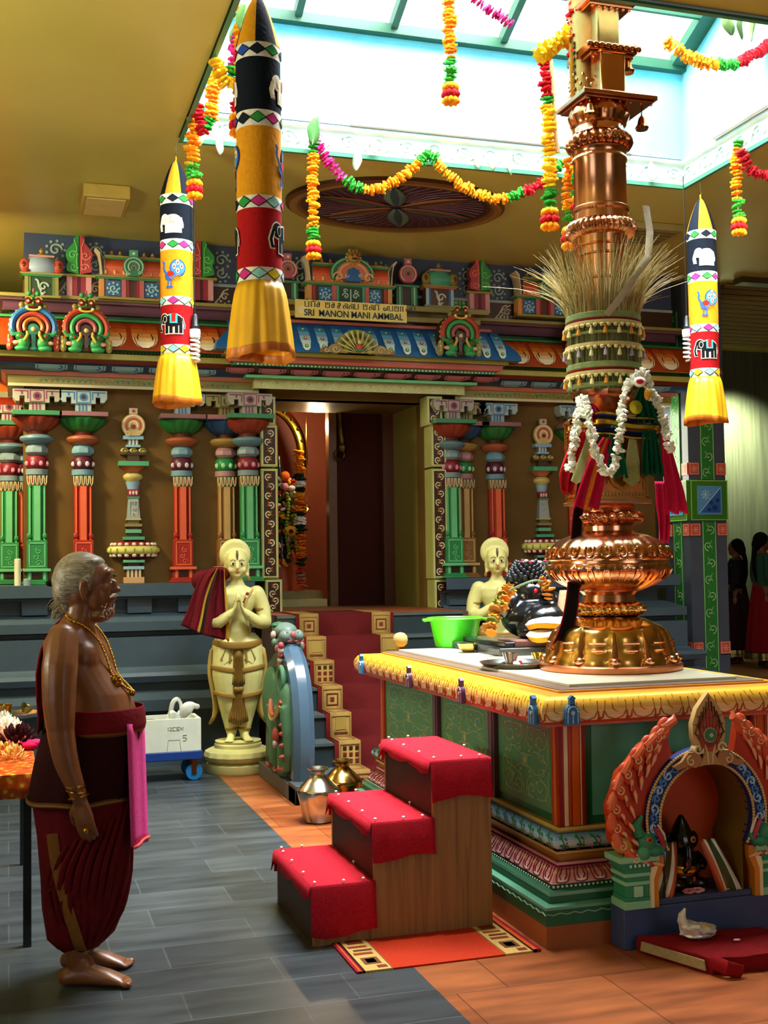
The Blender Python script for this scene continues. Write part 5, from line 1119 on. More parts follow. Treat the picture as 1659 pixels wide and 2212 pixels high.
def plate(yb, yt, l, r, d):
    b_, t_ = pz(yb), pz(yt); mb = MB(); mb.box(-l, r, -d, d, b_ + (t_ - b_) * .35, t_, 'b87850|m'); mb.box(-l + .015, r - .015, -d + .015, d - .015, b_, b_ + (t_ - b_) * .35, cud)
    for i in range(7): x_ = -l + .03 + i * (l + r - .06) / 6; mb.lathe([(0, b_ - .018), (.010, b_ - .010), (.005, b_)], cud, 8, (x_, -d + .02, 0))
    return mb.build('top_plate', POLE, .004)
plate(240, 226, .16, .255, .16)
mb = MB(); mb.lathe([(.10, pz(240) - .005), (.10, pz(-200))], 'b07840|M', 40, (-.02, .06, 0))
for i in range(60): a = i * 2.4; mb.ell((-.02 + .1 * cos(a), .06 + .1 * sin(a), pz(220) + .0022 * i), (.008, .008, .012), 'd09050|m', 6, 5)
mb.build('rear_shaft', POLE)
mb = MB(); mb.prism([(.0, 0), (.075, 0), (.075, .12), (.0, .12)], (-.055, -.14, pz(226)), (1.9, 0, 0), (0, 1.2, 0), (0, 0, 1), pz(140) - pz(226), 'd08c50|m'); mb.box(-.05, .08, -.10, .02, pz(140), pz(-200), 'c89a5c|M'); mb.build('front_bracket', POLE, .012)
plate(146, 120, .11, .16, .13); plate(40, 22, .11, .16, .13)
mb = MB()
for i in range(9): mb.ell((-.11 + i * .034, -.135, pz(128)), (.02, .014, .018), 'b06a3c|m', 8, 6)
for k in range(5): mb.ell((.165, -.10 + k * .05, pz(122)), (.016, .018, .03), 'c88850|m', 8, 6)
mb.build('plate_edging', POLE)
def bell(x, y, z, s=1):
    mb = MB(); mb.lathe([(0, -.012 * s), (.03 * s, -.012 * s), (.036 * s, 0), (.024 * s, .015 * s), (.018 * s, .045 * s), (.010 * s, .058 * s), (.004 * s, .064 * s), (.004 * s, .075 * s)], 'c8883c|m', 20, (x, y, z))
    o = mb.build('bell', POLE); m2 = MB(); m2.tube([(x, y, z + .07 * s), (x + .003, y, z + .11 * s)], .003, '8a6030|m', 6); m2.build('bell_hook', o)
bell(.205, -.08, pz(284)); bell(-.12, -.14, pz(278)); bell(.12, -.10, pz(170))
# ---- straw wrap
wr = thing('straw_bundle', 'bundle of dry straw bound round the flagpole with fringed cream bands', 'straw bundle', (PX_, PYy, AT + pz(850)))
W0 = pz(850); hgt = pz(690) - W0; R_w = .182
def straw(n, seed, z0, z1, flare, c):
    random.seed(seed); mb = MB()
    for i in range(n):
        a = random.uniform(0, 2 * pi); r = R_w + random.uniform(-.012, .004); f = random.gauss(.5, .35) * flare; tw = random.gauss(0, .12 * flare * 3); h = random.uniform(.6, 1.25) * (z1 - z0); q = random.uniform(0, 1)
        pts = []
        for k in range(6):
            u = k / 5; rr = r + f * u ** 2 * (1 + .4 * u); aa = a + tw * u * u; zz = z0 + h * u * (1 - .25 * u * u * max(f, 0) * 3)
            pts.append((rr * cos(aa), rr * sin(aa), zz))
        mb.tube(pts, [.0022, .0022, .0020, .0016, .0012, .0006], c[i % len(c)], 3, caps=False)
    return mb
mb = straw(170, 1, 0, hgt + .03, 0, ['8a8a5c|f', 'a09c68|f', '707248|f']); mb.lathe([(R_w - .012, .0), (R_w - .012, hgt)], '6f7048|f', 40); mb.build('stems', wr)
mb = straw(560, 2, hgt - .02, hgt + .32, .15, ['a89a5c|f', 'c4b47c|f', '8a8048|f', 'd0c090|f']); o = mb.build('straw_tips', wr); o['kind'] = 'stuff'
mb = straw(20, 4, hgt + .02, hgt + .22, .28, ['d0c89c|f']); o = mb.build('loose_straws', wr); o['kind'] = 'stuff'
def tie(z, h, c, r=.186, n=48): return [(r, z), (r + .004, z + .004), (r + .004, z + h - .004), (r, z + h)]
k_ = hgt / 160.
def wy(y): return (850 - y) * k_
for (ya, yb, c) in ((702, 688, '8a9c64|f'), (707, 702, '8c1418|f'), (735, 729, '8a9c64|f'), (806, 793, '8a9c64|f'), (811, 806, '8c1418|f'), (846, 836, '7c905c|f')):
    mb = MB(); mb.lathe(tie(wy(ya), (ya - yb) * k_, c), c, 56); mb.build('binding', wr)
for ya, c in ((707, 0), (753, 1), (812, 0)):
    mb = MB(); z1_ = wy(ya); mb.lathe([(.193, z1_ - .022), (.195, z1_ - .014), (.194, z1_)], 'd0c080|f', 96, rf=lambda a, z, r: 1 + .004 * cos(40 * a), caps=(False, False))
    for i in range(36):
        a = i * pi / 18; mb.ell((.196 * cos(a), .196 * sin(a), z1_ - .026), (.012, .012, .010), 'd8c88c|f', 8, 5)
    mb.build('lace_trim', wr)
    for i in range(18):
        a = i * pi / 9 + .08
        if sin(a) > .35: continue
        col = (('d08c2c|f', 'dccf90|f') if c == 0 else ('9a90a4|f', 'd4cc8c|f'))[i % 2]; mb = MB(); mb.lathe([(.0, -.062), (.012, -.058), (.008, -.035), (.004, -.028), (.005, -.02), (.0, -.014)], col, 8, (.202 * cos(a), .202 * sin(a), z1_ - .012)); mb.build('tassel', wr)
# ---- sash, cloths, garland on the block
def cloth(name, lab, cat, pts, widths, cols, y0, fold=.012, nf=2, flat=False, border=None, axis=(1, 0, 0), tilt=0):
    """hanging cloth: centre line of photo-plane points; widths in metres"""
    mb = MB(); L = len(pts); W_ = 14; rows = []
    P_ = smooth_pts([at(x, y, 1, y0) for x, y in pts], 5); w_ = np.interp(np.linspace(0, 1, len(P_)), np.linspace(0, 1, L), widths)
    ax = V(axis).normalized()
    for i, c_ in enumerate(P_):
        u = i / (len(P_) - 1)
        rows.append([c_ + ax * (w_[i] * (k / W_ - .5)) + V((0, -fold * sin(k / W_ * 2 * pi * nf + u * 1.5) * (.4 + u) - tilt * u, -.01 * cos(k / W_ * 2 * pi * nf) * u)) for k in range(W_ + 1)])
    cs = [cols[0]] * W_
    for j, c in (border or {}).items(): cs[j] = c
    cs2 = [list(r) for r in zip(*rows)]; mb.grid(cs2, cs); o = mb.build(name, None, solid=.003); return tag(o, lab, cat)
cloth('red_cloth', 'crimson silk cloth with orange stripe knotted left of the flagpole block', 'cloth', [(1312, 945), (1290, 1000), (1275, 1050), (1262, 1098)], [.05, .11, .13, .14], ['c01840|f'], 5.16, border={6: 'd8701c|f', 7: 'd8701c|f'})
cloth('red_cloth', 'orange-tipped red cloth end sticking out furthest left of the flagpole', 'cloth', [(1262, 930), (1240, 975), (1226, 1020), (1222, 1065)], [.03, .08, .10, .05], ['c41c30|f'], 5.2, border={1: 'd8601c|f', 2: 'd8601c|f', 3: 'd8701c|f'})
cloth('pink_cloth', 'bright pink cloth hanging right of the flagpole block', 'cloth', [(1434, 930), (1444, 1000), (1455, 1060), (1460, 1108)], [.03, .08, .11, .13], ['cc1c48|f'], 5.28)
cloth('pink_cloth', 'darker pink cloth tied behind the flagpole neck', 'cloth', [(1425, 1040), (1430, 1090), (1433, 1130), (1432, 1170)], [.06, .08, .07, .05], ['b01444|f'], 5.58)
cloth('red_cloth', 'crimson cloth knotted above the blue and gold sash', 'cloth', [(1275, 870), (1285, 890), (1290, 910)], [.03, .07, .06], ['b81848|f'], 5.2)
cloth('green_cloth', 'green silk cloth hanging below the sash between the garland loops', 'cloth', [(1330, 920), (1328, 960), (1330, 1000), (1334, 1030)], [.05, .08, .10, .10], ['0f5c40|f'], 5.17, border={9: '6a8a2c|f'})
cloth('green_cloth', 'dark green pleated cloth hanging under the right half of the sash', 'cloth', [(1402, 930), (1405, 970), (1407, 1005), (1408, 1026)], [.07, .10, .115, .12], ['0a4a30|f'], 5.15, nf=4)
cloth('green_cloth', 'green cloth gathered above the sash on the right of the flagpole', 'cloth', [(1395, 830), (1392, 860), (1398, 890), (1402, 912)], [.05, .12, .15, .13], ['0c5034|f'], 5.16, nf=4)
cloth('dark_sash', 'long black sash with red edges hanging left of the flagpole', 'sash', [(1262, 1010), (1248, 1110), (1242, 1200), (1236, 1290), (1224, 1350), (1208, 1388)], [.05, .06, .065, .075, .085, .09], ['120a0c|f'], 5.34, border={0: '8c1020|f', 13: '8c1020|f'}, nf=1, fold=.006)
mb = MB()
for i in range(16): mb.tube([at(1366 + i * .6 - 4, 935, 1, 5.19), at(1360 + i * 1.9 - 8, 1000, 1, 5.17), at(1355 + i * 2.2 - 8, 1050 - abs(i - 8) * 1.5, 1, 5.17)], .0035, ['9aa05c|f', 'b8b47c|f'][i % 2], 4)
tag(mb.build('reed_bunch'), 'bunch of pale green reeds hanging down the front of the flagpole block', 'reeds')
mb = MB()
for i in range(12): mb.tube([at(1268 + i * .6, 945, 1, 5.2), at(1248 + i * 1.6, 1000, 1, 5.18), at(1234 + i * 2, 1045 - abs(i - 6), 1, 5.16)], .0035, ['9aa05c|f', 'b8b47c|f'][i % 2], 4)
tag(mb.build('reed_bunch'), 'bunch of pale reeds slanting out left of the flagpole block', 'reeds')
sash = thing('waist_sash', 'blue and gold sequinned sash tied round the flagpole block', 'sash', (PX_ + .015, PYy - .055, AT + pz(932)))
def sq(r): return [(-r, -r), (r, -r), (r, r), (-r, r)]
for zc, h, c, e in ((.044, .010, 'b8902c|M', .182), (.030, .012, '10184a|f', .177), (.002, .026, 'b89828|M', .184), (-.034, .022, '0c1238|f', .177), (-.055, .008, 'b8902c|M', .18)):
    mb = MB(); rows = []
    for dz, dr in ((-1, -.004), (-.6, .003), (.6, .003), (1, -.004)):
        row = []
        for k in range(48):
            a = k * 2 * pi / 48; rr = (e + dr) / (abs(cos(a)) ** 6 + abs(sin(a)) ** 6) ** (1 / 6) * 1.0
            row.append((rr * cos(a), rr * sin(a), zc + h * dz * .55 - .018 * (rr * cos(a)) / .2 + .004 * sin(5 * a)))
        rows.append(row)
    mb.grid(rows, c, True); mb.build('band', sash, solid=.003)
# ---- garlands
def blossoms(mb, pts, r, cols, step=.02, jit=.35, n=2, seed=1, squash=.55, petal=True, wild=.35):
    """string of pressed blossoms along a path; cols = [(fraction, colour)...]"""
    random.seed(seed); P_ = [V(p) for p in pts]; ds = [0]
    for i in range(1, len(P_)): ds.append(ds[-1] + (P_[i] - P_[i - 1]).length)
    L = ds[-1]; s_ = 0
    while s_ < L:
        i = max(j for j in range(len(ds)) if ds[j] <= s_ + 1e-9); i = min(i, len(P_) - 2); f = (s_ - ds[i]) / max(ds[i + 1] - ds[i], 1e-6)
        c_ = P_[i].lerp(P_[i + 1], f); tn = (P_[i + 1] - P_[i]).normalized(); u = s_ / L
        col = next((c for fr, c in cols if u <= fr), cols[-1][1])
        if isinstance(col, (list, tuple)): col = random.choice(col)
        rr = r * random.uniform(.8, 1.15); q = tn.to_track_quat('Z', 'Y').to_matrix().to_4x4(); M_ = Matrix.Translation(c_ + V((random.uniform(-1, 1), random.uniform(-1, 1), random.uniform(-1, 1))) * r * jit * .5) @ q @ Matrix.Rotation(random.uniform(0, 6), 4, 'Z') @ Matrix.Rotation(random.uniform(-wild, wild), 4, 'X')
        k = 7 if petal else 8; ph = random.uniform(0, 6)
        prof = [(rr * .35, -rr * squash * .6), (rr, -rr * squash * .25), (rr * .98, rr * squash * .3), (rr * .3, rr * squash * .6)]
        mb.lathe(prof, col, 14, rf=(lambda a, z, r_: 1 + .22 * cos(k * a + ph) * (r_ > rr * .5)) if petal else None, local=M_)
        s_ += step
wj = ['f0ece0|f', 'e8e8d0|f', 'dce0c8|f']
def front(pts, y0, n=6): return smooth_pts([at(x, y, 1, y0 if len(q) < 1 else q[0]) for x, y, *q in pts], n)
jas = thing('jasmine_garland', 'white jasmine garland looped over the flagpole cloths', 'garland', (PX_, PYy - .2, AT + pz(1030)))
def gpart(nm, par, path, r, cols, **k):
    mb = MB(Matrix.Translation(-V(par.location))); blossoms(mb, path, r, cols, **k); return mb.build(nm, par)
gpart('strand', jas, front([(1256, 862, 5.22), (1248, 905, 5.14), (1242, 950, 5.10), (1234, 1000, 5.10), (1230, 1018, 5.10)], 5.12), .017, [(1, wj)], step=.007, seed=3, jit=1.5, wild=1.6, squash=.8)
gpart('strand', jas, front([(1256, 862, 5.22), (1266, 868, 5.16), (1273, 920, 5.10), (1282, 960, 5.08), (1294, 990, 5.08), (1304, 1016, 5.08), (1316, 1022, 5.08), (1328, 1000, 5.08), (1336, 960, 5.07), (1341, 915, 5.07), (1345, 875, 5.10), (1356, 838, 5.13), (1372, 812, 5.14), (1386, 803, 5.14), (1396, 815, 5.14), (1404, 842, 5.14), (1420, 870, 5.14), (1432, 900, 5.13), (1441, 940, 5.12), (1448, 975, 5.14)], 5.1), .017, [(1, wj)], step=.007, seed=4, jit=1.5, wild=1.6, squash=.8)
mb = MB(); c_ = at(1373, 880, 1, 5.09); mb.lathe([(0, -.006), (.034, -.004), (.034, .004), (0, .006)], 'c8b428|M', 20, local=Matrix.Translation(c_) @ Matrix.Rotation(pi / 2, 4, 'X')); c2 = at(1382, 825, 1, 5.10)
mb.ell(c2, (.034, .02, .026), 'f0e8e0', 12, 8); mb.ell(c2 + V((-.01, -.018, 0)), (.02, .01, .014), 'b81c2c', 10, 6); mb.ell(c2 + V((.04, 0, -.06)), (.018, .012, .03), 'e0a020', 10, 6)
tag(mb.build('medallion_ornament'), 'small gold disc and flower pinned under the garland peak', 'ornament')
mb = MB(); mb.tube([at(1395, 445, 1, 5.25), at(1404, 500, 1, 5.2), at(1400, 555, 1, 5.15), at(1370, 600, 1, 5.12), at(1335, 650, 1, 5.16), at(1310, 680, 1, 5.2)], (.020, .004), 'b4ac94|f', 8, up=(1, 0, 0)); tag(mb.build('cotton_strip'), 'pale cotton strip twisted round the flagpole above the straw', 'cloth strip')
# ================================================================ THINGS ON THE ALTAR
def put(x, y, z=AT): return at(x, y, 2, z)
c_ = put(865, 1398); t = thing('round_stone', 'beige coconut-sized ball at the far left corner of the altar', 'ball', c_)
mb = MB(); mb.lathe([(0, 0), (.025, .004), (.045, .022), (.050, .048), (.044, .074), (.026, .092), (0, .098)], 'b09c68|r', 24); mb.build('ball', t)
c_ = put(985, 1399) + V((.03, .09, 0)); t = thing('plastic_tub', 'lime green plastic wash tub on the altar', 'tub', c_)
gp, nt, b = newmat('lime_plastic', .3); b.inputs['Base Color'].default_value = lin('4ee01c') + [1]; b.inputs['Subsurface Weight'].default_value = .35; b.inputs['Subsurface Radius'].default_value = (.05, .1, .02)
nt.links.new(ramp(nt, noise(nt, 5, 2), [(.3, '48dc18'), (.7, '5ce82c')]), b.inputs['Base Color'])
mb = MB(); mb.lathe([(0, .002), (.125, .002), (.13, .006), (.165, .17), (.172, .182), (.172, .188), (.162, .185), (.127, .012), (0, .010)], gp, 48, caps=(False, False)); mb.build('basin', t)
mb = MB(); mb.tube([(.174 * cos(a), .174 * sin(a), .186) for a in np.linspace(0, 2 * pi, 48)], (.006, .012), gp, 8, up=(0, 0, 1)); mb.build('rim', t)
for q in (1, -1): mb = MB(); mb.tube([(q * .17, -.05, .18), (q * .205, -.04, .178), (q * .21, 0, .172), (q * .205, .04, .178), (q * .17, .05, .18)], (.008, .008), gp, 8); mb.build('handle', t)
c_ = put(1015, 1410) + V((0, .03, 0)); t = thing('brass_bowl', 'small brass bowl in front of the green tub', 'bowl', c_)
mb = MB(); mb.lathe([(0, .003), (.03, .002), (.05, .02), (.064, .05), (.067, .056), (.062, .054), (.047, .024), (.02, .010), (0, .010)], 'b89c58|m', 32, caps=(False, False)); mb.build('bowl', t)
c_ = put(1130, 1446) + V((.03, .16, 0)); t = thing('steel_tray', 'round steel tray holding two cups, left of the flagpole', 'tray', c_)
mb = MB(); mb.lathe([(0, .004), (.15, .004), (.16, .010), (.185, .026), (.19, .028), (.19, .024), (.165, .004), (.15, 0), (0, 0)], 'b8b8b4|m', 56, caps=(False, False)); mb.build('dish', t)
def cup(x, y, lab, c, r=.042, h=.056, wavy=.06):
    q = put(x, y, AT + .005) + V((.0, .03, 0)); t = thing('fluted_cup', lab, 'cup', q); mb = MB(); mb.lathe([(0, .001), (r * .6, .001), (r * .62, .004), (r, h), (r * .96, h), (r * .56, .006), (0, .006)], c, 48, rf=lambda a, z, r_: 1 + wavy * cos(12 * a), caps=(False, False)); mb.build('cup', t); return t
cup(1108, 1434, 'fluted silver cup on the steel tray', 'c0b8b4|m'); cup(1172, 1432, 'fluted brass cup on the steel tray', 'd8b040|m', .045, .052)
for i, (x, y, c, nm) in enumerate(((1116, 1436, 'f0e8e0|r', 'white'), (1127, 1434, 'c82028|f', 'red'), (1123, 1438, 'e8e0d8|r', 'small white'))):
    mb = MB(); mb.ell((0, 0, .008), (.012, .01, .009), c, 10, 7); o = mb.build('petal_ball'); o.location = put(x, y, AT + .006) + V((0, .02, 0)); tag(o, f'{nm} flower lump lying on the steel tray', 'flower')
# ---- bull
bc = V((3.13, 6.72, AT)); bs = 'stone'
t = thing('stone_slab', 'dark grey stone slab under the black bull', 'slab', (bc.x, bc.y, AT)); mb = MB(); mb.box(-.42, .24, -.36, .42, 0, .045, '3a3f40|g'); mb.box(-.36, .22, -.30, .38, .045, .075, '20282a|g'); mb.box(-.30, .1, -.33, -.05, .045, .085, '6a4a44|r'); mb.build('slab', t, .006)
t = thing('stone_bull', 'black polished stone bull kneeling on the altar with a curled crown', 'statue', (bc.x, bc.y, AT + .075))
mb = MB(); bk = 'x'
mb.ell((-.02, .05, .12), (.19, .24, .13), bk, 24, 16); mb.ell((-.0, -.14, .10), (.16, .13, .12), bk, 20, 14); mb.ell((-.02, .08, .26), (.13, .14, .12), bk, 20, 14); mb.ell((-.05, .10, .34), (.12, .11, .10), bk)
mb.ell((.09, .02, .20), (.10, .12, .09), bk); mb.ell((-.16, .10, .20), (.08, .12, .10), bk)
mb.tube([(.02, -.05, .33), (.03, -.10, .28), (.04, -.11, .22), (.08, -.10, .19)], [.03, .03, .028, .03], bk, 10); mb.tube([(.10, 0, .24), (.17, -.06, .21), (.18, -.12, .15)], [.045, .045, .03], bk, 10)
mb.ell((-.14, -.16, .05), (.07, .12, .05), bk); mb.ell((.14, -.16, .05), (.07, .12, .05), bk)
mb.slots = ['0c0d10|g']; mb.m = [0] * len(mb.m); fuse(mb, 'body', '0d0f12|g', t, .011, 3)
mb = MB(); random.seed(8)
for i in range(90):
    a = i * 2.4; h = i / 90; r = .12 * sqrt(1 - h * .8); q = Matrix.Translation((-.04 + r * cos(a), .08 + r * sin(a) * .9, .36 + .11 * h)) @ Matrix.Rotation(a, 4, 'Z') @ Matrix.Rotation(.6, 4, 'Y'); mb.ell((0, 0, 0), (.013, .016, .027), '181e24|s', 7, 5, local=q)
mb.build('curled_crown', t)
mb = MB(); mb.ell((-.04, -.045, .285), (.016, .010, .022), 'b81020', 8, 6); mb.ell((.03, -.08, .345), (.02, .016, .016), 'a85c28', 8, 6); mb.build('red_mark', t)
for i in range(9):
    x = random.uniform(-.1, .04); o_ = MB(); o_.ell((0, 0, 0), (.014, .012, .008), ['d87888|f', 'f0d8d8|f', 'c83040|f'][i % 3], 8, 6); o = o_.build('petal'); o.location = bc + V((x, .0 + random.uniform(-.04, .08), .075 + .475 + random.uniform(-.008, .004))); tag(o, 'small pink or white petal lying on the curled crown of the black bull', 'petal', 'petals on the crown of the bull')
og = ['b8661c|f', 'c87c2c|f', '8a5a20|f', '5a6a24|f']
P_ = front([(1098, 1275, 6.62), (1088, 1290, 6.55), (1078, 1310, 6.50), (1068, 1330, 6.46), (1060, 1350, 6.42), (1056, 1370, 6.38)], 6.5)
t = thing('marigold_garland', 'faded orange garland hanging down the left side of the black bull', 'garland', P_[-1]); gpart('strand', t, P_, .034, [(1, og)], step=.02, seed=5, jit=1)
P_ = front([(1170, 1255, 6.6), (1180, 1268, 6.56), (1184, 1282, 6.55), (1180, 1296, 6.55)], 6.5); t = thing('marigold_garland', 'short orange garland at the right ear of the black bull', 'garland', P_[-1]); gpart('strand', t, P_, .030, [(1, og)], step=.02, seed=6, jit=.9)
mb = MB(); mb.tube(front([(1100, 1276, 6.5), (1130, 1262, 6.44), (1155, 1254, 6.46), (1172, 1256, 6.5)], 6.5), .007, '6a7a5c|f', 6); tag(mb.build('leaf_cord'), 'thin green leaf cord across the brow of the black bull', 'cord')
# yellow folded cloth
t = thing('folded_cloth', 'yellow and cream cloth wrapped round the lower body of the bull', 'cloth', bc + V((-.03, -.33, .08)))
for k, (z, r, c, c2) in enumerate(((.0, .17, 'd89420|f', 'e8dcb0|f'), (.07, .16, 'd08c1c|f', 'f0e8c8|f'))):
    mb = MB(); rows = []
    for dz, dr, cc_ in ((0, 0, c), (.03, .02, c), (.05, .0, c2), (.058, -.05, c2), (.06, -.12, c2)):
        rows.append([((r + dr) * 1.05 * cos(a) * (1 + .03 * sin(5 * a + k)), (r + dr) * .55 * sin(a) + .04 * k, z + dz + .008 * sin(3 * a + 2 * k)) for a in np.linspace(0, 2 * pi, 41)[:-1]])
    mb.grid(rows, [c, c2, c2, c2], True, (True, True)); mb.build('fold', t)
# second figure with orange rings
c_ = V((3.12, 6.16, AT)); t = thing('stone_mouse', 'low rounded black stone figure with orange ringed eyes behind the flagpole base', 'statue', c_)
mb = MB(); mb.ell((0, 0, .10), (.15, .17, .105), 'x', 24, 14); mb.ell((-.05, -.08, .055), (.12, .13, .055), 'x'); mb.ell((.12, .02, .10), (.10, .12, .09), 'x'); mb.ell((0, 0, .015), (.17, .18, .02), 'x'); fuse(mb, 'body', '101214|g', t, .01, 3)
for x, y, z in ((-.135, -.09, .12), (.09, -.155, .13)):
    mb = MB(); d = V((x, y, 0)).normalized(); mb.tube([V((x, y, z)) + V((-d.y, d.x, 0)) * (.018 * cos(a)) + V((0, 0, .018 * sin(a))) for a in np.linspace(0, 2 * pi, 14)], .007, 'c8742c', 6); mb.build('painted_eye', t)
mb = MB(); mb.ell((0, 0, .03), (.09, .05, .035), 'b09068|f'); mb.lathe([(.05, 0), (.06, .12), (.04, .24)], 'c8a888|f', 16, (.0, .02, 0)); mb.tube([(-.03, 0, .10), (-.05, -.02, .05), (-.03, -.02, .0)], .018, '8a3c1c|f', 8)
o = mb.build('cloth_bundle'); o.location = V((3.22, 6.5, AT + .13)); tag(o, 'beige and rust cloth bundle behind the flagpole pot', 'cloth')

# ================================================================ WOODEN STEPS
t = thing('wooden_steps', 'three-tread plywood steps with pinned red cloth beside the altar', 'steps', (1.22, 4.91, 0))
sw = .70; tr_ = .272; z3 = [.245, .49, .735]
def ply():
    m, nt, b = newmat('plywood', .55); f = noise(nt, 3, 6, scaled(nt, (14, 14, .6)), .5)
    nt.links.new(ramp(nt, f, [(.25, '6a4a24'), (.5, '8c6432'), (.8, '9c7440')]), b.inputs['Base Color']); return m
m_ply = ply()
poly = [(0, 0), (.815, 0), (.815, z3[2]), (.815 - tr_, z3[2]), (.815 - tr_, z3[1]), (.815 - 2 * tr_, z3[1]), (.815 - 2 * tr_, z3[0]), (0, z3[0])]
for y in (0, sw - .02):
    mb = MB(); mb.prism(poly, (0, y, 0), (1, 0, 0), (0, 0, 1), (0, 1, 0), .02, m_ply); mb.build('side_board', t)
mb = MB()
for i in range(3): x0 = i * tr_; mb.box(x0 + .001, x0 + .016, .02, sw - .02, (z3[i - 1] if i else 0), z3[i] - .015, '3a2a18|w')
mb.build('riser', t)
def redcloth():
    m, nt, b = newmat('red_felt', .9); f = noise(nt, 120, 3); nt.links.new(ramp(nt, f, [(.3, '9c1424'), (.7, 'b42030')]), b.inputs['Base Color'])
    bp = nt.nodes.new('ShaderNodeBump'); bp.inputs['Strength'].default_value = .2; bp.inputs['Distance'].default_value = .004; nt.links.new(noise(nt, 14, 4), bp.inputs['Height']); nt.links.new(bp.outputs[0], b.inputs['Normal']); return m
m_red = redcloth(); random.seed(21)
for i in range(3):
    x0 = i * tr_ - .012; x1 = (i + 1) * tr_ + .004; z = z3[i]
    mb = MB(); mb.box(x0 + .012, x1, 0, sw, z - .018, z, m_ply); mb.build('tread', t)
    drop = [.20, .15, .16][i]; N_ = 16
    def row(fn): return [fn(k / N_) for k in range(N_ + 1)]
    mb = MB(); e = .006
    r0 = row(lambda u: (lerp(x0 - .0, x1, u) + (.0), -e - .012 - .010 * sin(u * 9 + i) ** 2, z - drop - .012 * sin(u * 5 + i)))
    r1 = row(lambda u: (lerp(x0, x1, u), -e - .004, z - drop * .5 + .004 * sin(u * 11))); r2 = row(lambda u: (lerp(x0, x1, u), -e, z - .004)); r3 = row(lambda u: (lerp(x0, x1, u), 0, z + .005)); r4 = row(lambda u: (lerp(x0, x1, u), sw, z + .005)); r5 = row(lambda u: (lerp(x0, x1, u), sw + e, z - .03)); r6 = row(lambda u: (lerp(x0, x1, u), sw + e + .004, z - .10))
    mb.grid([r0, r1, r2, r3, r4, r5, r6], m_red)
    n2 = 10; fr_ = [[(x0, lerp(0, sw, k / n2), z + .005) for k in range(n2 + 1)], [(x0 - .006, lerp(-e, sw + e, k / n2), z - .02) for k in range(n2 + 1)], [(x0 - .012 - .008 * (k % 2), lerp(-e * 2, sw + e * 4, k / n2), z - .045 - .010 * sin(k * 1.3) - (.05 if k == n2 else 0)) for k in range(n2 + 1)]]
    mb.grid(fr_, m_red)
    c = mb.build('red_cloth', t, solid=.003)
    pins = [(.02 + .005, .02), (.15, .01), (x1 - x0 - .05, .012), (.03, sw - .02), (.13, sw - .02), (.02, .2), (.02, .42), (x1 - x0 - .01, .3), (.02, .6)]
    for a, b_ in pins:
        mb = MB(); mb.lathe([(.0018, 0), (.0018, .008), (.006, .010), (.007, .014), (.004, .017), (0, .018)], 'f0ece0|g', 8, (x0 + a, b_, z + .005)); mb.build('push_pin', t)
# ---- rug
t = thing('floor_rug', 'flat-woven orange-red rug with beige patterned borders under the steps', 'rug', (1.30, 4.53, 0))
def rug_mat(c1, c2):
    m, nt, b = newmat('rug_' + c1, .95); f = noise(nt, 160, 2); nt.links.new(ramp(nt, f, [(.35, c1), (.65, c2)]), b.inputs['Base Color']); return m
L_, D_ = .79, 1.1
mb = MB(); mb.box(.15, .63, 0, D_, 0, .007, rug_mat('9c2812', 'b43418')); mb.build('field', t)
for x0 in (.025, .63):
    mb = MB(); mb.box(x0, x0 + .125, 0, D_, 0, .008, rug_mat('b08c4c', 'c4a05c'))
    p = Plane(mb, (x0, 0, .008), (1, 0, 0), (0, 1, 0))
    for k, (y0, y1, x_a, x_b, c) in enumerate(((.02, .05, .07, .11, '7a2c14'), (.07, .15, .03, .10, '6a3c20'), (.085, .135, .045, .085, 'b08c4c'), (.19, .215, .02, .1, '8a3418'), (.235, .255, .03, .11, '5a3418'), (.28, .30, .02, .1, '8a2c14'), (.33, .41, .03, .1, '7a2c14'), (.45, .5, .02, .11, '8a3418'), (.55, .63, .03, .1, '7a4a24'), (.7, .73, .02, .11, '8a3418'))): p.rect(x_a, x_b, y0, y1, c, .0012)
    p.line([(.003, 0), (.003, D_)], .004, '3a2010', .001); p.line([(.122, 0), (.122, D_)], .004, '3a2010', .001); mb.build('border', t, label='beige border with brown blocks')
for x0 in (0, .755): mb = MB(); mb.box(x0, x0 + .035, 0, D_, 0, .012 if x0 else .008, '8c1428|f'); mb.box(x0 + .010 * (x0 == 0) + .0, x0 + .018, 0, D_, .0, .0135 if x0 else .0095, 'c8501c|f'); mb.build('edge_strip', t)
# ---- metal pots
def potm(lab, x, y, c, s=1):
    q = at(x, y, 2, 0); t = thing('water_pot', lab, 'pot', (q.x + .02, q.y + .1 * s, 0)); mb = MB()
    mb.lathe([(.0, .002), (.085 * s, .0), (.095 * s, .01), (.128 * s, .165 * s), (.136 * s, .195 * s), (.13 * s, .205 * s), (.085 * s, .25 * s), (.048 * s, .285 * s), (.045 * s, .30 * s), (.05 * s, .31 * s)], c, 56, caps=(True, False)); mb.build('body', t, ang=50)
    mb = MB(); mb.lathe([(.048 * s, .305 * s), (.05 * s, .315 * s), (.068 * s, .325 * s), (.072 * s, .332 * s), (.066 * s, .335 * s), (.045 * s, .322 * s), (.04 * s, .28 * s)], c, 40, caps=(False, False)); mb.build('neck_rim', t)
potm('tall steel water pot with a narrow neck on the orange floor', 690, 1782, 'c0b8ac|m', 1.0); potm('brass-topped water pot behind the steel pot', 742, 1757, 'b08c48|m', .98)
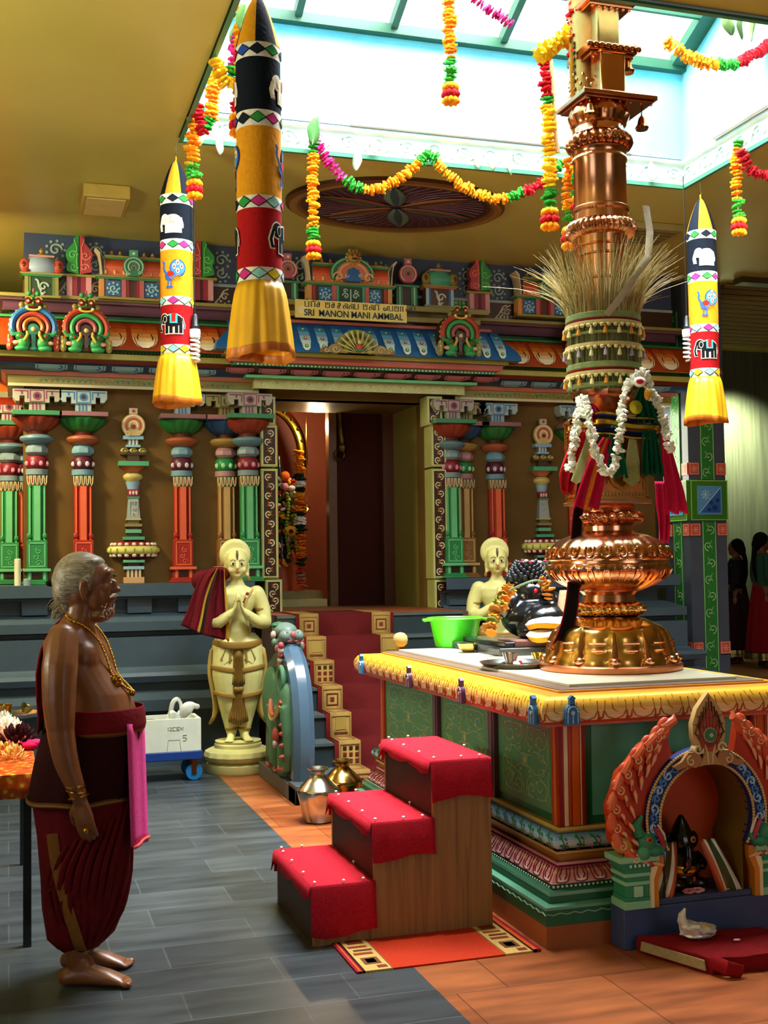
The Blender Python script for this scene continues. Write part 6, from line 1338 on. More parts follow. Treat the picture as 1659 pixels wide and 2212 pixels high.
# ---- cushion, foil parcel, petal
c_ = at(1400, 2048, 2, 0)
t = thing('floor_cushion', 'flat dark red cushion on the floor before the niche', 'cushion', (2.56, 4.03, 0))
mb = MB(); pl_ = [(-.10, .36), (.03, .02), (.50, -.02), (.44, .30)]; rows = []
def quad(u, v): a = V(pl_[1]).lerp(V(pl_[2]), u); b_ = V(pl_[0]).lerp(V(pl_[3]), u); return a.lerp(b_, v)
for lv, z in ((0, 0), (.02, .03), (0, .062), (-.06, .07), (-.22, .072), (-.48, .074)):
    row = []
    for k in range(40):
        s_ = k / 10; i = int(s_); f = s_ - i; u, v = [(f, 0), (1, f), (1 - f, 1), (0, 1 - f)][i]; u = .5 + (u - .5) * (1 + 2 * lv if lv < 0 else 1 + lv); v = .5 + (v - .5) * (1 + 2 * lv if lv < 0 else 1 + lv); q = quad(u, v); row.append((q.x, q.y, z + .003 * sin(k * 1.7)))
    rows.append(row)
mb.grid(rows, '7c1014|f', True, (True, True)); mb.build('cover', t, label='dark red cover')
mb = MB(); a, b_ = V(pl_[1]), V(pl_[0]); d = (a - b_); n_ = V((d.y, -d.x)).normalized() * -1
mb.prism([(.06, .014), (.94, .014), (.92, .052), (.08, .052)], (b_.x + n_.x * -.008, b_.y + n_.y * -.008, 0), V((d.x, d.y, 0)), (0, 0, 1), V((n_.x, n_.y, 0)), -.006, 'a89468|f'); mb.build('end_seam', t, label='beige open end')
mb = MB(); mb.tube([(.03, .03, .05), (.06, -.03, .04), (.12, -.035, .02)], (.03, .015), '8c1418|f', 8); mb.build('flap', t)
q = at(1518, 2030, 2, .074); t = thing('foil_parcel', 'crumpled silver foil parcel with a twisted end on the red cushion', 'foil', (q.x, q.y + .03, .074)); random.seed(2)
mb = MB(); nu, nv = 26, 14; rows = []
for i in range(nv + 1):
    th = pi * i / nv; rows.append([((.066 + .026 * random.random()) * sin(th) * cos(2 * pi * j / nu), (.042 + .02 * random.random()) * sin(th) * sin(2 * pi * j / nu), .028 - (.028 + .004 * random.random()) * cos(th) + (.02 * sin(th) if cos(2 * pi * j / nu) < -.3 and th > 1.5 else 0)) for j in range(nu)])
mb.grid(rows, 'f0f0ec|n', True, (True, True)); mb.tube([(-.055, 0, .04), (-.07, .01, .075), (-.066, .012, .095), (-.05, .015, .118)], [.022, .020, .015, .004], 'f0f0ec|n', 7); mb.build('foil', t, ang=5)
mb = MB(); mb.ell((.02, -.03, .045), (.016, .01, .012), 'c8b050|g', 8, 6); mb.build('food_bit', t)
mb = MB(); mb.ell((0, 0, .004), (.016, .011, .004), 'e8a8a8|f', 12, 6); o = mb.build('petal'); o.location = at(1592, 2032, 2, .077); tag(o, 'single pale pink petal on the red cushion right of the foil', 'petal')
random.seed(9)
for i, (x, y, c, lab) in enumerate(((1492, 1907, 'd87878|f', 'crushed pink flower at the feet of the black idol'), (1510, 1906, 'e0a0a0|f', 'pale pink flower at the feet of the black idol'), (1575, 1908, 'b8a868|f', 'dry yellowish leaf lying at the right of the niche floor'), (1420, 1920, 'a09050|f', 'dry brown leaf lying at the left of the niche floor'))):
    mb = MB()
    for k in range(7): a = k * .9; mb.ell((.02 * cos(a), .012 * sin(a), .008 + .004 * sin(k)), (.015, .008, .006), c, 8, 5)
    o = mb.build('fallen_flower' if i < 2 else 'dry_leaf'); o.location = V((at(x, y, 1, NY + .02).x, NY + .03, .197)); tag(o, lab, 'flower' if i < 2 else 'leaf')
# ---- foam box on trolley
tr = thing('platform_trolley', 'blue platform trolley carrying the white foam box', 'trolley', (1.20, 9.05, 0))
mb = MB(); mb.box(-.42, .19, -.08, .28, .16, .225, '14387c'); mb.build('deck', tr, .006)
for x in (-.36, .13):
    for y in (-.03, .22):
        mb = MB(); mb.tube([(x, y + .018 * cos(a) * 0, .065) for a in (0,)] * 1 + [(x, y, .066)], .01, '202020', 6); mb = MB()
        mb.lathe([(.035, -.018), (.06, -.018), (.064, -.01), (.064, .01), (.06, .018), (.035, .018)], '1c6ca8|g', 28, local=Matrix.Translation((x, y, .064)) @ Matrix.Rotation(pi / 2, 4, 'X')); mb.lathe([(0, -.02), (.034, -.016), (.034, .016), (0, .02)], '1a1410', 20, local=Matrix.Translation((x, y, .064)) @ Matrix.Rotation(pi / 2, 4, 'X')); w_o = mb.build('wheel', tr)
        mb = MB(); mb.box(x - .018, x + .018, y - .026, y - .021, .05, .16, '7a4a28|M'); mb.box(x - .018, x + .018, y + .021, y + .026, .05, .16, '7a4a28|M'); mb.build('fork', w_o)
fb = thing('foam_box', 'white foam box with handwriting on the blue trolley', 'box', (1.20, 9.05, .226))
mb = MB(); X0_, X1_, Y0_, Y1_, H_ = -.33, .18, -.07, .25, .24
mb.box(X0_, X1_, Y0_, Y0_ + .03, 0, H_, 'd4d8c4'); mb.box(X0_, X1_, Y1_ - .03, Y1_, 0, H_, 'd4d8c4'); mb.box(X0_, X0_ + .03, Y0_ + .03, Y1_ - .03, 0, H_, 'd4d8c4'); mb.box(X1_ - .03, X1_, Y0_ + .03, Y1_ - .03, 0, H_, 'd4d8c4'); mb.box(X0_ + .03, X1_ - .03, Y0_ + .03, Y1_ - .03, 0, .02, 'd4d8c4'); mb.build('box', fb)
mb = MB(); p = Plane(mb, (0, Y0_ - .001, 0), (1, 0, 0), (0, 0, 1)); k = '303830'
def pen(pts, x, y, s, w_=.004): p.line([(x + a * s, y + b * s * 1.2) for a, b in pts], w_, k, .001)
x = -.07; y = .155
pen([(.2, 0), (.2, 1)], x, y, .022); x += .014
for g_ in ([(0, 1), (1, 1), (0, 0), (1.1, 0)], [(1, 1), (0, 1), (0, 0), (1, 0)], [(1, 1), (0, 1), (0, .5), (.8, .5), (0, .5), (0, 0), (1, 0)], [(0, 0), (0, 1), (1, 0), (1, 1.1)]): pen(g_, x, y, .020); x += .027
pen([(.8, 1), (0, 1), (0, .55), (.5, .6), (.8, .35), (.6, .05), (0, 0)], .045, .075, .035)
p.line([(-.075, .0), (-.065, .085), (.02, .085), (.03, .0)], .003, '6a6a5c', .001); mb.build('handwriting', fb)
bagw = thing('plastic_bag', 'crumpled white plastic bag in the foam box', 'bag', (1.22, 9.12, .40))
def bagmat():
    m, nt, b = newmat('thin_white_plastic', .35); b.inputs['Base Color'].default_value = lin('d0d0c4') + [1]; b.inputs['Subsurface Weight'].default_value = .2; nt.links.new(ramp(nt, noise(nt, 8, 3), [(.3, 'b4b4a8'), (.7, 'd8d8cc')]), b.inputs['Base Color']); return m
bm_ = bagmat(); random.seed(12)
mb = MB(); rows = []
for i in range(9):
    u = i / 8; rows.append([((.085 + .02 * sin(5 * a + i)) * (1 - .55 * u) * cos(a) - .02, (.06 + .012 * sin(7 * a)) * (1 - .4 * u) * sin(a), -.05 + .16 * u + .012 * sin(3 * a + i)) for a in np.linspace(0, 2 * pi, 25)[:-1]])
mb.grid(rows, bm_, True, (True, False)); mb.build('body', bagw, solid=.002)
mb = MB(); mb.tube(smooth_pts([(-.05, 0, .09), (-.035, -.01, .17), (0, 0, .20), (.03, .01, .16), (.03, 0, .08)], 4), [.018] * 17, bm_, 8, flat=.5); mb.build('handle', bagw)
mb = MB(); mb.tube(smooth_pts([(.04, 0, .06), (.07, -.01, .12), (.12, -.01, .145), (.17, 0, .13)], 4), [.02 + .03 * sin(pi * min(1, i / 9)) for i in range(12)] + [.008], bm_, 10, flat=.5); mb.build('handle', bagw)
mb = MB(); mb.ell((0, 0, 0), (.06, .05, .03), '8a7a54|r'); o = mb.build('coconut_husk'); o.location = (1.02, 9.13, .43); tag(o, 'brown husk lying in the left of the foam box', 'husk')
# ================================================================ FIGURES
def body(mb, secs, n=28):
    """stack of ellipses (x, y, z, half-depth along x, half-width along y)"""
    S_ = []
    for i in range(len(secs) - 1):
        for k in range(3):
            t_ = k / 3; t_ = t_ * t_ * (3 - 2 * t_) if False else t_; S_.append([lerp(secs[i][j], secs[i + 1][j], t_) for j in range(5)])
    S_.append(list(secs[-1])); mb.grid([[(x + a * cos(2 * pi * j / n), y + b_ * sin(2 * pi * j / n), z) for j in range(n)] for x, y, z, a, b_ in S_], 'x', True, (True, True))
def limb(mb, pts, r, n=14):
    P_ = smooth_pts(pts, 4); R_ = list(np.interp(np.linspace(0, len(r) - 1, len(P_)), range(len(r)), r)); mb.tube(P_, R_, 'x', n); mb.ell(P_[0], R_[0], 'x', n, 8); mb.ell(P_[-1], R_[-1], 'x', n, 8)
def hand(mb, wrist, d, palm_n, s=1., curl=.35, side=1):
    """palm + five unequal bent fingers; d = along the hand, palm_n = palm normal"""
    d = V(d).normalized(); pn = V(palm_n).normalized(); sd = d.cross(pn) * side; w_ = V(wrist)
    mb.tube([w_, w_ + d * .03 * s, w_ + d * .075 * s, w_ + d * .095 * s], [(.028 * s, .02 * s), (.036 * s, .018 * s), (.042 * s, .016 * s), (.038 * s, .012 * s)], 'x', 14, up=sd)
    for i, (o, L) in enumerate(((-.030, .062), (-.010, .076), (.011, .080), (.031, .070))):
        b_ = w_ + d * .088 * s + sd * o * s; p = [b_]; dd = d.copy()
        for k in range(3): dd = (dd + pn * curl * (.6 + .25 * k)).normalized(); p.append(p[-1] + dd * L * s * (.42, .32, .26)[k])
        mb.tube(p, [.0105 * s, .0098 * s, .0088 * s, .007 * s], 'x', 10); mb.ell(p[-1], .0072 * s, 'x', 8, 6)
    b_ = w_ + d * .025 * s + sd * .03 * s; p = [b_, b_ + (d * .5 + sd * .6 + pn * .3) * .035 * s, b_ + (d * .9 + sd * .6 + pn * .5) * .055 * s, b_ + (d * 1.2 + sd * .35 + pn * .6) * .065 * s]
    mb.tube(p, [.014 * s, .012 * s, .0105 * s, .008 * s], 'x', 10); mb.ell(p[-1], .008 * s, 'x', 8, 6)

def praying_statue(lab, loc, rz, s=1.):
    t = thing('praying_statue', lab, 'statue', loc, rz, None, s); cr = 'cdc57c'; gd = '8c6a2c'
    mb = MB(); mb.lathe([(0, 0), (.245, 0), (.25, .01), (.25, .065), (.235, .075), (.225, .085), (.25, .10), (.262, .13), (.25, .165), (.21, .185), (.185, .19), (.185, .215), (.175, .225), (.18, .24), (.0, .24)], cr, 96, rf=lambda a, z, r: 1 + (.035 * abs(sin(9 * a)) if .09 < z < .17 else 0)); mb.build('lotus_base', t)
    mb = MB()                                                # faces -Y
    def by(secs): body(mb, [(x, y, z, b_, a) for x, y, z, a, b_ in secs])    # a = depth, b = width
    by([(0, .0, .96, .085, .125), (0, 0, 1.03, .095, .115), (0, -.01, 1.10, .10, .10), (0, -.005, 1.16, .088, .098), (0, 0, 1.24, .092, .115), (0, 0, 1.32, .105, .150), (0, .0, 1.385, .098, .165), (0, .005, 1.42, .07, .14), (0, .005, 1.45, .05, .07), (0, 0, 1.50, .042, .044), (0, -.005, 1.55, .042, .044)])
    by([(0, -.01, 1.515, .03, .03), (0, -.015, 1.53, .06, .055), (0, -.01, 1.57, .078, .076), (0, -.005, 1.62, .088, .086), (0, 0, 1.67, .085, .086), (0, .005, 1.71, .065, .07), (0, .01, 1.735, .03, .03)])
    mb.ell((0, -.095, 1.60), (.012, .016, .024), 'x'); mb.ell((0, -.105, 1.59), (.014, .012, .010), 'x'); mb.ell((0, -.082, 1.562), (.02, .012, .012), 'x'); mb.ell((0, -.07, 1.53), (.022, .02, .016), 'x')
    for q in (-1, 1):
        mb.ell((q * .045, -.06, 1.575), (.028, .022, .028), 'x'); mb.ell((q * .032, -.082, 1.625), (.022, .010, .012), 'x')
        mb.tube([(q * .080, -.0, 1.635), (q * .088, .01, 1.60), (q * .088, .01, 1.555), (q * .084, 0, 1.52)], [.018, .016, .013, .018], 'x', 8)
        limb(mb, [(q * .155, 0, 1.385), (q * .20, -.005, 1.28), (q * .215, -.03, 1.16), ], [.066, .060, .056]); limb(mb, [(q * .215, -.03, 1.16), (q * .15, -.12, 1.17), (q * .055, -.165, 1.245)], [.056, .050, .030])
        mb.tube([(q * .05, -.165, 1.24), (q * .026, -.175, 1.29), (q * .016, -.18, 1.34)], [(.016, .03), (.013, .036), (.012, .034)], 'x', 12, up=(1, 0, 0))
        for i, L in enumerate((.055, .068, .075, .06)): y_ = -.205 + i * .018; mb.tube([(q * .014, y_, 1.335), (q * .011, y_ - .002, 1.335 + L * .5), (q * .008, y_ + .002, 1.335 + L)], [.0095, .009, .007], 'x', 8)
        mb.tube([(q * .03, -.155, 1.27), (q * .03, -.145, 1.31), (q * .024, -.145, 1.345)], [.012, .011, .008], 'x', 8)
        limb(mb, [(q * .085, 0, .97), (q * .09, -.02, .76), (q * .075, -.01, .56), (q * .062, .01, .44), (q * .05, .01, .31)], [.115, .112, .085, .07, .044])
        mb.tube([(q * .05, .04, .275), (q * .06, -.05, .265), (q * .075, -.13, .252)], [(.035, .04), (.03, .028), (.036, .014)], 'x', 12, up=(1, 0, 0))
        for i in range(5): mb.ell((q * (.052 + .014 * i) , -.155 + .006 * i, .25), (.009, .02, .010), 'x', 8, 6)
        mb.ell((q * .155, .01, 1.40), (.062, .055, .045), 'x')
    by([(0, 0, .88, .10, .18), (0, 0, .95, .10, .185), (0, 0, 1.0, .09, .15)]); mb.ell((0, -.03, 1.13), (.085, .075, .075), 'x')
    mb.lathe([(.10, -.03), (.122, -.01), (.126, .01), (.10, .03)], 'x', 28, local=Matrix.Translation((-.01, .06, 1.70)) @ Matrix.Rotation(pi / 2, 4, 'X')); 
    fuse(mb, 'body', cr, t, .0085, 3)
    mb = MB()
    for q in (-1, 1):
        mb.ell((q * .034, -.0905, 1.622), (.021, .006, .009), 'f0ecd0', 10, 6); mb.ell((q * .034, -.095, 1.622), (.009, .004, .009), '1c140c', 8, 6); mb.tube([(q * .014, -.094, 1.645), (q * .035, -.092, 1.655), (q * .056, -.080, 1.645)], .003, '4a3c18', 5)
        mb.tube([(q * .015, -.096, 1.628), (q * .035, -.0965, 1.631), (q * .054, -.086, 1.625)], .0022, '2a1c10', 5)
    mb.tube([(-.02, -.092, 1.563), (0, -.098, 1.560), (.02, -.092, 1.563)], [.003, .0065, .003], 'b8382c', 6); mb.tube([(0, -.09, 1.655), (0, -.087, 1.69), (0, -.065, 1.725)], [.004, .010, .008], '4a3418', 6); mb.build('painted_face', t, label='painted eyes, lips and forehead mark')
    mb = MB(); mb.tube([(.182 * cos(a), -.0 + .112 * sin(a) * 1.25 - .0, .985 + .018 * cos(a) ** 2) for a in np.linspace(0, 2 * pi, 30)], (.028, .016), gd, 8, up=(0, 0, 1)); mb.ell((0, -.115, .98), (.035, .02, .035), gd); mb.build('gilt_belt', t, label='gold-brown painted belt')
    for q in (-1, 1):
        for z_, r_, rr in ((.80, .112, .02), (.60, .094, .018)): mb = MB(); mb.tube([(q * .088 + r_ * 1.04 * cos(a), -.015 + r_ * 1.04 * sin(a), z_ + .02 * q * cos(a)) for a in np.linspace(0, 2 * pi, 22)], (rr, .010), gd, 8, up=(0, 0, 1)); mb.build('leg_band', t)
        mb = MB(); mb.tube([(q * .10, -.11, .95), (q * .13, -.115, .88), (q * .11, -.118, .84), (q * .05, -.12, .88)], .008, gd, 6); mb.tube([(q * .06, -.12, .96), (q * .065, -.125, .86)], [.006, .010], gd, 6); mb.build('hip_loop', t); mb = MB()
        mb.tube([(q * .05 + .045 * cos(a), .01 + .045 * sin(a), .33) for a in np.linspace(0, 2 * pi, 16)], .012, gd, 8); mb.build('anklet', t); mb = MB(); mb.tube([(q * .20 + .052 * cos(a), -.01 + .052 * sin(a), 1.26) for a in np.linspace(0, 2 * pi, 16)], (.016, .006), gd, 8, up=(0, 0, 1)); mb.build('armlet', t); mb = MB()
        mb.tube([(q * .08 + .034 * cos(a) * .6, -.15 + .034 * sin(a), 1.215) for a in np.linspace(0, 2 * pi, 14)], .007, gd, 6); mb.build('wrist_band', t); mb = MB()
        mb.ell((q * .094, -.005, 1.505), (.014, .014, .022), gd, 8, 6); mb.build('earring', t)
    mb = MB()
    for z0_, z1_, w0, w1 in ((.95, .66, .028, .055), (.64, .36, .032, .075)):
        rows = []
        for k in range(6):
            u = k / 5; z_ = lerp(z0_, z1_, u); w_ = lerp(w0, w1, u ** .8); y0_ = lerp(-.125, -.115, u) if z0_ > .9 else lerp(-.095, -.075, u); rows.append([(w_ * c / 8, y0_ - .012 * (c % 2) + .02 * (c / 8) ** 2, z_ + .03 * u * abs(c) / 8) for c in range(-8, 9)])
        mb.grid(rows, gd)
    mb.ell((0, -.105, .65), (.035, .02, .022), gd); mb.build('centre_pleats', t, label='gold-brown fanned pleats', solid=.012)
    for q in (-1, 1):
        rows = []; mb = MB()
        for k in range(10):
            u = k / 9; z_ = .99 - .58 * u; rows.append([(q * (.17 + .02 * sin(u * 6) + .02 * c + (.02 if k == 9 else 0)), .0 - .02 * c + .03 * u, z_ - .02 * c) for c in range(3)])
        mb.grid(rows, 'b09448'); mb.build('side_drape', t, solid=.02)
    mb = MB(); rnd = random.Random(4)
    for i in range(15): a = radians(200 + i * 10) ; mb.ell((.08 * cos(a), -.085 - .02 * sin(a + 1.5), 1.44 + .16 * sin(a) * .95), (.014, .012, .014), ['8c1c2c', 'c8c8b0', '8c1c2c'][i % 3], 8, 6)
    mb.build('flower_necklace', t, label='dark red flower necklace')
    mb = MB(); mb.tube([(.13, -.03, 1.42), (.07, -.10, 1.36), (.05, -.105, 1.27), (.09, -.09, 1.2), (.10, -.07, 1.08)], [.012, .014, .010, .008, .008], 'b09448', 8); mb.build('shoulder_cord', t)
    return t
L1 = V((1.72, 9.30, 0)); S1 = praying_statue('cream statue of a figure with joined hands left of the stairs', L1, -.12)
praying_statue('cream praying statue behind the altar, right of the stairs', V((3.98, 9.38, 0)), -.30)
# maroon cloth over the statue's shoulder
t = thing('draped_cloth', 'maroon cloth with yellow border draped over the left statue shoulder', 'cloth', L1 + V((-.15, 0, 1.44)))
mb = MB(); rows = []
pA = [at(x, y, 1, 9.22) for x, y in ((484, 1228), (486, 1262), (490, 1300), (494, 1345), (494, 1385))]; pB = [at(x, y, 1, 9.16) for x, y in ((470, 1228), (462, 1262), (452, 1300), (445, 1345), (440, 1372))]; pC = [at(x, y, 1, 9.20) for x, y in ((468, 1224), (440, 1238), (420, 1275), (404, 1320), (390, 1350))]
pA, pB, pC = [smooth_pts(p, 4) for p in (pA, pB, pC)]
for i in range(len(pA)):
    r_ = []
    for k in range(17):
        s_ = k / 16; q = pA[i].lerp(pB[i], s_ / .55) if s_ < .55 else pB[i].lerp(pC[i], (s_ - .55) / .45); r_.append(q + V((0, -.022 * sin(k * 1.5 + i * .15), 0)) - t.location)
    rows.append(r_)
cl = [list(c) for c in zip(*rows)]; mb.grid(cl, ['b88a28|f'] + ['5c0f16|f'] * 8 + ['2c2018|f', 'b88a28|f'] + ['5c0f16|f'] * 5); mb.build('front_fall', t, solid=.006)
mb = MB(); mb.ell(V(at(474, 1240, 1, 9.32)) - t.location, (.09, .09, .06), '5c0f16|f'); mb.ell(V(at(440, 1255, 1, 9.36)) - t.location, (.10, .06, .09), '5c0f16|f'); fuse(mb, 'shoulder_fold', '5c0f16|f', t, .012, 4)

# ================================================================ THE MAN
MAN = thing('person', 'bare-chested grey-haired man in a maroon wrap standing barefoot at the left', 'person', (.30, 4.86, 0), -radians(17.6))
mb = MB(); B_ = lambda s_: body(mb, s_)
B_([(-.02, 0, .80, .15, .16), (.0, 0, .92, .165, .165), (.018, 0, .99, .165, .168), (.028, 0, 1.04, .160, .165), (.012, 0, 1.11, .150, .160), (-.022, 0, 1.18, .135, .158), (-.05, 0, 1.25, .120, .160), (-.062, 0, 1.31, .108, .168), (-.06, 0, 1.35, .088, .140), (-.045, 0, 1.385, .07, .08), (-.03, 0, 1.42, .060, .062), (-.02, 0, 1.47, .058, .058)])
mb.ell((-.005, -.07, 1.245), (.07, .08, .085), 'x'); mb.ell((-.005, .07, 1.245), (.07, .08, .085), 'x'); mb.ell((.07, 0, 1.06), (.105, .14, .085), 'x', 24, 16)
mb.ell((-.015, 0, 1.560), (.108, .080, .100), 'x', 28, 18); mb.ell((.04, 0, 1.50), (.062, .062, .085), 'x'); mb.ell((-.03, 0, 1.50), (.08, .068, .075), 'x')
mb.ell((.088, 0, 1.585), (.016, .05, .018), 'x'); mb.ell((.104, 0, 1.53), (.017, .014, .028), 'x'); mb.ell((.117, 0, 1.515), (.017, .018, .013), 'x'); mb.ell((.092, 0, 1.478), (.018, .028, .018), 'x'); mb.ell((.078, 0, 1.425), (.03, .032, .024), 'x'); mb.ell((.045, 0, 1.415), (.05, .045, .03), 'x')
for q in (-1, 1):
    mb.ell((.075, q * .032, 1.52), (.02, .02, .02), 'x'); mb.tube([(.012, q * .082, 1.545), (.0, q * .09, 1.55), (-.004, q * .092, 1.52), (.006, q * .088, 1.485), (.014, q * .08, 1.475)], [.008, .010, .010, .010, .009], 'x', 8); mb.ell((.005, q * .082, 1.515), (.016, .008, .032), 'x')
    f = -1 if q < 0 else 1
    sh = (-.052, q * .178, 1.335)
    if q < 0: limb(mb, [sh, (-.05, -.225, 1.23), (-.048, -.245, 1.10), (-.040, -.25, .985)], [.060, .068, .062, .050]); limb(mb, [(-.040, -.25, .985), (-.02, -.25, .88), (.015, -.245, .78), (.028, -.24, .735)], [.052, .047, .034, .028]); hand(mb, (.028, -.24, .735), (.22, 0, -1), (.25, .9, -.1), 1.0, .30, -1)
    else: limb(mb, [sh, (-.02, .235, 1.22), (.0, .26, 1.10), (.01, .27, .985)], [.060, .064, .058, .048]); limb(mb, [(.01, .27, .985), (.05, .27, .88), (.08, .26, .78)], [.05, .044, .028]); hand(mb, (.08, .26, .76), (.22, 0, -1), (.25, -.9, -.1), 1.0, .30, 1)
    ax = -.005 if q < 0 else -.05
    limb(mb, [(-.02, q * .09, .82), (-.01, q * .10, .50), (-.03, q * .10, .30), (ax - .02, q * .095, .10)], [.10, .07, .058, .040])
    mb.tube([(ax - .055, q * .095, .035), (ax + .02, q * .095, .045), (ax + .10, q * .10, .032), (ax + .165, q * .105, .018)], [(.035, .032), (.04, .042), (.046, .030), (.045, .016)], 'x', 14, up=(0, 1, 0)); mb.ell((ax - .055, q * .095, .035), (.035, .033, .034), 'x'); mb.ell((ax - .0, q * .095, .075), (.05, .036, .045), 'x')
    for i, (dy, L, r_) in enumerate(((-.036, .03, .014), (-.014, .030, .010), (.004, .026, .0095), (.021, .020, .009), (.036, .013, .0085))): dy = -dy * q; mb.ell((ax + .168 + L * .5, q * .105 + dy, .014), (L * .5 + .008, r_, r_), 'x', 8, 6)
for v_ in mb.v:
    if v_.z < .004: v_.z = .004
skin, nt, b = newmat('brown_skin', .36); b.inputs['Subsurface Weight'].default_value = .08; b.inputs['Subsurface Radius'].default_value = (.02, .008, .004)
nt.links.new(ramp(nt, noise(nt, 9, 5), [(.3, '6e4022'), (.7, '84502c')]), b.inputs['Base Color'])
bp = nt.nodes.new('ShaderNodeBump'); bp.inputs['Strength'].default_value = .12; bp.inputs['Distance'].default_value = .003; nt.links.new(noise(nt, 70, 3), bp.inputs['Height']); nt.links.new(bp.outputs[0], b.inputs['Normal'])
fuse(mb, 'body', skin, MAN, .0062, 3)
mb = MB(); mb.ell((-.028, 0, 1.568), (.110, .086, .102), 'x', 28, 18); mb.ell((-.075, 0, 1.515), (.066, .072, .075), 'x'); mb.ell((-.075, 0, 1.455), (.035, .05, .035), 'x'); mb.ell((.018, 0, 1.622), (.05, .064, .033), 'x'); mb.ell((-.105, 0, 1.555), (.04, .05, .05), 'x')
for q in (-1, 1): mb.tube([(.015, q * .076, 1.57), (.022, q * .073, 1.54), (.022, q * .068, 1.51)], [.014, .010, .004], 'x', 8)
hairm, nt, b = newmat('grey_hair', .42); f = noise(nt, 5, 5, scaled(nt, (2, 40, 40)), .2)
nt.links.new(ramp(nt, f, [(.25, '4a4236'), (.5, '7c725e'), (.75, 'b4a890')]), b.inputs['Base Color']); bp = nt.nodes.new('ShaderNodeBump'); bp.inputs['Strength'].default_value = .5; bp.inputs['Distance'].default_value = .004; nt.links.new(f, bp.inputs['Height']); nt.links.new(bp.outputs[0], b.inputs['Normal'])
hair = fuse(mb, 'hair', hairm, MAN, .006, 3)
mb = MB(); mb.ell((-.132, 0, 1.552), (.022, .02, .018), '1c1814|f'); mb.ell((-.150, 0, 1.545), (.018, .018, .014), '14100e|f'); mb.build('hair_knot', MAN)
mb = MB(); rnd = random.Random(3)
for i in range(60):
    a = rnd.uniform(-1, 1); z_ = rnd.uniform(1.43, 1.50); mb.tube([(-.09 - .02 * cos(a), .06 * a, z_), (-.115 - rnd.uniform(0, .02), .065 * a, z_ - .02), (-.118 - rnd.uniform(0, .03), .07 * a, z_ - .045)], [.002, .0014, .0005], '8c8068|f', 3)
mb.build('stray_hair', MAN)
for q in (-1, 1):
    mb = MB(); mb.tube([(.112, q * .004, 1.497), (.108, q * .022, 1.494), (.096, q * .036, 1.486)], [.007, .008, .003], 'e4e0d4|f', 8); mb.build('moustache', MAN, label='white moustache'); mb = MB(); mb.ell((.0985, q * .026, 1.545), (.005, .008, .004), 'd8d0c0|g', 8, 6); mb.ell((.1045, q * .027, 1.545), (.003, .004, .004), '1a100c|g', 6, 5); mb.tube([(.108, q * .012, 1.570), (.106, q * .03, 1.575), (.092, q * .048, 1.566)], [.004, .004, .002], '5a4c3c|f', 6); mb.build('eye', MAN)
mb = MB(); mb.tube([(.107, -.018, 1.481), (.111, 0, 1.480), (.107, .018, 1.481)], [.003, .006, .003], '5a2c24', 6); mb.build('lips', MAN); mb = MB()
for i in range(80):
    a = rnd.uniform(-1.2, 1.2); z_ = rnd.uniform(1.405, 1.46); mb.ell((.045 + .062 * cos(a) * (1 - (1.46 - z_) * 3), .062 * sin(a), z_), (.002, .002, .003), 'c8c0b0|f', 4, 3)
o = mb.build('stubble', MAN, label='white chin stubble'); o['kind'] = 'stuff'
def foldcloth(secs, col, name, ampl, nf, n=96, ph=0., lean=0., label=None, cap=False, cols=None):
    mb = MB(); S_ = []
    for i in range(len(secs) - 1):
        for k in range(4): S_.append([lerp(secs[i][j], secs[i + 1][j], k / 4) for j in range(5)])
    S_.append(secs[-1]); rows = []
    z0_, z1_ = secs[0][2], secs[-1][2]
    for x, y, z, a, b_ in S_:
        u = (z - z0_) / (z1_ - z0_); row = []
        for j in range(n):
            th = 2 * pi * j / n; m_ = 1 + ampl * (.3 + .7 * (1 - u)) * (sin(nf * th + ph + lean * u * 5) * .6 + .5 * sin((nf * 1.7 // 1) * th + 2 * u * lean + 1))
            row.append((x + a * m_ * cos(th), y + b_ * m_ * sin(th), z))
        rows.append(row)
    mb.grid(rows, cols or col, True, (False, cap)); return mb.build(name, MAN, label=label, solid=.004)
mar = '5e0d14|f'
DS = [(-.03, 0, .135, .085, .13), (-.03, 0, .175, .125, .165), (-.015, 0, .28, .155, .185), (-.008, 0, .40, .168, .19), (-.012, 0, .56, .182, .195), (-.02, 0, .72, .195, .20), (-.012, 0, .80, .192, .195)]
foldcloth(DS, mar, 'dhoti', .035, 9, lean=1.5, label='maroon lower wrap')
def onD(thd, z, e=1.0):
    p_ = [np.interp(z, [q[2] for q in DS], [q[k] for q in DS]) for k in range(5)]; return V((p_[0] + p_[3] * e * cos(radians(thd)), p_[1] + p_[4] * e * sin(radians(thd)), z))
mb = MB()
for k in range(9):                                           # draped folds falling from the front of the waist to the back of the hem
    t0, t1 = -18 - k * 11, -40 - k * 9; zb_ = .16 + .012 * k + .02 * (k % 2)
    P_ = [onD(lerp(t0, t1, u) - 16 * sin(pi * u), lerp(.70 - .02 * k, zb_, u), 1.01) for u in np.linspace(0, 1, 16)]; mb.tube(P_, [(.014 * sin(pi * min(1, (i + 1) / 16)) + .003, .020 * sin(pi * (i + 1) / 17) + .004) for i in range(16)], mar, 8, up=(0, 0, 1))
for k in range(5): P_ = [onD(lerp(10 - k * 22, -30 - k * 10, u), lerp(.50, .17, u) - .05 * sin(pi * u), 1.01) for u in np.linspace(0, 1, 12)]; mb.tube(P_, [.012 * sin(pi * (i + 1) / 13) + .003 for i in range(12)], mar, 8)
mb.build('drape_folds', MAN)
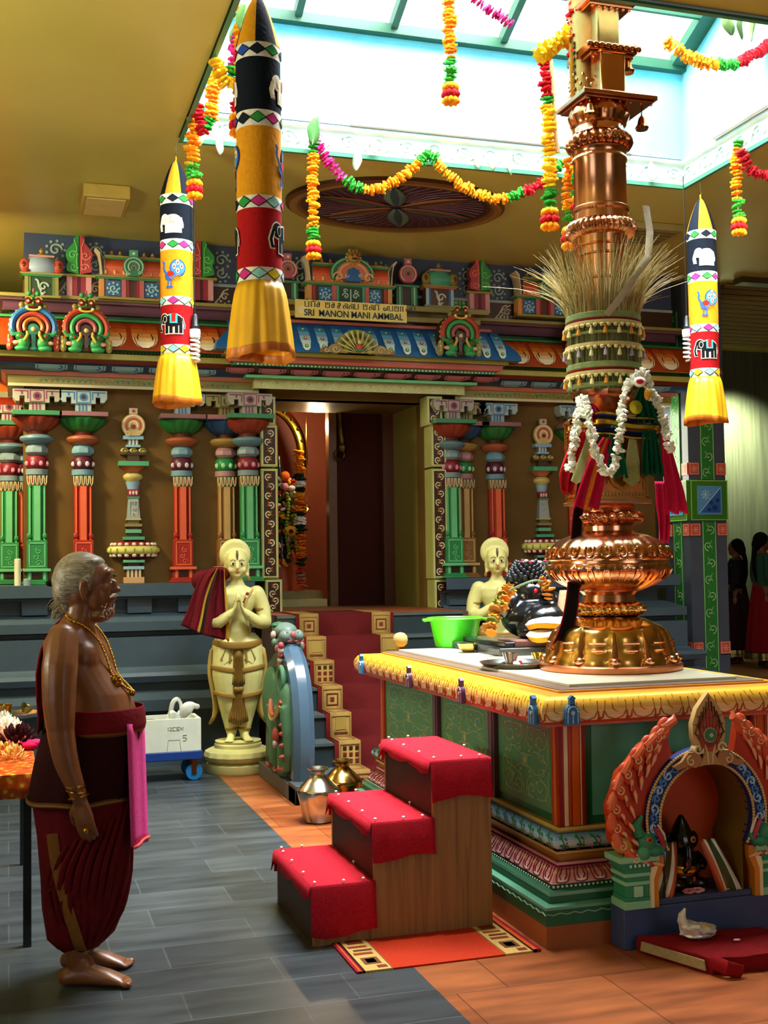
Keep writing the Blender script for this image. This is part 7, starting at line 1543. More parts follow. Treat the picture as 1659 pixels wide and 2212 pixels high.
mb = MB(); mb.tube([onD(lerp(-112, -70, u ** 2), lerp(.60, .15, u), 1.075) for u in np.linspace(0, 1, 18)], (.022, .004), '7a5020|f', 8, up=(1, 0, 0)); mb.build('gold_edge', MAN, label='ochre woven edge of the lower wrap')
foldcloth([(-.03, 0, .70, .202, .21), (-.02, 0, .75, .203, .212), (-.005, 0, .85, .198, .205), (.008, 0, .93, .190, .198), (.015, 0, .97, .186, .192)], '2c080c|f', 'upper_wrap', .018, 7, label='darker upper wrap with a gold-edged hem')
mb = MB(); mb.grid([[(-.03 + .207 * cos(a), .217 * sin(a), z + .003 * sin(6 * a)) for a in np.linspace(0, 2 * pi, 60)] for z in (.695, .70, .708, .715)], ['5a3a1c|f', '8a6430|f', '5a3a1c|f']); mb.build('gold_hem', MAN, solid=.004)
foldcloth([(.02, 0, .955, .182, .19), (.028, 0, .965, .19, .195), (.03, 0, .985, .193, .196), (.032, 0, 1.03, .188, .19), (.034, 0, 1.055, .180, .184)], mar, 'waistband', .012, 5, label='rolled maroon waistband with gold lower edge', cols=['7a4a20|f'] * 5 + ['6c1018|f'] * 11)
mb = MB(); rows = []                                          # cloth strip over the far shoulder and down the back
for i in range(15):
    u = i / 14; th = lerp(.15, .85, u); P0 = V((lerp(-.05, -.20, min(1, u * 2.2)) + .03 * max(0, u - .5) * 2, lerp(.06, -.02, u) - .10 * sin(u * 2), lerp(1.425, .97, u)))
    x_ = np.interp(u, [0, .12, .3, .5, .7, .85, 1], [-.095, -.142, -.176, -.186, -.180, -.172, -.170]); rows.append([(x_ - .004 + abs(k) * .01, lerp(.03, -.085, u ** .5) + k * .032, lerp(1.415, .97, u) + .004 * k) for k in (-1, -.3, .3, 1)])
mb.grid(rows, ['7c1420|f', '6a101a|f', '7c1420|f']); mb.build('shoulder_cloth', MAN, solid=.008)
mb = MB(); rows = []
for i in range(13):
    u = i / 12; rows.append([(.195 + .005 * sin(k * 1.1) + .012 * u + (.01 * (k - 3) / 3), -.13 + k * .032 + .01 * u, 1.0 - .47 * u - .004 * k) for k in range(7)])
mb.grid(rows, 'd8488c|f'); mb.grid([[(.215 + .005 * sin(k * 1.1) + .01 * (k - 3) / 3, -.12 + k * .032, z_) for k in range(7)] for z_ in (.531, .520)], 'e06060|f')
mb.build('pink_towel', MAN, solid=.009, label='pink towel tucked into the waist')
au = 'c8983c|m'; mb = MB(); rnd = random.Random(6)
chain = smooth_pts([(-.085, -.0, 1.43), (-.055, -.075, 1.405), (.005, -.075, 1.375), (.055, -.06, 1.32), (.085, -.05, 1.25), (.108, -.045, 1.18), (.150, -.03, 1.135), (.175, 0, 1.115), (.150, .03, 1.135), (.108, .045, 1.18), (.085, .05, 1.25), (.055, .06, 1.32), (.005, .075, 1.375), (-.055, .075, 1.405), (-.085, 0, 1.43)], 9)
for i, p_ in enumerate(chain): mb.ell(p_, .0062 if i % 2 else .0052, au, 8, 6)
mb.ell((.118, -.055, 1.165), (.018, .016, .018), au); mb.ell((.130, -.05, 1.150), (.014, .014, .014), au); mb.ell((.178, -.012, 1.108), (.014, .012, .014), au)
for i in range(10): a = i * .63; mb.ell((.12 + .02 * cos(a), -.06, 1.162 + .02 * sin(a)), .006, au, 6, 5)
mb.build('gold_necklace', MAN)
mb = MB()
for z_, r_, tl in ((.785, .036, .1), (.768, .037, -.15), (.748, .038, .2)): mb.tube([(.012 + (.785 - z_) * .3 + r_ * cos(a), -.244 + r_ * sin(a), z_ + tl * r_ * cos(a)) for a in np.linspace(0, 2 * pi, 24)], .0042, au, 6)
mb.build('gold_bangles', MAN)
mb = MB(); mb.ell((.055, -.262, .622), (.010, .006, .012), au, 8, 6); mb.tube([(.055 + .011 * cos(a), -.250 + .011 * sin(a), .625) for a in np.linspace(0, 2 * pi, 12)], .003, au, 6); mb.build('gold_ring', MAN)

# ================================================================ WOMEN AT THE BACK RIGHT
def woman(lab, px, Yp, rz, s, skirt, top, braid=True, pale=True):
    q = at(px, 1300, 1, Yp); t = thing('person', lab, 'person', (q.x, Yp, .305), rz, None, s); mb = MB()      # faces +X
    body(mb, [(0, 0, .80, .11, .15), (0, 0, .95, .11, .155), (0, 0, 1.05, .09, .12), (0, 0, 1.18, .10, .13), (0, 0, 1.28, .10, .15), (-.01, 0, 1.33, .07, .12), (-.01, 0, 1.36, .05, .06), (0, 0, 1.42, .045, .045)]); mb.ell((.01, 0, 1.48), (.085, .068, .10), 'x'); mb.ell((.088, 0, 1.465), (.015, .012, .02), 'x'); mb.ell((.04, 0, 1.42), (.05, .045, .045), 'x')
    for k in (-1, 1):
        limb(mb, [(-.01, k * .15, 1.30), (-.02, k * .20, 1.15), (-.01, k * .20, 1.02)], [.048, .042, .036]); limb(mb, [(-.01, k * .20, 1.02), (.08, k * .18, .95), (.15, k * .12, .95)], [.036, .03, .024]); hand(mb, (.15, k * .12, .95), (1, -k * .3, -.1), (0, -k, 0), .85, .3, k); limb(mb, [(0, k * .08, .8), (0, k * .08, .45), (0, k * .08, .08)], [.09, .06, .04]); mb.tube([(-.05, k * .08, .035), (.05, k * .08, .035), (.15, k * .08, .02)], [.03, .035, .02], 'x', 10)
    fuse(mb, 'body', '6a4028', t, .012, 3)
    mb = MB(); mb.grid([[(r * (1 + .05 * sin(11 * a)) * cos(a), r * 1.1 * (1 + .05 * sin(11 * a)) * sin(a), z) for a in np.linspace(0, 2 * pi, 90)[:-1]] for z, r in ((.10, .235), (.125, .235), (.13, .23), (.18, .225), (.19, .222), (.5, .19), (.8, .15), (1.0, .115))], ['c8b478|M', '3a1c14|f', 'b8a468|M', '3a1c14|f', skirt, skirt, skirt], True); mb.build('skirt', t)
    mb = MB(); mb.grid([[(a_ * cos(a), b_ * sin(a), z) for a in np.linspace(0, 2 * pi, 40)[:-1]] for z, a_, b_ in ((.96, .12, .16), (1.05, .10, .13), (1.18, .108, .138), (1.28, .108, .158), (1.345, .07, .11))], top, True)
    for k in (-1, 1): mb.tube(smooth_pts([(-.01, k * .15, 1.31), (-.02, k * .20, 1.17), (-.01, k * .205, 1.02), (.05, k * .19, .965)], 4), [.056, .055, .053, .052, .051, .05, .05, .048, .046, .044, .042, .04, .038], top, 12); mb.tube([(.04, k * .19, .968), (.06, k * .185, .962)], .044, 'b8a468|M', 12)
    rnd = random.Random(2)
    for i in range(90): k = rnd.choice((-1, 1)); z_ = rnd.uniform(1.0, 1.26); a = rnd.uniform(0, 6.3); mb.ell((-.015 + .056 * cos(a), k * .2 + .056 * sin(a), z_), .005, 'b8a878|m', 4, 3)
    mb.build('blouse', t)
    mb = MB(); mb.ell((-.02, 0, 1.50), (.095, .08, .10), 'x'); mb.ell((-.07, 0, 1.45), (.06, .06, .07), 'x')
    if braid: mb.tube([(-.09, 0, 1.42), (-.12, -.02, 1.30), (-.12, -.03, 1.15), (-.10, -.04, 1.0)], [.035, .028, .026, .012], 'x', 12)
    fuse(mb, 'hair', '0e0a08|f', t, .01, 3)
    mb = MB(); mb.ell((.01, -.078, 1.435), .010, 'd8c090|m', 8, 6); mb.build('earring', t)
    return t
woman('woman with a long dark braid in a red skirt and sequinned blouse', 1650, 12.25, -.2, 1.02, '7c1018|f', '24483c|f')
woman('woman in dark clothes partly hidden behind the painted pillar', 1592, 12.9, 2.4, .98, '2c1418|f', '1c1820|f')
# ================================================================ PAINTED PILLAR
X0_, Y0_, PW = 6.30, 10.22, .40
X0_ = at(1487, 1000, 1, Y0_).x; X1_ = at(1566, 1000, 1, Y0_).x; PW = X1_ - X0_; PD = at(1434, 1080, 0, X0_).y - Y0_
t = thing('painted_pillar', 'square grey pillar with a green scroll strip and blue flower panel', 'pillar', (X0_ + PW / 2, Y0_ + PW / 2, 0)); h = PW / 2
mb = MB(); mb.box(-h, h, -h, -h + PD, 0, CZ, '4a5260'); mb.build('shaft', t)
Zp = lambda y: at(1527, y, 1, Y0_).z
for nm, o, u in (('front', (-h, -h, 0), (1, 0, 0)), ('left', (-h, -h + PW, 0), (0, -1, 0))):
    mb = MB(); p = Plane(mb, o, u, (0, 0, 1)); a, b_ = h - .075, h + .075
    for z0, z1 in ((.35, Zp(1126)), (Zp(1036), CZ - .3)):
        p.rect(a, b_, z0, z1, '2c7a30', .012); q = Plane(mb, p.P((0, 0)) + p.n * .012, u, (0, 0, 1)); q.rect(a, a + .008, z0, z1, '9ac88c', .002); q.rect(b_ - .008, b_, z0, z1, '9ac88c', .002); n = int((z1 - z0) / .15); q.scrolls(a + .01, b_ - .01, z0, z1, '9cc48c', .011, n, True, '7ab070', .003)
    mb.build('scroll_strip', t)
    mb = MB(); p = Plane(mb, V(o), u, (0, 0, 1)); z0, z1 = Zp(1124), Zp(1038); p.rect(0, PW, z0, z1, '3a7a1c', .03); q = Plane(mb, V(o) + p.n * .03, u, (0, 0, 1)); q.frame(0, PW, z0, z1, .008, '9ac870', .003); m_ = .07; q.rect(m_, PW - m_, z0 + .055, z1 - .055, '5c98c8', .008)
    r = Plane(mb, V(o) + p.n * .038, u, (0, 0, 1)); x0, x1, y0, y1 = m_ + .02, PW - m_ - .02, z0 + .075, z1 - .075; r.fill([(x0, y0), (x1, y0), (x1, y1)], '2c60a8', .003); r.line([(x0, y0), (x1, y1)], .006, 'b8d4e4', .004)
    for cx, cy, rr in ((.72, .2, .03), (.45, .12, .02), (.85, .5, .022), (.55, .4, .022)): r.disc(lerp(x0, x1, cx), lerp(y0, y1, cy), rr, '1c3c80', .006, 10)
    for k in range(8): a_ = k * pi / 4; r.line([(lerp(x0, x1, .3), lerp(y0, y1, .72)), (lerp(x0, x1, .3) + .05 * cos(a_), lerp(y0, y1, .72) + .05 * sin(a_))], [.004, .014], 'b0d0e4', .004)
    mb.build('flower_panel', t)
    for z in (Zp(1013), Zp(1144), Zp(1400)):
        for x in (.055, PW - .055):
            mb = MB(); p = Plane(mb, V(o), u, (0, 0, 1)); p.rect(x - .055, x + .055, z - .06, z + .06, 'c8503c', .014); q = Plane(mb, V(o) + p.n * .014, u, (0, 0, 1)); q.frame(x - .05, x + .05, z - .055, z + .055, .006, 'e8a890', .002)
            for k in range(8): q.line([(x + .012 * cos(k * .785), z + .012 * sin(k * .785)), (x + .036 * cos(k * .785), z + .036 * sin(k * .785))], [.004, .010], 'e8a890', .002)
            q.disc(x, z, .010, 'e8a890', .003, 8); mb.build('red_rosette', t)
mb = MB(); mb.box(-h - .03, h + .03, -h - .03, -h + PD + .03, 0, .36, '1f5a34'); mb.build('base', t, .004)
tl = thing('pillar_fill_tube', 'added vertical glow tube brightening the side of the painted pillar', 'lamp', (6.17, 10.75, 2.75))  # glowing tube added to brighten the left face of the pillar
em, nt, b = newmat('pillar_fill_glow', .5); b.inputs['Emission Color'].default_value = (1, .97, .78, 1); b.inputs['Emission Strength'].default_value = 45; b.inputs['Base Color'].default_value = (1, 1, .9, 1)
mb = MB(); mb.tube([(0, 0, -.55), (0, 0, .55)], .03, em, 16); mb.build('tube', tl); mb = MB(); mb.box(-.07, -.03, -.05, .05, -.62, .62, 'd8dcd0'); mb.box(-.04, .03, -.03, .03, .55, .62, 'd8dcd0'); mb.box(-.04, .03, -.03, .03, -.62, -.55, 'd8dcd0'); mb.build('fitting', tl)

# ================================================================ HANGING BANNERS
class Wrap:
    def __init__(s, mb, r, z0): s.mb = mb; s.r = r; s.z0 = z0
    def P(s, x, y, lift=.0015): a = -pi / 2 + x / s.r; rr = s.r + lift; return (rr * cos(a), rr * sin(a), s.z0 + y)
    def oval(s, cx, cy, rx, ry, c, lift=.0015, rot=0.):
        rows = []
        for k in range(4):
            q = (k / 3) or .001; rows.append([s.P(cx + q * (rx * cos(a) * cos(rot) - ry * sin(a) * sin(rot)), cy + q * (rx * cos(a) * sin(rot) + ry * sin(a) * cos(rot)), lift) for a in np.linspace(0, 2 * pi, 17)[:-1]])
        s.mb.grid(rows, c, True)
    def rect(s, x0, x1, y0, y1, c, lift=.0015, sk=0.): s.mb.grid([[s.P(lerp(x0, x1, i / 5) + sk * (y - y0), y, lift) for i in range(6)] for y in np.linspace(y0, y1, 3)], c)
    def line(s, pts, w_, c, lift=.003):
        P_ = [V(s.P(x, y, lift)) for x, y in pts]; s.mb.ribbon(P_, [V((p.x, p.y, 0)).normalized() for p in P_], w_, c, .001)
def elephant(w_, x, y, k, c, out, lift0=.0015):
    for l_, cc, e in ((lift0, out, .006), (lift0 + .0012, c, 0)):
        w_.oval(x, y, .062 * k + e, .042 * k + e, cc, l_); w_.oval(x - .068 * k, y + .014 * k, .032 * k + e, .034 * k + e, cc, l_)
        for dx in (-.045, -.015, .022, .05): w_.rect(x + dx * k - .011 * k - e, x + dx * k + .011 * k + e, y - .085 * k - e, y - .01, cc, l_)
        w_.line([(x - .095 * k, y + .01 * k), (x - .108 * k, y - .03 * k), (x - .10 * k, y - .065 * k), (x - .088 * k, y - .06 * k)], .018 * k + 2 * e, cc, l_)
        w_.line([(x + .06 * k, y + .02), (x + .075 * k, y - .03 * k), (x + .072 * k, y - .055 * k)], .006 + 1.4 * e, cc, l_)
    w_.oval(x - .058 * k, y + .012 * k, .016 * k, .024 * k, out, lift0 + .003); w_.oval(x - .058 * k, y + .012 * k, .012 * k, .019 * k, c, lift0 + .004)
    w_.rect(x - .022 * k, x + .028 * k, y - .018 * k, y + .046 * k, '48b0b8|f' if c < 'a' else 'd8a0a0|f', lift0 + .004); w_.rect(x - .010 * k, x + .016 * k, y - .006 * k, y + .046 * k, 'b02020|f' if c < 'a' else 'e8c8b8|f', lift0 + .0055)
def horse(w_, x, y, c, out):
    elephant(w_, x, y, .85, c, out)
def peacock(w_, x, y):
    w_.oval(x + .03, y + .03, .052, .056, '1c3c90|f', .0015); w_.oval(x + .03, y + .03, .046, .050, '3c78c8|f', .003)
    for dx, dy in ((.0, .035), (-.022, .01), (.024, .012), (.0, -.018)): w_.oval(x + .03 + dx, y + .03 + dy, .011, .018, 'e8d8a0|f', .004); w_.oval(x + .03 + dx, y + .03 + dy - .003, .005, .007, 'a81c1c|f', .005)
    w_.oval(x - .02, y - .02, .036, .030, '2c58a8|f', .004, .3); w_.oval(x - .016, y - .008, .022, .018, 'a82018|f', .0055); w_.line([(x - .045, y - .01), (x - .066, y + .03), (x - .062, y + .065), (x - .072, y + .075)], .014, '2c58a8|f', .004)
    for i in range(5): w_.line([(x - .02 + i * .012, y - .03 + i * .004), (x + .005 + i * .014, y - .055 + i * .006)], .004, 'c8882c|f', .006)
    w_.line([(x - .03, y - .045), (x - .035, y - .09)], .008, '2c58a8|f', .004); w_.line([(x - .012, y - .05), (x - .012, y - .09)], .008, '2c58a8|f', .004); w_.rect(x - .045, x - .0, y - .10, y - .088, '2c58a8|f', .004)
def banner(lab, loc, rz):
    t = thing('hanging_banner', lab, 'banner', loc, rz, None); R_ = .105                      # origin at the hook, hangs down
    Zs = [0, -.25, -.315, -.545, -.615, -.915, -.97, -1.225, -1.28, -1.60]; nvy = '0c1420|f'; ye = 'd8981c|f'; wh = 'dcd8cc|f'
    mb = MB(); n = 48; rows = []
    for k in range(9):
        u = k / 8; r = R_ * (u ** .62); rows.append([(r * cos(a), r * sin(a), -.25 * u) for a in np.linspace(0, 2 * pi, n + 1)[:-1]])
    vs = [p for r in rows for p in r]; fs = []; cs = []
    for i in range(8):
        for j in range(n): k = (j + 1) % n; fs.append((i * n + j, (i + 1) * n + j, (i + 1) * n + k, i * n + k)); cs.append(nvy if (j * 6 // n) % 2 else ye)
    mb.add(vs, fs, cs); mb.build('cone_top', t)
    mb = MB(); mb.tube([(0, 0, .02), (0, 0, -.01)], .006, ye, 8); mb.tube([(0, 0, .02), (.01, 0, .035), (0, 0, .05), (0, 0, .11)], .002, '8a8a80|M', 6); mb.build('hook', t)
    def sect(nm, z0, z1, c, wob=0, fn=None):
        mb = MB(); mb.lathe([(R_ * .99, z1), (R_ * (1 - wob * .5), lerp(z1, z0, .35)), (R_ * (1 - wob), lerp(z1, z0, .65)), (R_ * .99, z0)], c, 48, rf=lambda a, z, r: 1 + .006 * sin(5 * a + z * 20), caps=(False, False))
        if fn: fn(Wrap(mb, R_ + .002, 0))
        mb.build(nm, t)
    dc = ['14202c|f', '2c8a3c|f', 'c0307c|f', '8cc8c0|f', 'd8c020|f', 'b82020|f', '2848a0|f']
    for bi, (z0, z1) in enumerate(((Zs[1], Zs[2]), (Zs[3], Zs[4]), (Zs[5], Zs[6]), (Zs[7], Zs[8]))):
        def f(w_, z0=z0, z1=z1, bi=bi):
            m_ = (z0 + z1) / 2; n_ = 9; dx = 2 * pi * R_ / n_
            for i in range(n_):
                x = i * dx; c = dc[(i + bi) % 7]
                for l_, e, cc in ((.0015, 1.12, '1a1a1a|f'), (.0028, .95, c)): w_.mb.grid([[w_.P(x - dx * .5 * e * (1 - abs(v)), m_ + v * .024 * e, l_), w_.P(x, m_ + v * .024 * e, l_), w_.P(x + dx * .5 * e * (1 - abs(v)), m_ + v * .024 * e, l_)] for v in (-1, -.5, 0, .5, 1)], cc)
        sect('diamond_band', z0, z1, wh, 0, f)
    sect('navy_section', Zs[2], Zs[3], nvy, .01, lambda w_: [horse(w_, x, -.43, 'e0d8b8|f', 'f0ece0|f') for x in (.0, pi * R_)])
    sect('yellow_section', Zs[4], Zs[5], 'd08c18|f', .02, lambda w_: [peacock(w_, x, -.765) for x in (.0, pi * R_)])
    sect('red_section', Zs[6], Zs[7], '9c1014|f', .05, lambda w_: [elephant(w_, x, -1.075, .95, '101010|f', 'e0d8c8|f') for x in (.0, pi * R_)])
    mb = MB(); rows = []
    for k in range(9):
        u = k / 8; r = lerp(R_ * .98, .152, u ** .6); rows.append([(r * (1 + .05 * u * sin(9 * a + 1) + .02 * sin(17 * a)) * cos(a), r * (1 + .05 * u * sin(9 * a + 1) + .02 * sin(17 * a)) * sin(a), lerp(Zs[8], Zs[9], u) + .012 * u * sin(2 * a)) for a in np.linspace(0, 2 * pi, 90)[:-1]])
    mb.grid(rows, ['e8b01c|s'] * 7 + ['d07818|s'], True); mb.build('frill', t, solid=.003, label='shiny yellow gathered frill')
    return t
m = mat('e8b01c|s'); bb = m.node_tree.nodes['Principled BSDF']; bb.inputs['Roughness'].default_value = .38; bb.inputs['Subsurface Weight'].default_value = .3; bb.inputs['Subsurface Radius'].default_value = (.2, .15, .05)
B1 = banner('smaller left banner with elephant and peacock, hanging at the far left skylight corner', at(380, 345, 1, 7.62), -.35)
b2 = dup(B1, at(556, -12, 1, 5.16), 1.25, 'largest hanging banner, nearest the camera, with a plain dark middle')
b3 = dup(B1, at(1513, 427, 1, 7.40), -.25, 'right hand banner with elephant and peacock, in front of the painted pillar'); b3.scale = (1.0, 1.0, 1.03); b2.scale = (.97, .97, 1.035)
# bulbs
em2, nt, b = newmat('white_bulb_glass', .25); b.inputs['Base Color'].default_value = (.85, .86, .84, 1); nt.links.new(ramp(nt, noise(nt, 6), [(.3, 'e0e2e0'), (.7, 'ececea')]), b.inputs['Base Color'])
def bulb(lab, px, y0, y1, Yp, topz):
    a = at(px, y0, 1, Yp); b_ = at(px, y1, 1, Yp); t = thing('hanging_bulb', lab, 'light bulb', a); L = (a.z - b_.z)
    mb = MB(); mb.tube([(0, 0, topz - a.z), (0, 0, .09)], .004, '101414', 6); mb.build('cord', t)
    mb = MB(); mb.lathe([(.012, .10), (.02, .085), (.022, .03), (.03, .02), (.03, 0), (.0, 0)], '0c1014', 16); mb.build('socket', t)
    mb = MB(); mb.lathe([(.0, 0), (.034, -.0), (.036, -.02), (.034, -.05), (.028, -.055), (.0, -.055)], em2, 20); mb.tube([(.026 * cos(k * .55), .026 * sin(k * .55), -.055 - (L - .06) * k / 60) for k in range(61)], .008, em2, 8); mb.build('spiral_lamp', t); return t
bulb('white spiral bulb on a black cord right of the smaller left banner', 421, 712, 782, 7.55, CZ)
bulb('white spiral bulb on a black cord left of the right hand banner', 1484, 712, 780, 7.45, CZ)

# ================================================================ FLOWER GARLANDS
OR = ['e88a10|f', 'f0a018|f', 'e87a10|f']; YE = ['f0b818|f', 'f0c428|f', 'e8a010|f']; GN = ['2c8c28|f', '3a9c34|f']; RD = ['b0141c|f', 'c81c24|f']; PK = ['c0186c|f', 'd02c80|f', 'a81450|f']
def garland(lab, pts, r, cols, Yp, tassel=True, seed=1, step=.022):
    r *= 1.22; P_ = smooth_pts([at(x, y, 1, q[0] if q else Yp) for x, y, *q in pts], 6); t = thing('flower_garland', lab, 'garland', P_[0]); gpart('strand', t, P_, r, cols, step=step, seed=seed, jit=.5)
    mb = MB(Matrix.Translation(-P_[0])); mb.tube(P_, .003, 'c8c8a0|f', 4); mb.build('string', t)
    if tassel:
        e = P_[-1]; mb = MB(Matrix.Translation(-P_[0])); rnd = random.Random(seed)
        for lv, (z, rr, cc) in enumerate(((-.02, .04, OR), (-.06, .045, RD), (-.10, .04, OR))):
            for k in range(8): a = k * .785 + lv; q = Matrix.Translation(e + V((rr * .7 * cos(a), rr * .7 * sin(a), z))) @ Matrix.Rotation(a, 4, 'Z') @ Matrix.Rotation(.6, 4, 'Y'); mb.ell((0, 0, 0), (.028, .018, .020), cc[k % len(cc)], 8, 6, local=q)
        mb.build('tassel', t)
    return t
FY = 7.56
garland('vertical orange garland with a green tip, right of the largest banner', [(678, 305), (677, 360), (676, 430), (676, 505), (677, 520)], .030, [(.1, GN), (.86, OR), (1, GN)], FY, seed=11)
garland('swag from pink to green to orange across the middle of the frieze', [(676, 297), (700, 335), (735, 380), (775, 405), (820, 407), (870, 382), (910, 345), (925, 330)], .028, [(.33, PK), (.47, GN), (.9, OR), (1, GN)], FY, False, 12)
garland('swag from orange to dark red just left of the flagpole', [(925, 330), (950, 358), (985, 392), (1030, 418), (1080, 428), (1120, 418), (1165, 398), (1215, 352)], .028, [(.06, GN), (.55, OR), (.66, GN), (.93, RD), (1, GN)], FY, False, 13)
garland('short orange garland hanging at the far left corner of the skylight', [(426, 235), (420, 270), (416, 320), (417, 370), (420, 388)], .032, [(.02, GN), (.8, OR), (1, GN)], 7.30, seed=14)
garland('red and orange garland looped from the left rim of the skylight', [(428, 232), (432, 262), (440, 288), (452, 260), (460, 210), (465, 165), (470, 130)], .032, [(.3, RD), (.42, GN), (1, OR)], 7.15, False, 15)
garland('pink and orange garland nearer the camera on the left rim of the skylight', [(465, 130), (478, 165), (495, 182), (506, 150), (512, 100), (522, 55), (532, 20)], .030, [(.3, YE), (.42, GN), (.8, PK), (1, OR)], 6.3, False, 16)
garland('orange garland half hidden behind the largest banner', [(524, 20), (520, 70), (522, 130), (518, 200), (516, 245)], .028, [(.8, OR), (1, RD)], 6.0, True, 17)
garland('orange garland hanging free in the middle of the skylight', [(970, -25), (970, 30), (972, 90), (973, 140), (973, 180)], .028, [(.75, OR), (1, GN)], 6.2, True, 18)
garland('pink strand crossing the glass towards the flagpole', [(1000, -30), (1040, 10), (1080, 35), (1105, 55)], .022, [(1, PK)], 6.3, False, 19)
garland('long red and yellow garland hanging furthest left of the flagpole', [(1176, 105), (1180, 160), (1184, 220), (1186, 290), (1188, 360), (1188, 430), (1187, 450)], .030, [(.3, RD), (.36, GN), (.86, YE), (1, GN)], 5.9, True, 20)
garland('yellow and orange garland rope tied from the skylight to the flagpole top', [(1165, 125), (1200, 95), (1245, 70), (1290, 50), (1325, 20), (1350, -10)], .036, [(1, YE)], 5.5, False, 21)
garland('thick orange garland hanging against the left side of the flagpole', [(1243, 10), (1248, 60), (1250, 110), (1254, 160), (1256, 230), (1256, 300), (1257, 370), (1255, 420)], .036, [(.14, RD), (.3, RD), (.42, GN), (.88, YE), (1, GN)], 5.45, True, 22)
garland('short orange garland with a red tassel between the two long ones by the flagpole', [(1232, 345), (1230, 380), (1229, 430), (1230, 465), (1233, 490)], .026, [(.75, OR), (1, GN)], 5.6, True, 23)
garland('orange and red swag below the right rim of the skylight glass', [(1440, 85), (1475, 115), (1510, 130), (1545, 140), (1585, 138), (1620, 122), (1675, 85)], .030, [(.45, OR), (.62, GN), (1, RD)], 6.6, False, 24)
garland('orange garland hanging from the right rim of the skylight', [(1592, 310), (1590, 350), (1592, 400), (1594, 450), (1596, 470)], .028, [(.08, GN), (.75, OR), (1, GN)], 6.9, True, 25)
garland('dark red swag at the right edge below the carved frieze', [(1600, 325), (1618, 360), (1645, 378), (1690, 385)], .028, [(1, RD)], 6.7, False, 26)
mb = MB(); P_ = smooth_pts([at(x, y, 1, 5.43) for x, y in ((1236, 95), (1238, 160), (1242, 250), (1250, 330), (1262, 350), (1272, 300), (1276, 200), (1278, 80))], 5); mb.tube(P_, (.004, .018), 'c88c28|f', 8, up=(0, 1, 0))
for p_ in P_[::1]: mb.ell(p_ + V((0, -.014, 0)), (.006, .005, .012), '5a5424|f', 6, 5)
tag(mb.build('braided_ribbon'), 'orange braided ribbon looped beside the flagpole top', 'ribbon')
mb = MB(); mb.tube(smooth_pts([at(x, y, 1, 5.88) for x, y in ((1190, 130), (1193, 170), (1197, 230), (1200, 290), (1206, 330))], 5), .012, 'c8a878|f', 7); tag(mb.build('beaded_string'), 'pale beaded string beside the long red and yellow garland', 'string')
# mango leaves pinned along the frieze
def leaf(px, py, Yp, L, rz, tilt, lab, c='5c8a4c|f'):
    t_ = MB(); rows = []
    for k in range(9):
        u = k / 8; w_ = .26 * L * sin(pi * (u * .92 + .04)) ** .8; rows.append([(-w_, .012 * sin(u * 4), -L * u), (0, -.010, -L * u), (w_, .012 * sin(u * 4 + 1), -L * u)])
    t_.grid(rows, c); t_.tube([(0, 0, 0), (0, -.012, -L * .98)], .002, '8aa878|f', 4); o = t_.build('hanging_leaf', solid=.0015); o.location = at(px, py, 1, Yp); o.rotation_euler = (tilt, .2 * sin(px), rz); tag(o, lab, 'leaf')
leaf(686, 252, 7.5, .20, .5, .15, 'largest folded green leaf standing above the pink end of the middle swag', '46703a|f')
for i, (x, y, L, lab) in enumerate(((436, 275, .12, 'pale green leaf on the frieze beside the far left corner garland'), (480, 290, .14, 'pale green leaf on the frieze left of the largest banner'), (770, 325, .15, 'leaf on the frieze above the pink part of the swag'), (812, 300, .12, 'slanted leaf high on the frieze right of the pink swag'), (905, 318, .12, 'leaf on the frieze at the green knot between the two swags'), (1028, 322, .14, 'first leaf right of the green knot on the frieze'), (1060, 330, .12, 'second leaf right of the green knot on the frieze'), (1105, 328, .16, 'long leaf on the frieze above the red part of the swag'), (1405, 350, .15, 'leaf on the frieze just right of the flagpole'), (1508, 352, .13, 'leaf at the far right corner of the skylight'), (1560, 335, .12, 'leaf on the right frieze left of the red swag'))):
    leaf(x, y, 7.60 if x < 1509 else 7.2, L, .8 * sin(i * 2.1), .25 * cos(i), lab, 'a8bc98|f')
for i, (x, lab) in enumerate(((1570, 'leaf under the near skylight edge, leftmost of three at the top right'), (1600, 'leaf under the near skylight edge, middle of three at the top right'), (1632, 'leaf under the near skylight edge, rightmost of three at the top right'))): leaf(x, 25 + i * 5, 5.2, .13, i * .7, .1 * i, lab, '7c9a5c|f')
for i, (x, y, Yp, lab) in enumerate(((530, 8, 5.9, 'dark leaf at the top behind the tip of the largest banner'), (508, 55, 6.3, 'leaf on the left skylight rim beside the upper garland'), (470, 118, 6.9, 'leaf on the left skylight rim above the middle garland'))): leaf(x, y, Yp, .14, i * .9, .2, lab, '6c8a4c|f')

# ================================================================ CEILING THINGS
t = thing('ceiling_medallion', 'round painted ceiling medallion with radiating petals', 'ceiling painting', (2.87, 8.62, CZ)); rx, ry = .87, .64
def el(r, z, n=64): return [(rx * r * cos(a), ry * r * sin(a), z) for a in np.linspace(0, 2 * pi, n + 1)[:-1]]
mb = MB(); mb.grid([el(1, -.001), el(1, -.03), el(.97, -.045), el(.90, -.045), el(.87, -.03), el(.84, -.025)], ['3a1c0c', '5c3414', '8a6224', '6a4418', '4a2414'], True); mb.build('rim', t)
mb = MB(); mb.grid([el(.85, -.024), el(.6, -.020), el(.001, -.018)], ['3c1c24', '4a2a38'], True)
for k in range(48): a = k * pi / 24; mb.tube([(rx * .2 * cos(a), ry * .2 * sin(a), -.021), (rx * .55 * cos(a + .1), ry * .55 * sin(a + .1), -.024), (rx * .8 * cos(a + .28), ry * .8 * sin(a + .28), -.026)], .004, '6c4858', 5)
mb.build('field', t)
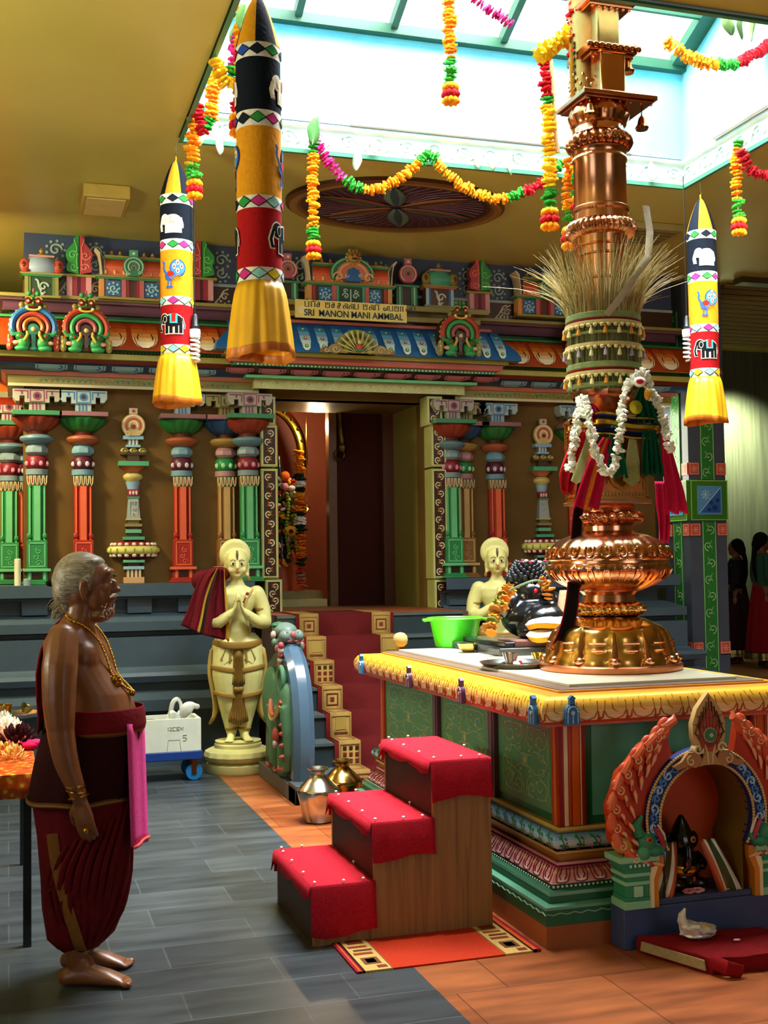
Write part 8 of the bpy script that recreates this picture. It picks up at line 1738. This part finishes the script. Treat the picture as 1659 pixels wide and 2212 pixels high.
for k in range(6):
    a = k * pi / 3 + .25; c1, c2 = [('7a3c34', '2c5030'), ('5c7470', '243c44'), ('8c5a34', '4a2414')][k % 3]; mb = MB(); rows = []
    for i in range(9):
        u = i / 8; r = lerp(.06, .78, u); w_ = .10 * sin(pi * min(1, u * .9 + .08)); rows.append([(rx * (r * cos(a) - s_ * w_ * sin(a)), ry * (r * sin(a) + s_ * w_ * cos(a)), -.03 - .006 * (s_ == 0)) for s_ in (-1, -.4, 0, .4, 1)])
    mb.grid([list(c) for c in zip(*rows)], [c1, c2, c2, c1]); mb.build('petal', t, solid=.006)
t = thing('ceiling_light_box', 'square yellow ceiling light box at the upper left', 'ceiling light', (.68, 8.95, CZ)); mb = MB(); mb.box(-.17, .17, -.24, .24, -.10, 0, 'b09840'); mb.build('housing', t, .01); mb = MB(); mb.box(-.14, .14, -.21, .21, -.108, -.10, 'c8b468'); mb.build('diffuser', t, .003)
t = thing('ceiling_vent', 'square ceiling vent box behind the flagpole', 'vent', (5.12, 8.75, CZ)); mb = MB(); mb.box(-.24, .24, -.22, .22, -.06, 0, '8c7c44'); mb.build('housing', t, .008); mb = MB()
for i in range(5): mb.box(-.2, .2, -.18 + i * .08, -.14 + i * .08, -.068, -.06, '6a5c30')
mb.build('louvre', t)

# ================================================================ LEFT SIDE: SHRINE, LEDGE THINGS, TABLE
SX = .02; SYW = 11.1
t = thing('side_shrine', 'brightly lit orange shrine at the far left edge', 'shrine', (SX - 1.5, SYW, 0)); dx = SX - 1.5
mb = MB(); mb.box(-1.5, 1.45, .0, 2.2, 0, 4.1, '8a5a24'); mb.build('walls', t)
mb = MB(); mould(mb, [(-1.6, 0), (1.45, 0), (1.45, 2.2)], [(o_, z, c) for (o_, z), c in zip(BP, ['3a3a34'] * 40)]); mb.build('base_moulding', t)
mb = MB(); mould(mb, [(-1.6, 0), (1.45, 0), (1.45, 2.2)], [(0, 3.0, 'd8a050'), (.10, 3.0, 'e8c070'), (.12, 3.06, 'c83c1c'), (.2, 3.12, 'f0e0c0'), (.26, 3.16, 'd86818'), (.3, 3.3, 'e88820'), (.36, 3.34, 'a8a040'), (.38, 3.38, '2c7a3c'), (.34, 3.42, 'f0d8a0'), (.48, 3.44, 'f0c880'), (.46, 3.55, 'e88c40'), (.36, 3.68, 'c84c14'), (.24, 3.76, '2c8a40'), (.2, 3.82, '8a7c34'), (.1, 3.84, '6a3044'), (.1, 3.95, '8a7c34'), (0, 3.98, '8a7c34')]); mb.build('cornice', t)
pilaster('pilaster', 'bright green pilaster on the side shrine at the far left edge', at(20, 1000, 1, SYW).x, G_, y=SYW)
pilaster('pilaster', 'bright red pilaster just inside the green one at the far left edge', at(42, 1000, 1, SYW).x + .0, R_, y=SYW + .06)
q = at(38, 1262, 1, 10.12); mb = MB(); mb.lathe([(0, 0), (.026, 0), (.026, .215), (.02, .22), (0, .22)], 'd8d4b0', 20); o = mb.build('white_candle'); o.location = (q.x, 10.1, 1.47); tag(o, 'thick white candle on the grey ledge behind the man', 'candle')
mb = MB(); mb.lathe([(0, 0), (.03, 0), (.032, .05), (.028, .055), (0, .055)], '8a9c98|g', 16); o = mb.build('glass_jar'); o.location = (q.x + .075, 10.1, 1.47); tag(o, 'small glass jar beside the candle on the grey ledge', 'jar')
TZ = .73
t = thing('offering_table', 'table with an orange gold brocade cloth at the left edge', 'table', (-.5, 6.0, 0))
mb = MB(); mb.box(-.7, .60, -.68, .85, TZ - .03, TZ - .004, '3a2a1c'); mb.build('table_top', t)
for x, y in ((.575, -.66), (.575, .8), (-.67, -.66), (-.67, .8)): mb = MB(); mb.box(x - .017, x + .017, y - .017, y + .017, 0, TZ - .03, '1c2024|g'); mb.build('leg', t)
br_, nt, b = newmat('orange_brocade', .35); vz = nt.nodes.new('ShaderNodeTexVoronoi'); vz.inputs['Scale'].default_value = 28; nt.links.new(nt.nodes.new('ShaderNodeTexCoord').outputs['Object'], vz.inputs['Vector']); nt.links.new(ramp(nt, vz.outputs['Distance'], [(.15, 'e8b040'), (.35, 'c85c14'), (.7, 'a83c10')]), b.inputs['Base Color']); b.inputs['Metallic'].default_value = .3
mb = MB(); e = .012; rows = []
for z_, ex in ((TZ - .10, .02), (TZ - .05, .016), (TZ, .012), (TZ + .004, 0)):
    rows.append([(lerp(-.7 - ex, .60 + ex, u), -.68 - ex - (.006 * sin(u * 40) if z_ < TZ else 0), z_) for u in np.linspace(0, 1, 40)])
rows.append([(x, .86, TZ + .004) for x, _, _ in rows[-1]]); mb.grid(rows, br_); mb.grid([[(.60 + ex, y, z_) for y in np.linspace(-.69, .86, 20)] for z_, ex in ((TZ - .09, .02), (TZ, .012), (TZ + .004, 0))], br_); o = mb.build('brocade_cloth', solid=.003); o.location = (-.5, 6.0, 0); tag(o, 'orange and gold brocade cloth covering the table at the left edge', 'tablecloth')
TT = TZ + .006
def onT(x, y): return at(x, y, 2, TT)
q = onT(38, 1552); t = thing('steel_plate', 'shiny metal plate at the back of the table', 'plate', (q.x, q.y + .05, TT)); mb = MB(); mb.lathe([(0, .006), (.09, .004), (.13, .028), (.135, .03), (.13, .024), (.09, 0), (0, 0)], 'b8b0a0|m', 40, caps=(False, False)); mb.build('dish', t)
q = onT(52, 1550); mb = MB(); mb.lathe([(0, 0), (.02, 0), (.035, .03), (.038, .05), (.03, .045), (.0, .01)], 'a89868|m', 24); o = mb.build('small_bowl'); o.location = (q.x, q.y, TT + .03); tag(o, 'small tilted metal bowl on the plate at the back of the table', 'bowl'); o.rotation_euler = (0, .5, 0)
q = onT(2, 1562); t = thing('green_cup', 'green glass cup with a brass rim at the left edge of the table', 'cup', (q.x, q.y, TT)); mb = MB(); mb.lathe([(0, 0), (.05, 0), (.055, .06), (0, .06)], '2c8a5c|g', 24); mb.build('cup', t); mb = MB(); mb.lathe([(.055, .06), (.06, .10), (.062, .105), (.056, .10), (.05, .06)], 'b08a40|m', 24, caps=(False, False)); mb.build('rim', t)
random.seed(31)
def chrys(x, y, r, cols, lab, cat='flower', z=0):
    mb = MB()
    for k in range(38):
        a = k * 2.4; u = k / 38; rr = r * sqrt(1 - u * .85); M_ = Matrix.Translation((rr * cos(a), rr * sin(a), r * .25 + r * .9 * u)) @ Matrix.Rotation(a, 4, 'Z') @ Matrix.Rotation(-.5 - u, 4, 'Y'); mb.ell((0, 0, 0), (r * .36, r * .16, r * .07), cols[k % len(cols)], 7, 5, local=M_)
    o = mb.build('chrysanthemum'); q = onT(x, y); o.location = q + V((0, .03, z)); tag(o, lab, cat)
chrys(6, 1592, .075, ['f0ece0|f', 'e8e4d0|f'], 'large white flower at the left edge of the table'); chrys(24, 1586, .06, ['f0ecd8|f', 'e8e0c0|f'], 'creamy white flower right of the large white one'); chrys(3, 1570, .06, ['f0f0e4|f', 'dce0c8|f'], 'white flower behind the large white one by the green cup')
chrys(38, 1618, .085, ['2c0810|f', '380c14|f'], 'very dark red flower in the middle of the table'); chrys(12, 1640, .055, ['d8a040|f', 'c86c3c|f', 'e8c880|f'], 'orange and yellow flower at the front left of the table'); chrys(30, 1645, .05, ['e8c860|f', 'd89040|f', 'e0b890|f'], 'yellow flower at the front of the table right of the orange one')
mb = MB(); mb.ell((0, 0, .02), (.06, .05, .025), 'b81448|f'); mb.ell((.03, -.02, .03), (.03, .02, .02), 'd02860|f'); o = mb.build('pink_cloth'); o.location = onT(64, 1618); tag(o, 'folded pink cloth beside the dark flower on the table', 'cloth')

# ================================================================ INNER SHRINE
IY = 11.95
q = at(604, 1270, 1, IY); t = thing('garlanded_idol', 'dark idol dressed in flowers and lime garlands inside the sanctum', 'idol', (q.x, IY, 1.352))
mb = MB(); body(mb, [(0, 0, 0, .12, .16), (0, 0, .4, .13, .17), (0, 0, .8, .12, .16), (0, 0, .95, .08, .12), (0, 0, 1.0, .05, .05), (0, 0, 1.15, .08, .07), (0, 0, 1.25, .05, .05), (0, 0, 1.4, .02, .02)]); fuse(mb, 'body', '14100e|g', t, .015, 2)
mb = MB(); mb.grid([[(r * (1 + .05 * sin(7 * a)) * cos(a), r * .8 * (1 + .05 * sin(7 * a)) * sin(a), z) for a in np.linspace(0, 2 * pi, 50)[:-1]] for z, r in ((0, .26), (.15, .24), (.3, .2), (.42, .15))], 'b8481c|s', True); mb.build('orange_cloth', t)
mb = MB(); rnd = random.Random(17)
for i in range(170):
    z_ = rnd.uniform(.25, 1.15); x_ = rnd.uniform(-.18, .13) ; c = rnd.choice(['e8a818|f', 'f0c030|f', 'e8e0d8|f', 'c83018|f', 'e86818|f', '2c4a18|f', 'f0e8e0|f', '3a6a20|f', '2c5a1c|f']); M_ = Matrix.Translation((x_, -.19 + rnd.uniform(-.03, .03), z_)) @ Matrix.Rotation(rnd.uniform(0, 3), 4, 'Y'); mb.ell((0, 0, 0), (.035, .022, .018), c, 8, 6, local=M_)
mb.build('flowers', t)
for x0 in (.03, .11):
    mb = MB()
    for i in range(20): mb.ell((x0 + .015 * sin(i * .4), -.25, .98 - i * .032), (.020, .018, .018), '7c9c28', 8, 6)
    mb.build('lime_string', t)
mb = MB(); mb.lathe([(.0, -.02), (.05, -.02), (.055, .0), (.0, .01)], 'e8a020|f', 16, rf=lambda a, z, r: 1 + .2 * cos(9 * a), local=Matrix.Translation((.06, -.27, .60)) @ Matrix.Rotation(pi / 2, 4, 'X')); mb.ell((.06, -.29, .60), (.022, .012, .022), '2c1408'); mb.build('sunflower', t)
mb = MB(); mb.ell((.02, -.22, 1.16), (.05, .03, .05), 'e86820|f'); mb.ell((.02, -.23, 1.05), (.035, .03, .04), 'e898a8|f'); mb.ell((.09, -.2, 1.04), (.04, .03, .03), 'f0ece8|f'); mb.build('crown_flowers', t)
q = at(651, 980, 1, IY - .42); t = thing('flower_garland', 'thick banded orange, green and white garland beside the idol in the doorway', 'garland', q)
P_ = [at(646 + (y - 975) * .02, y, 1, IY - .42) for y in range(975, 1275, 10)]; gpart('strand', t, P_, .046, [(.17, OR), (.21, ['182c14|f']), (.26, ['e8e4e0|f']), (.30, ['182c14|f']), (.45, OR + ['d85010|f']), (.49, ['182c14|f']), (.56, ['e8e4e0|f']), (.62, ['182c14|f']), (.80, OR + ['d85010|f']), (.86, ['182c14|f']), (.9, ['c83018|f']), (.95, ['a87c68|f']), (1, ['c85a30|f'])], step=.020, seed=41, jit=.5)
q = at(572, 985, 1, IY + .05); t = thing('gilt_arch', 'gilded metal arch framing the idol', 'arch', q)
mb = MB(); mb.tube([(.40 * cos(radians(a)), 0, .52 * sin(radians(a))) for a in range(-15, 196, 8)], (.055, .02), 'a8882c|m', 10)
for a in range(-10, 191, 14): mb.ell((.41 * cos(radians(a)), -.03, .53 * sin(radians(a))), (.018, .018, .018), 'd8c058|m', 8, 6)
mb.build('hoop', t)
for q_ in (-1, 1): mb = MB(); mb.tube([(q_ * .39, 0, -.13), (q_ * .38, 0, -1.25)], .022, 'a8882c|m', 10); mb.build('post', t)
q = at(663, 1095, 1, 11.7); t = thing('hanging_oil_lamp', 'small gold oil lamp hanging on a thin chain in the doorway', 'lamp', q)
mb = MB(); mb.tube([(0, 0, .03), (0, 0, 1.1)], .004, 'b8782c|m', 6); mb.build('chain', t); mb = MB(); mb.lathe([(0, -.06), (.015, -.05), (.008, -.03), (.03, -.01), (.035, .005), (.01, .01), (.006, .04), (0, .05)], 'd8b040|m', 20); mb.build('lamp', t)
fl, nt, b = newmat('flame', .5); b.inputs['Emission Color'].default_value = (1, .7, .25, 1); b.inputs['Emission Strength'].default_value = 30
mb = MB(); mb.ell((-.09, -.02, -.02), (.010, .010, .016), fl, 8, 6); mb.ell((.0, -.03, -.02), (.006, .006, .010), fl, 8, 6); mb.build('flame', t)
q = at(735, 935, 1, 11.28); t = thing('door_strap', 'aged bronze strap with a ring hanging in the sanctum doorway', 'strap', q)
mb = MB(); mb.tube(smooth_pts([(-.02, 0, .42), (0, 0, .2), (.005, 0, .0), (.02, 0, -.12)], 4), [.045, .04, .036, .03, .028, .028, .03, .032, .034, .034, .036, .036, .03], '5a4420|M', 10); mb.ell((.02, -.01, -.15), (.05, .03, .06), '5a4420|M'); mb.build('strap', t)
mb = MB(); mb.tube([(-.01 + .045 * cos(a), -.02, -.22 + .05 * sin(a)) for a in np.linspace(0, 2 * pi, 20)], .012, '4a3818|M', 8); mb.build('ring', t)
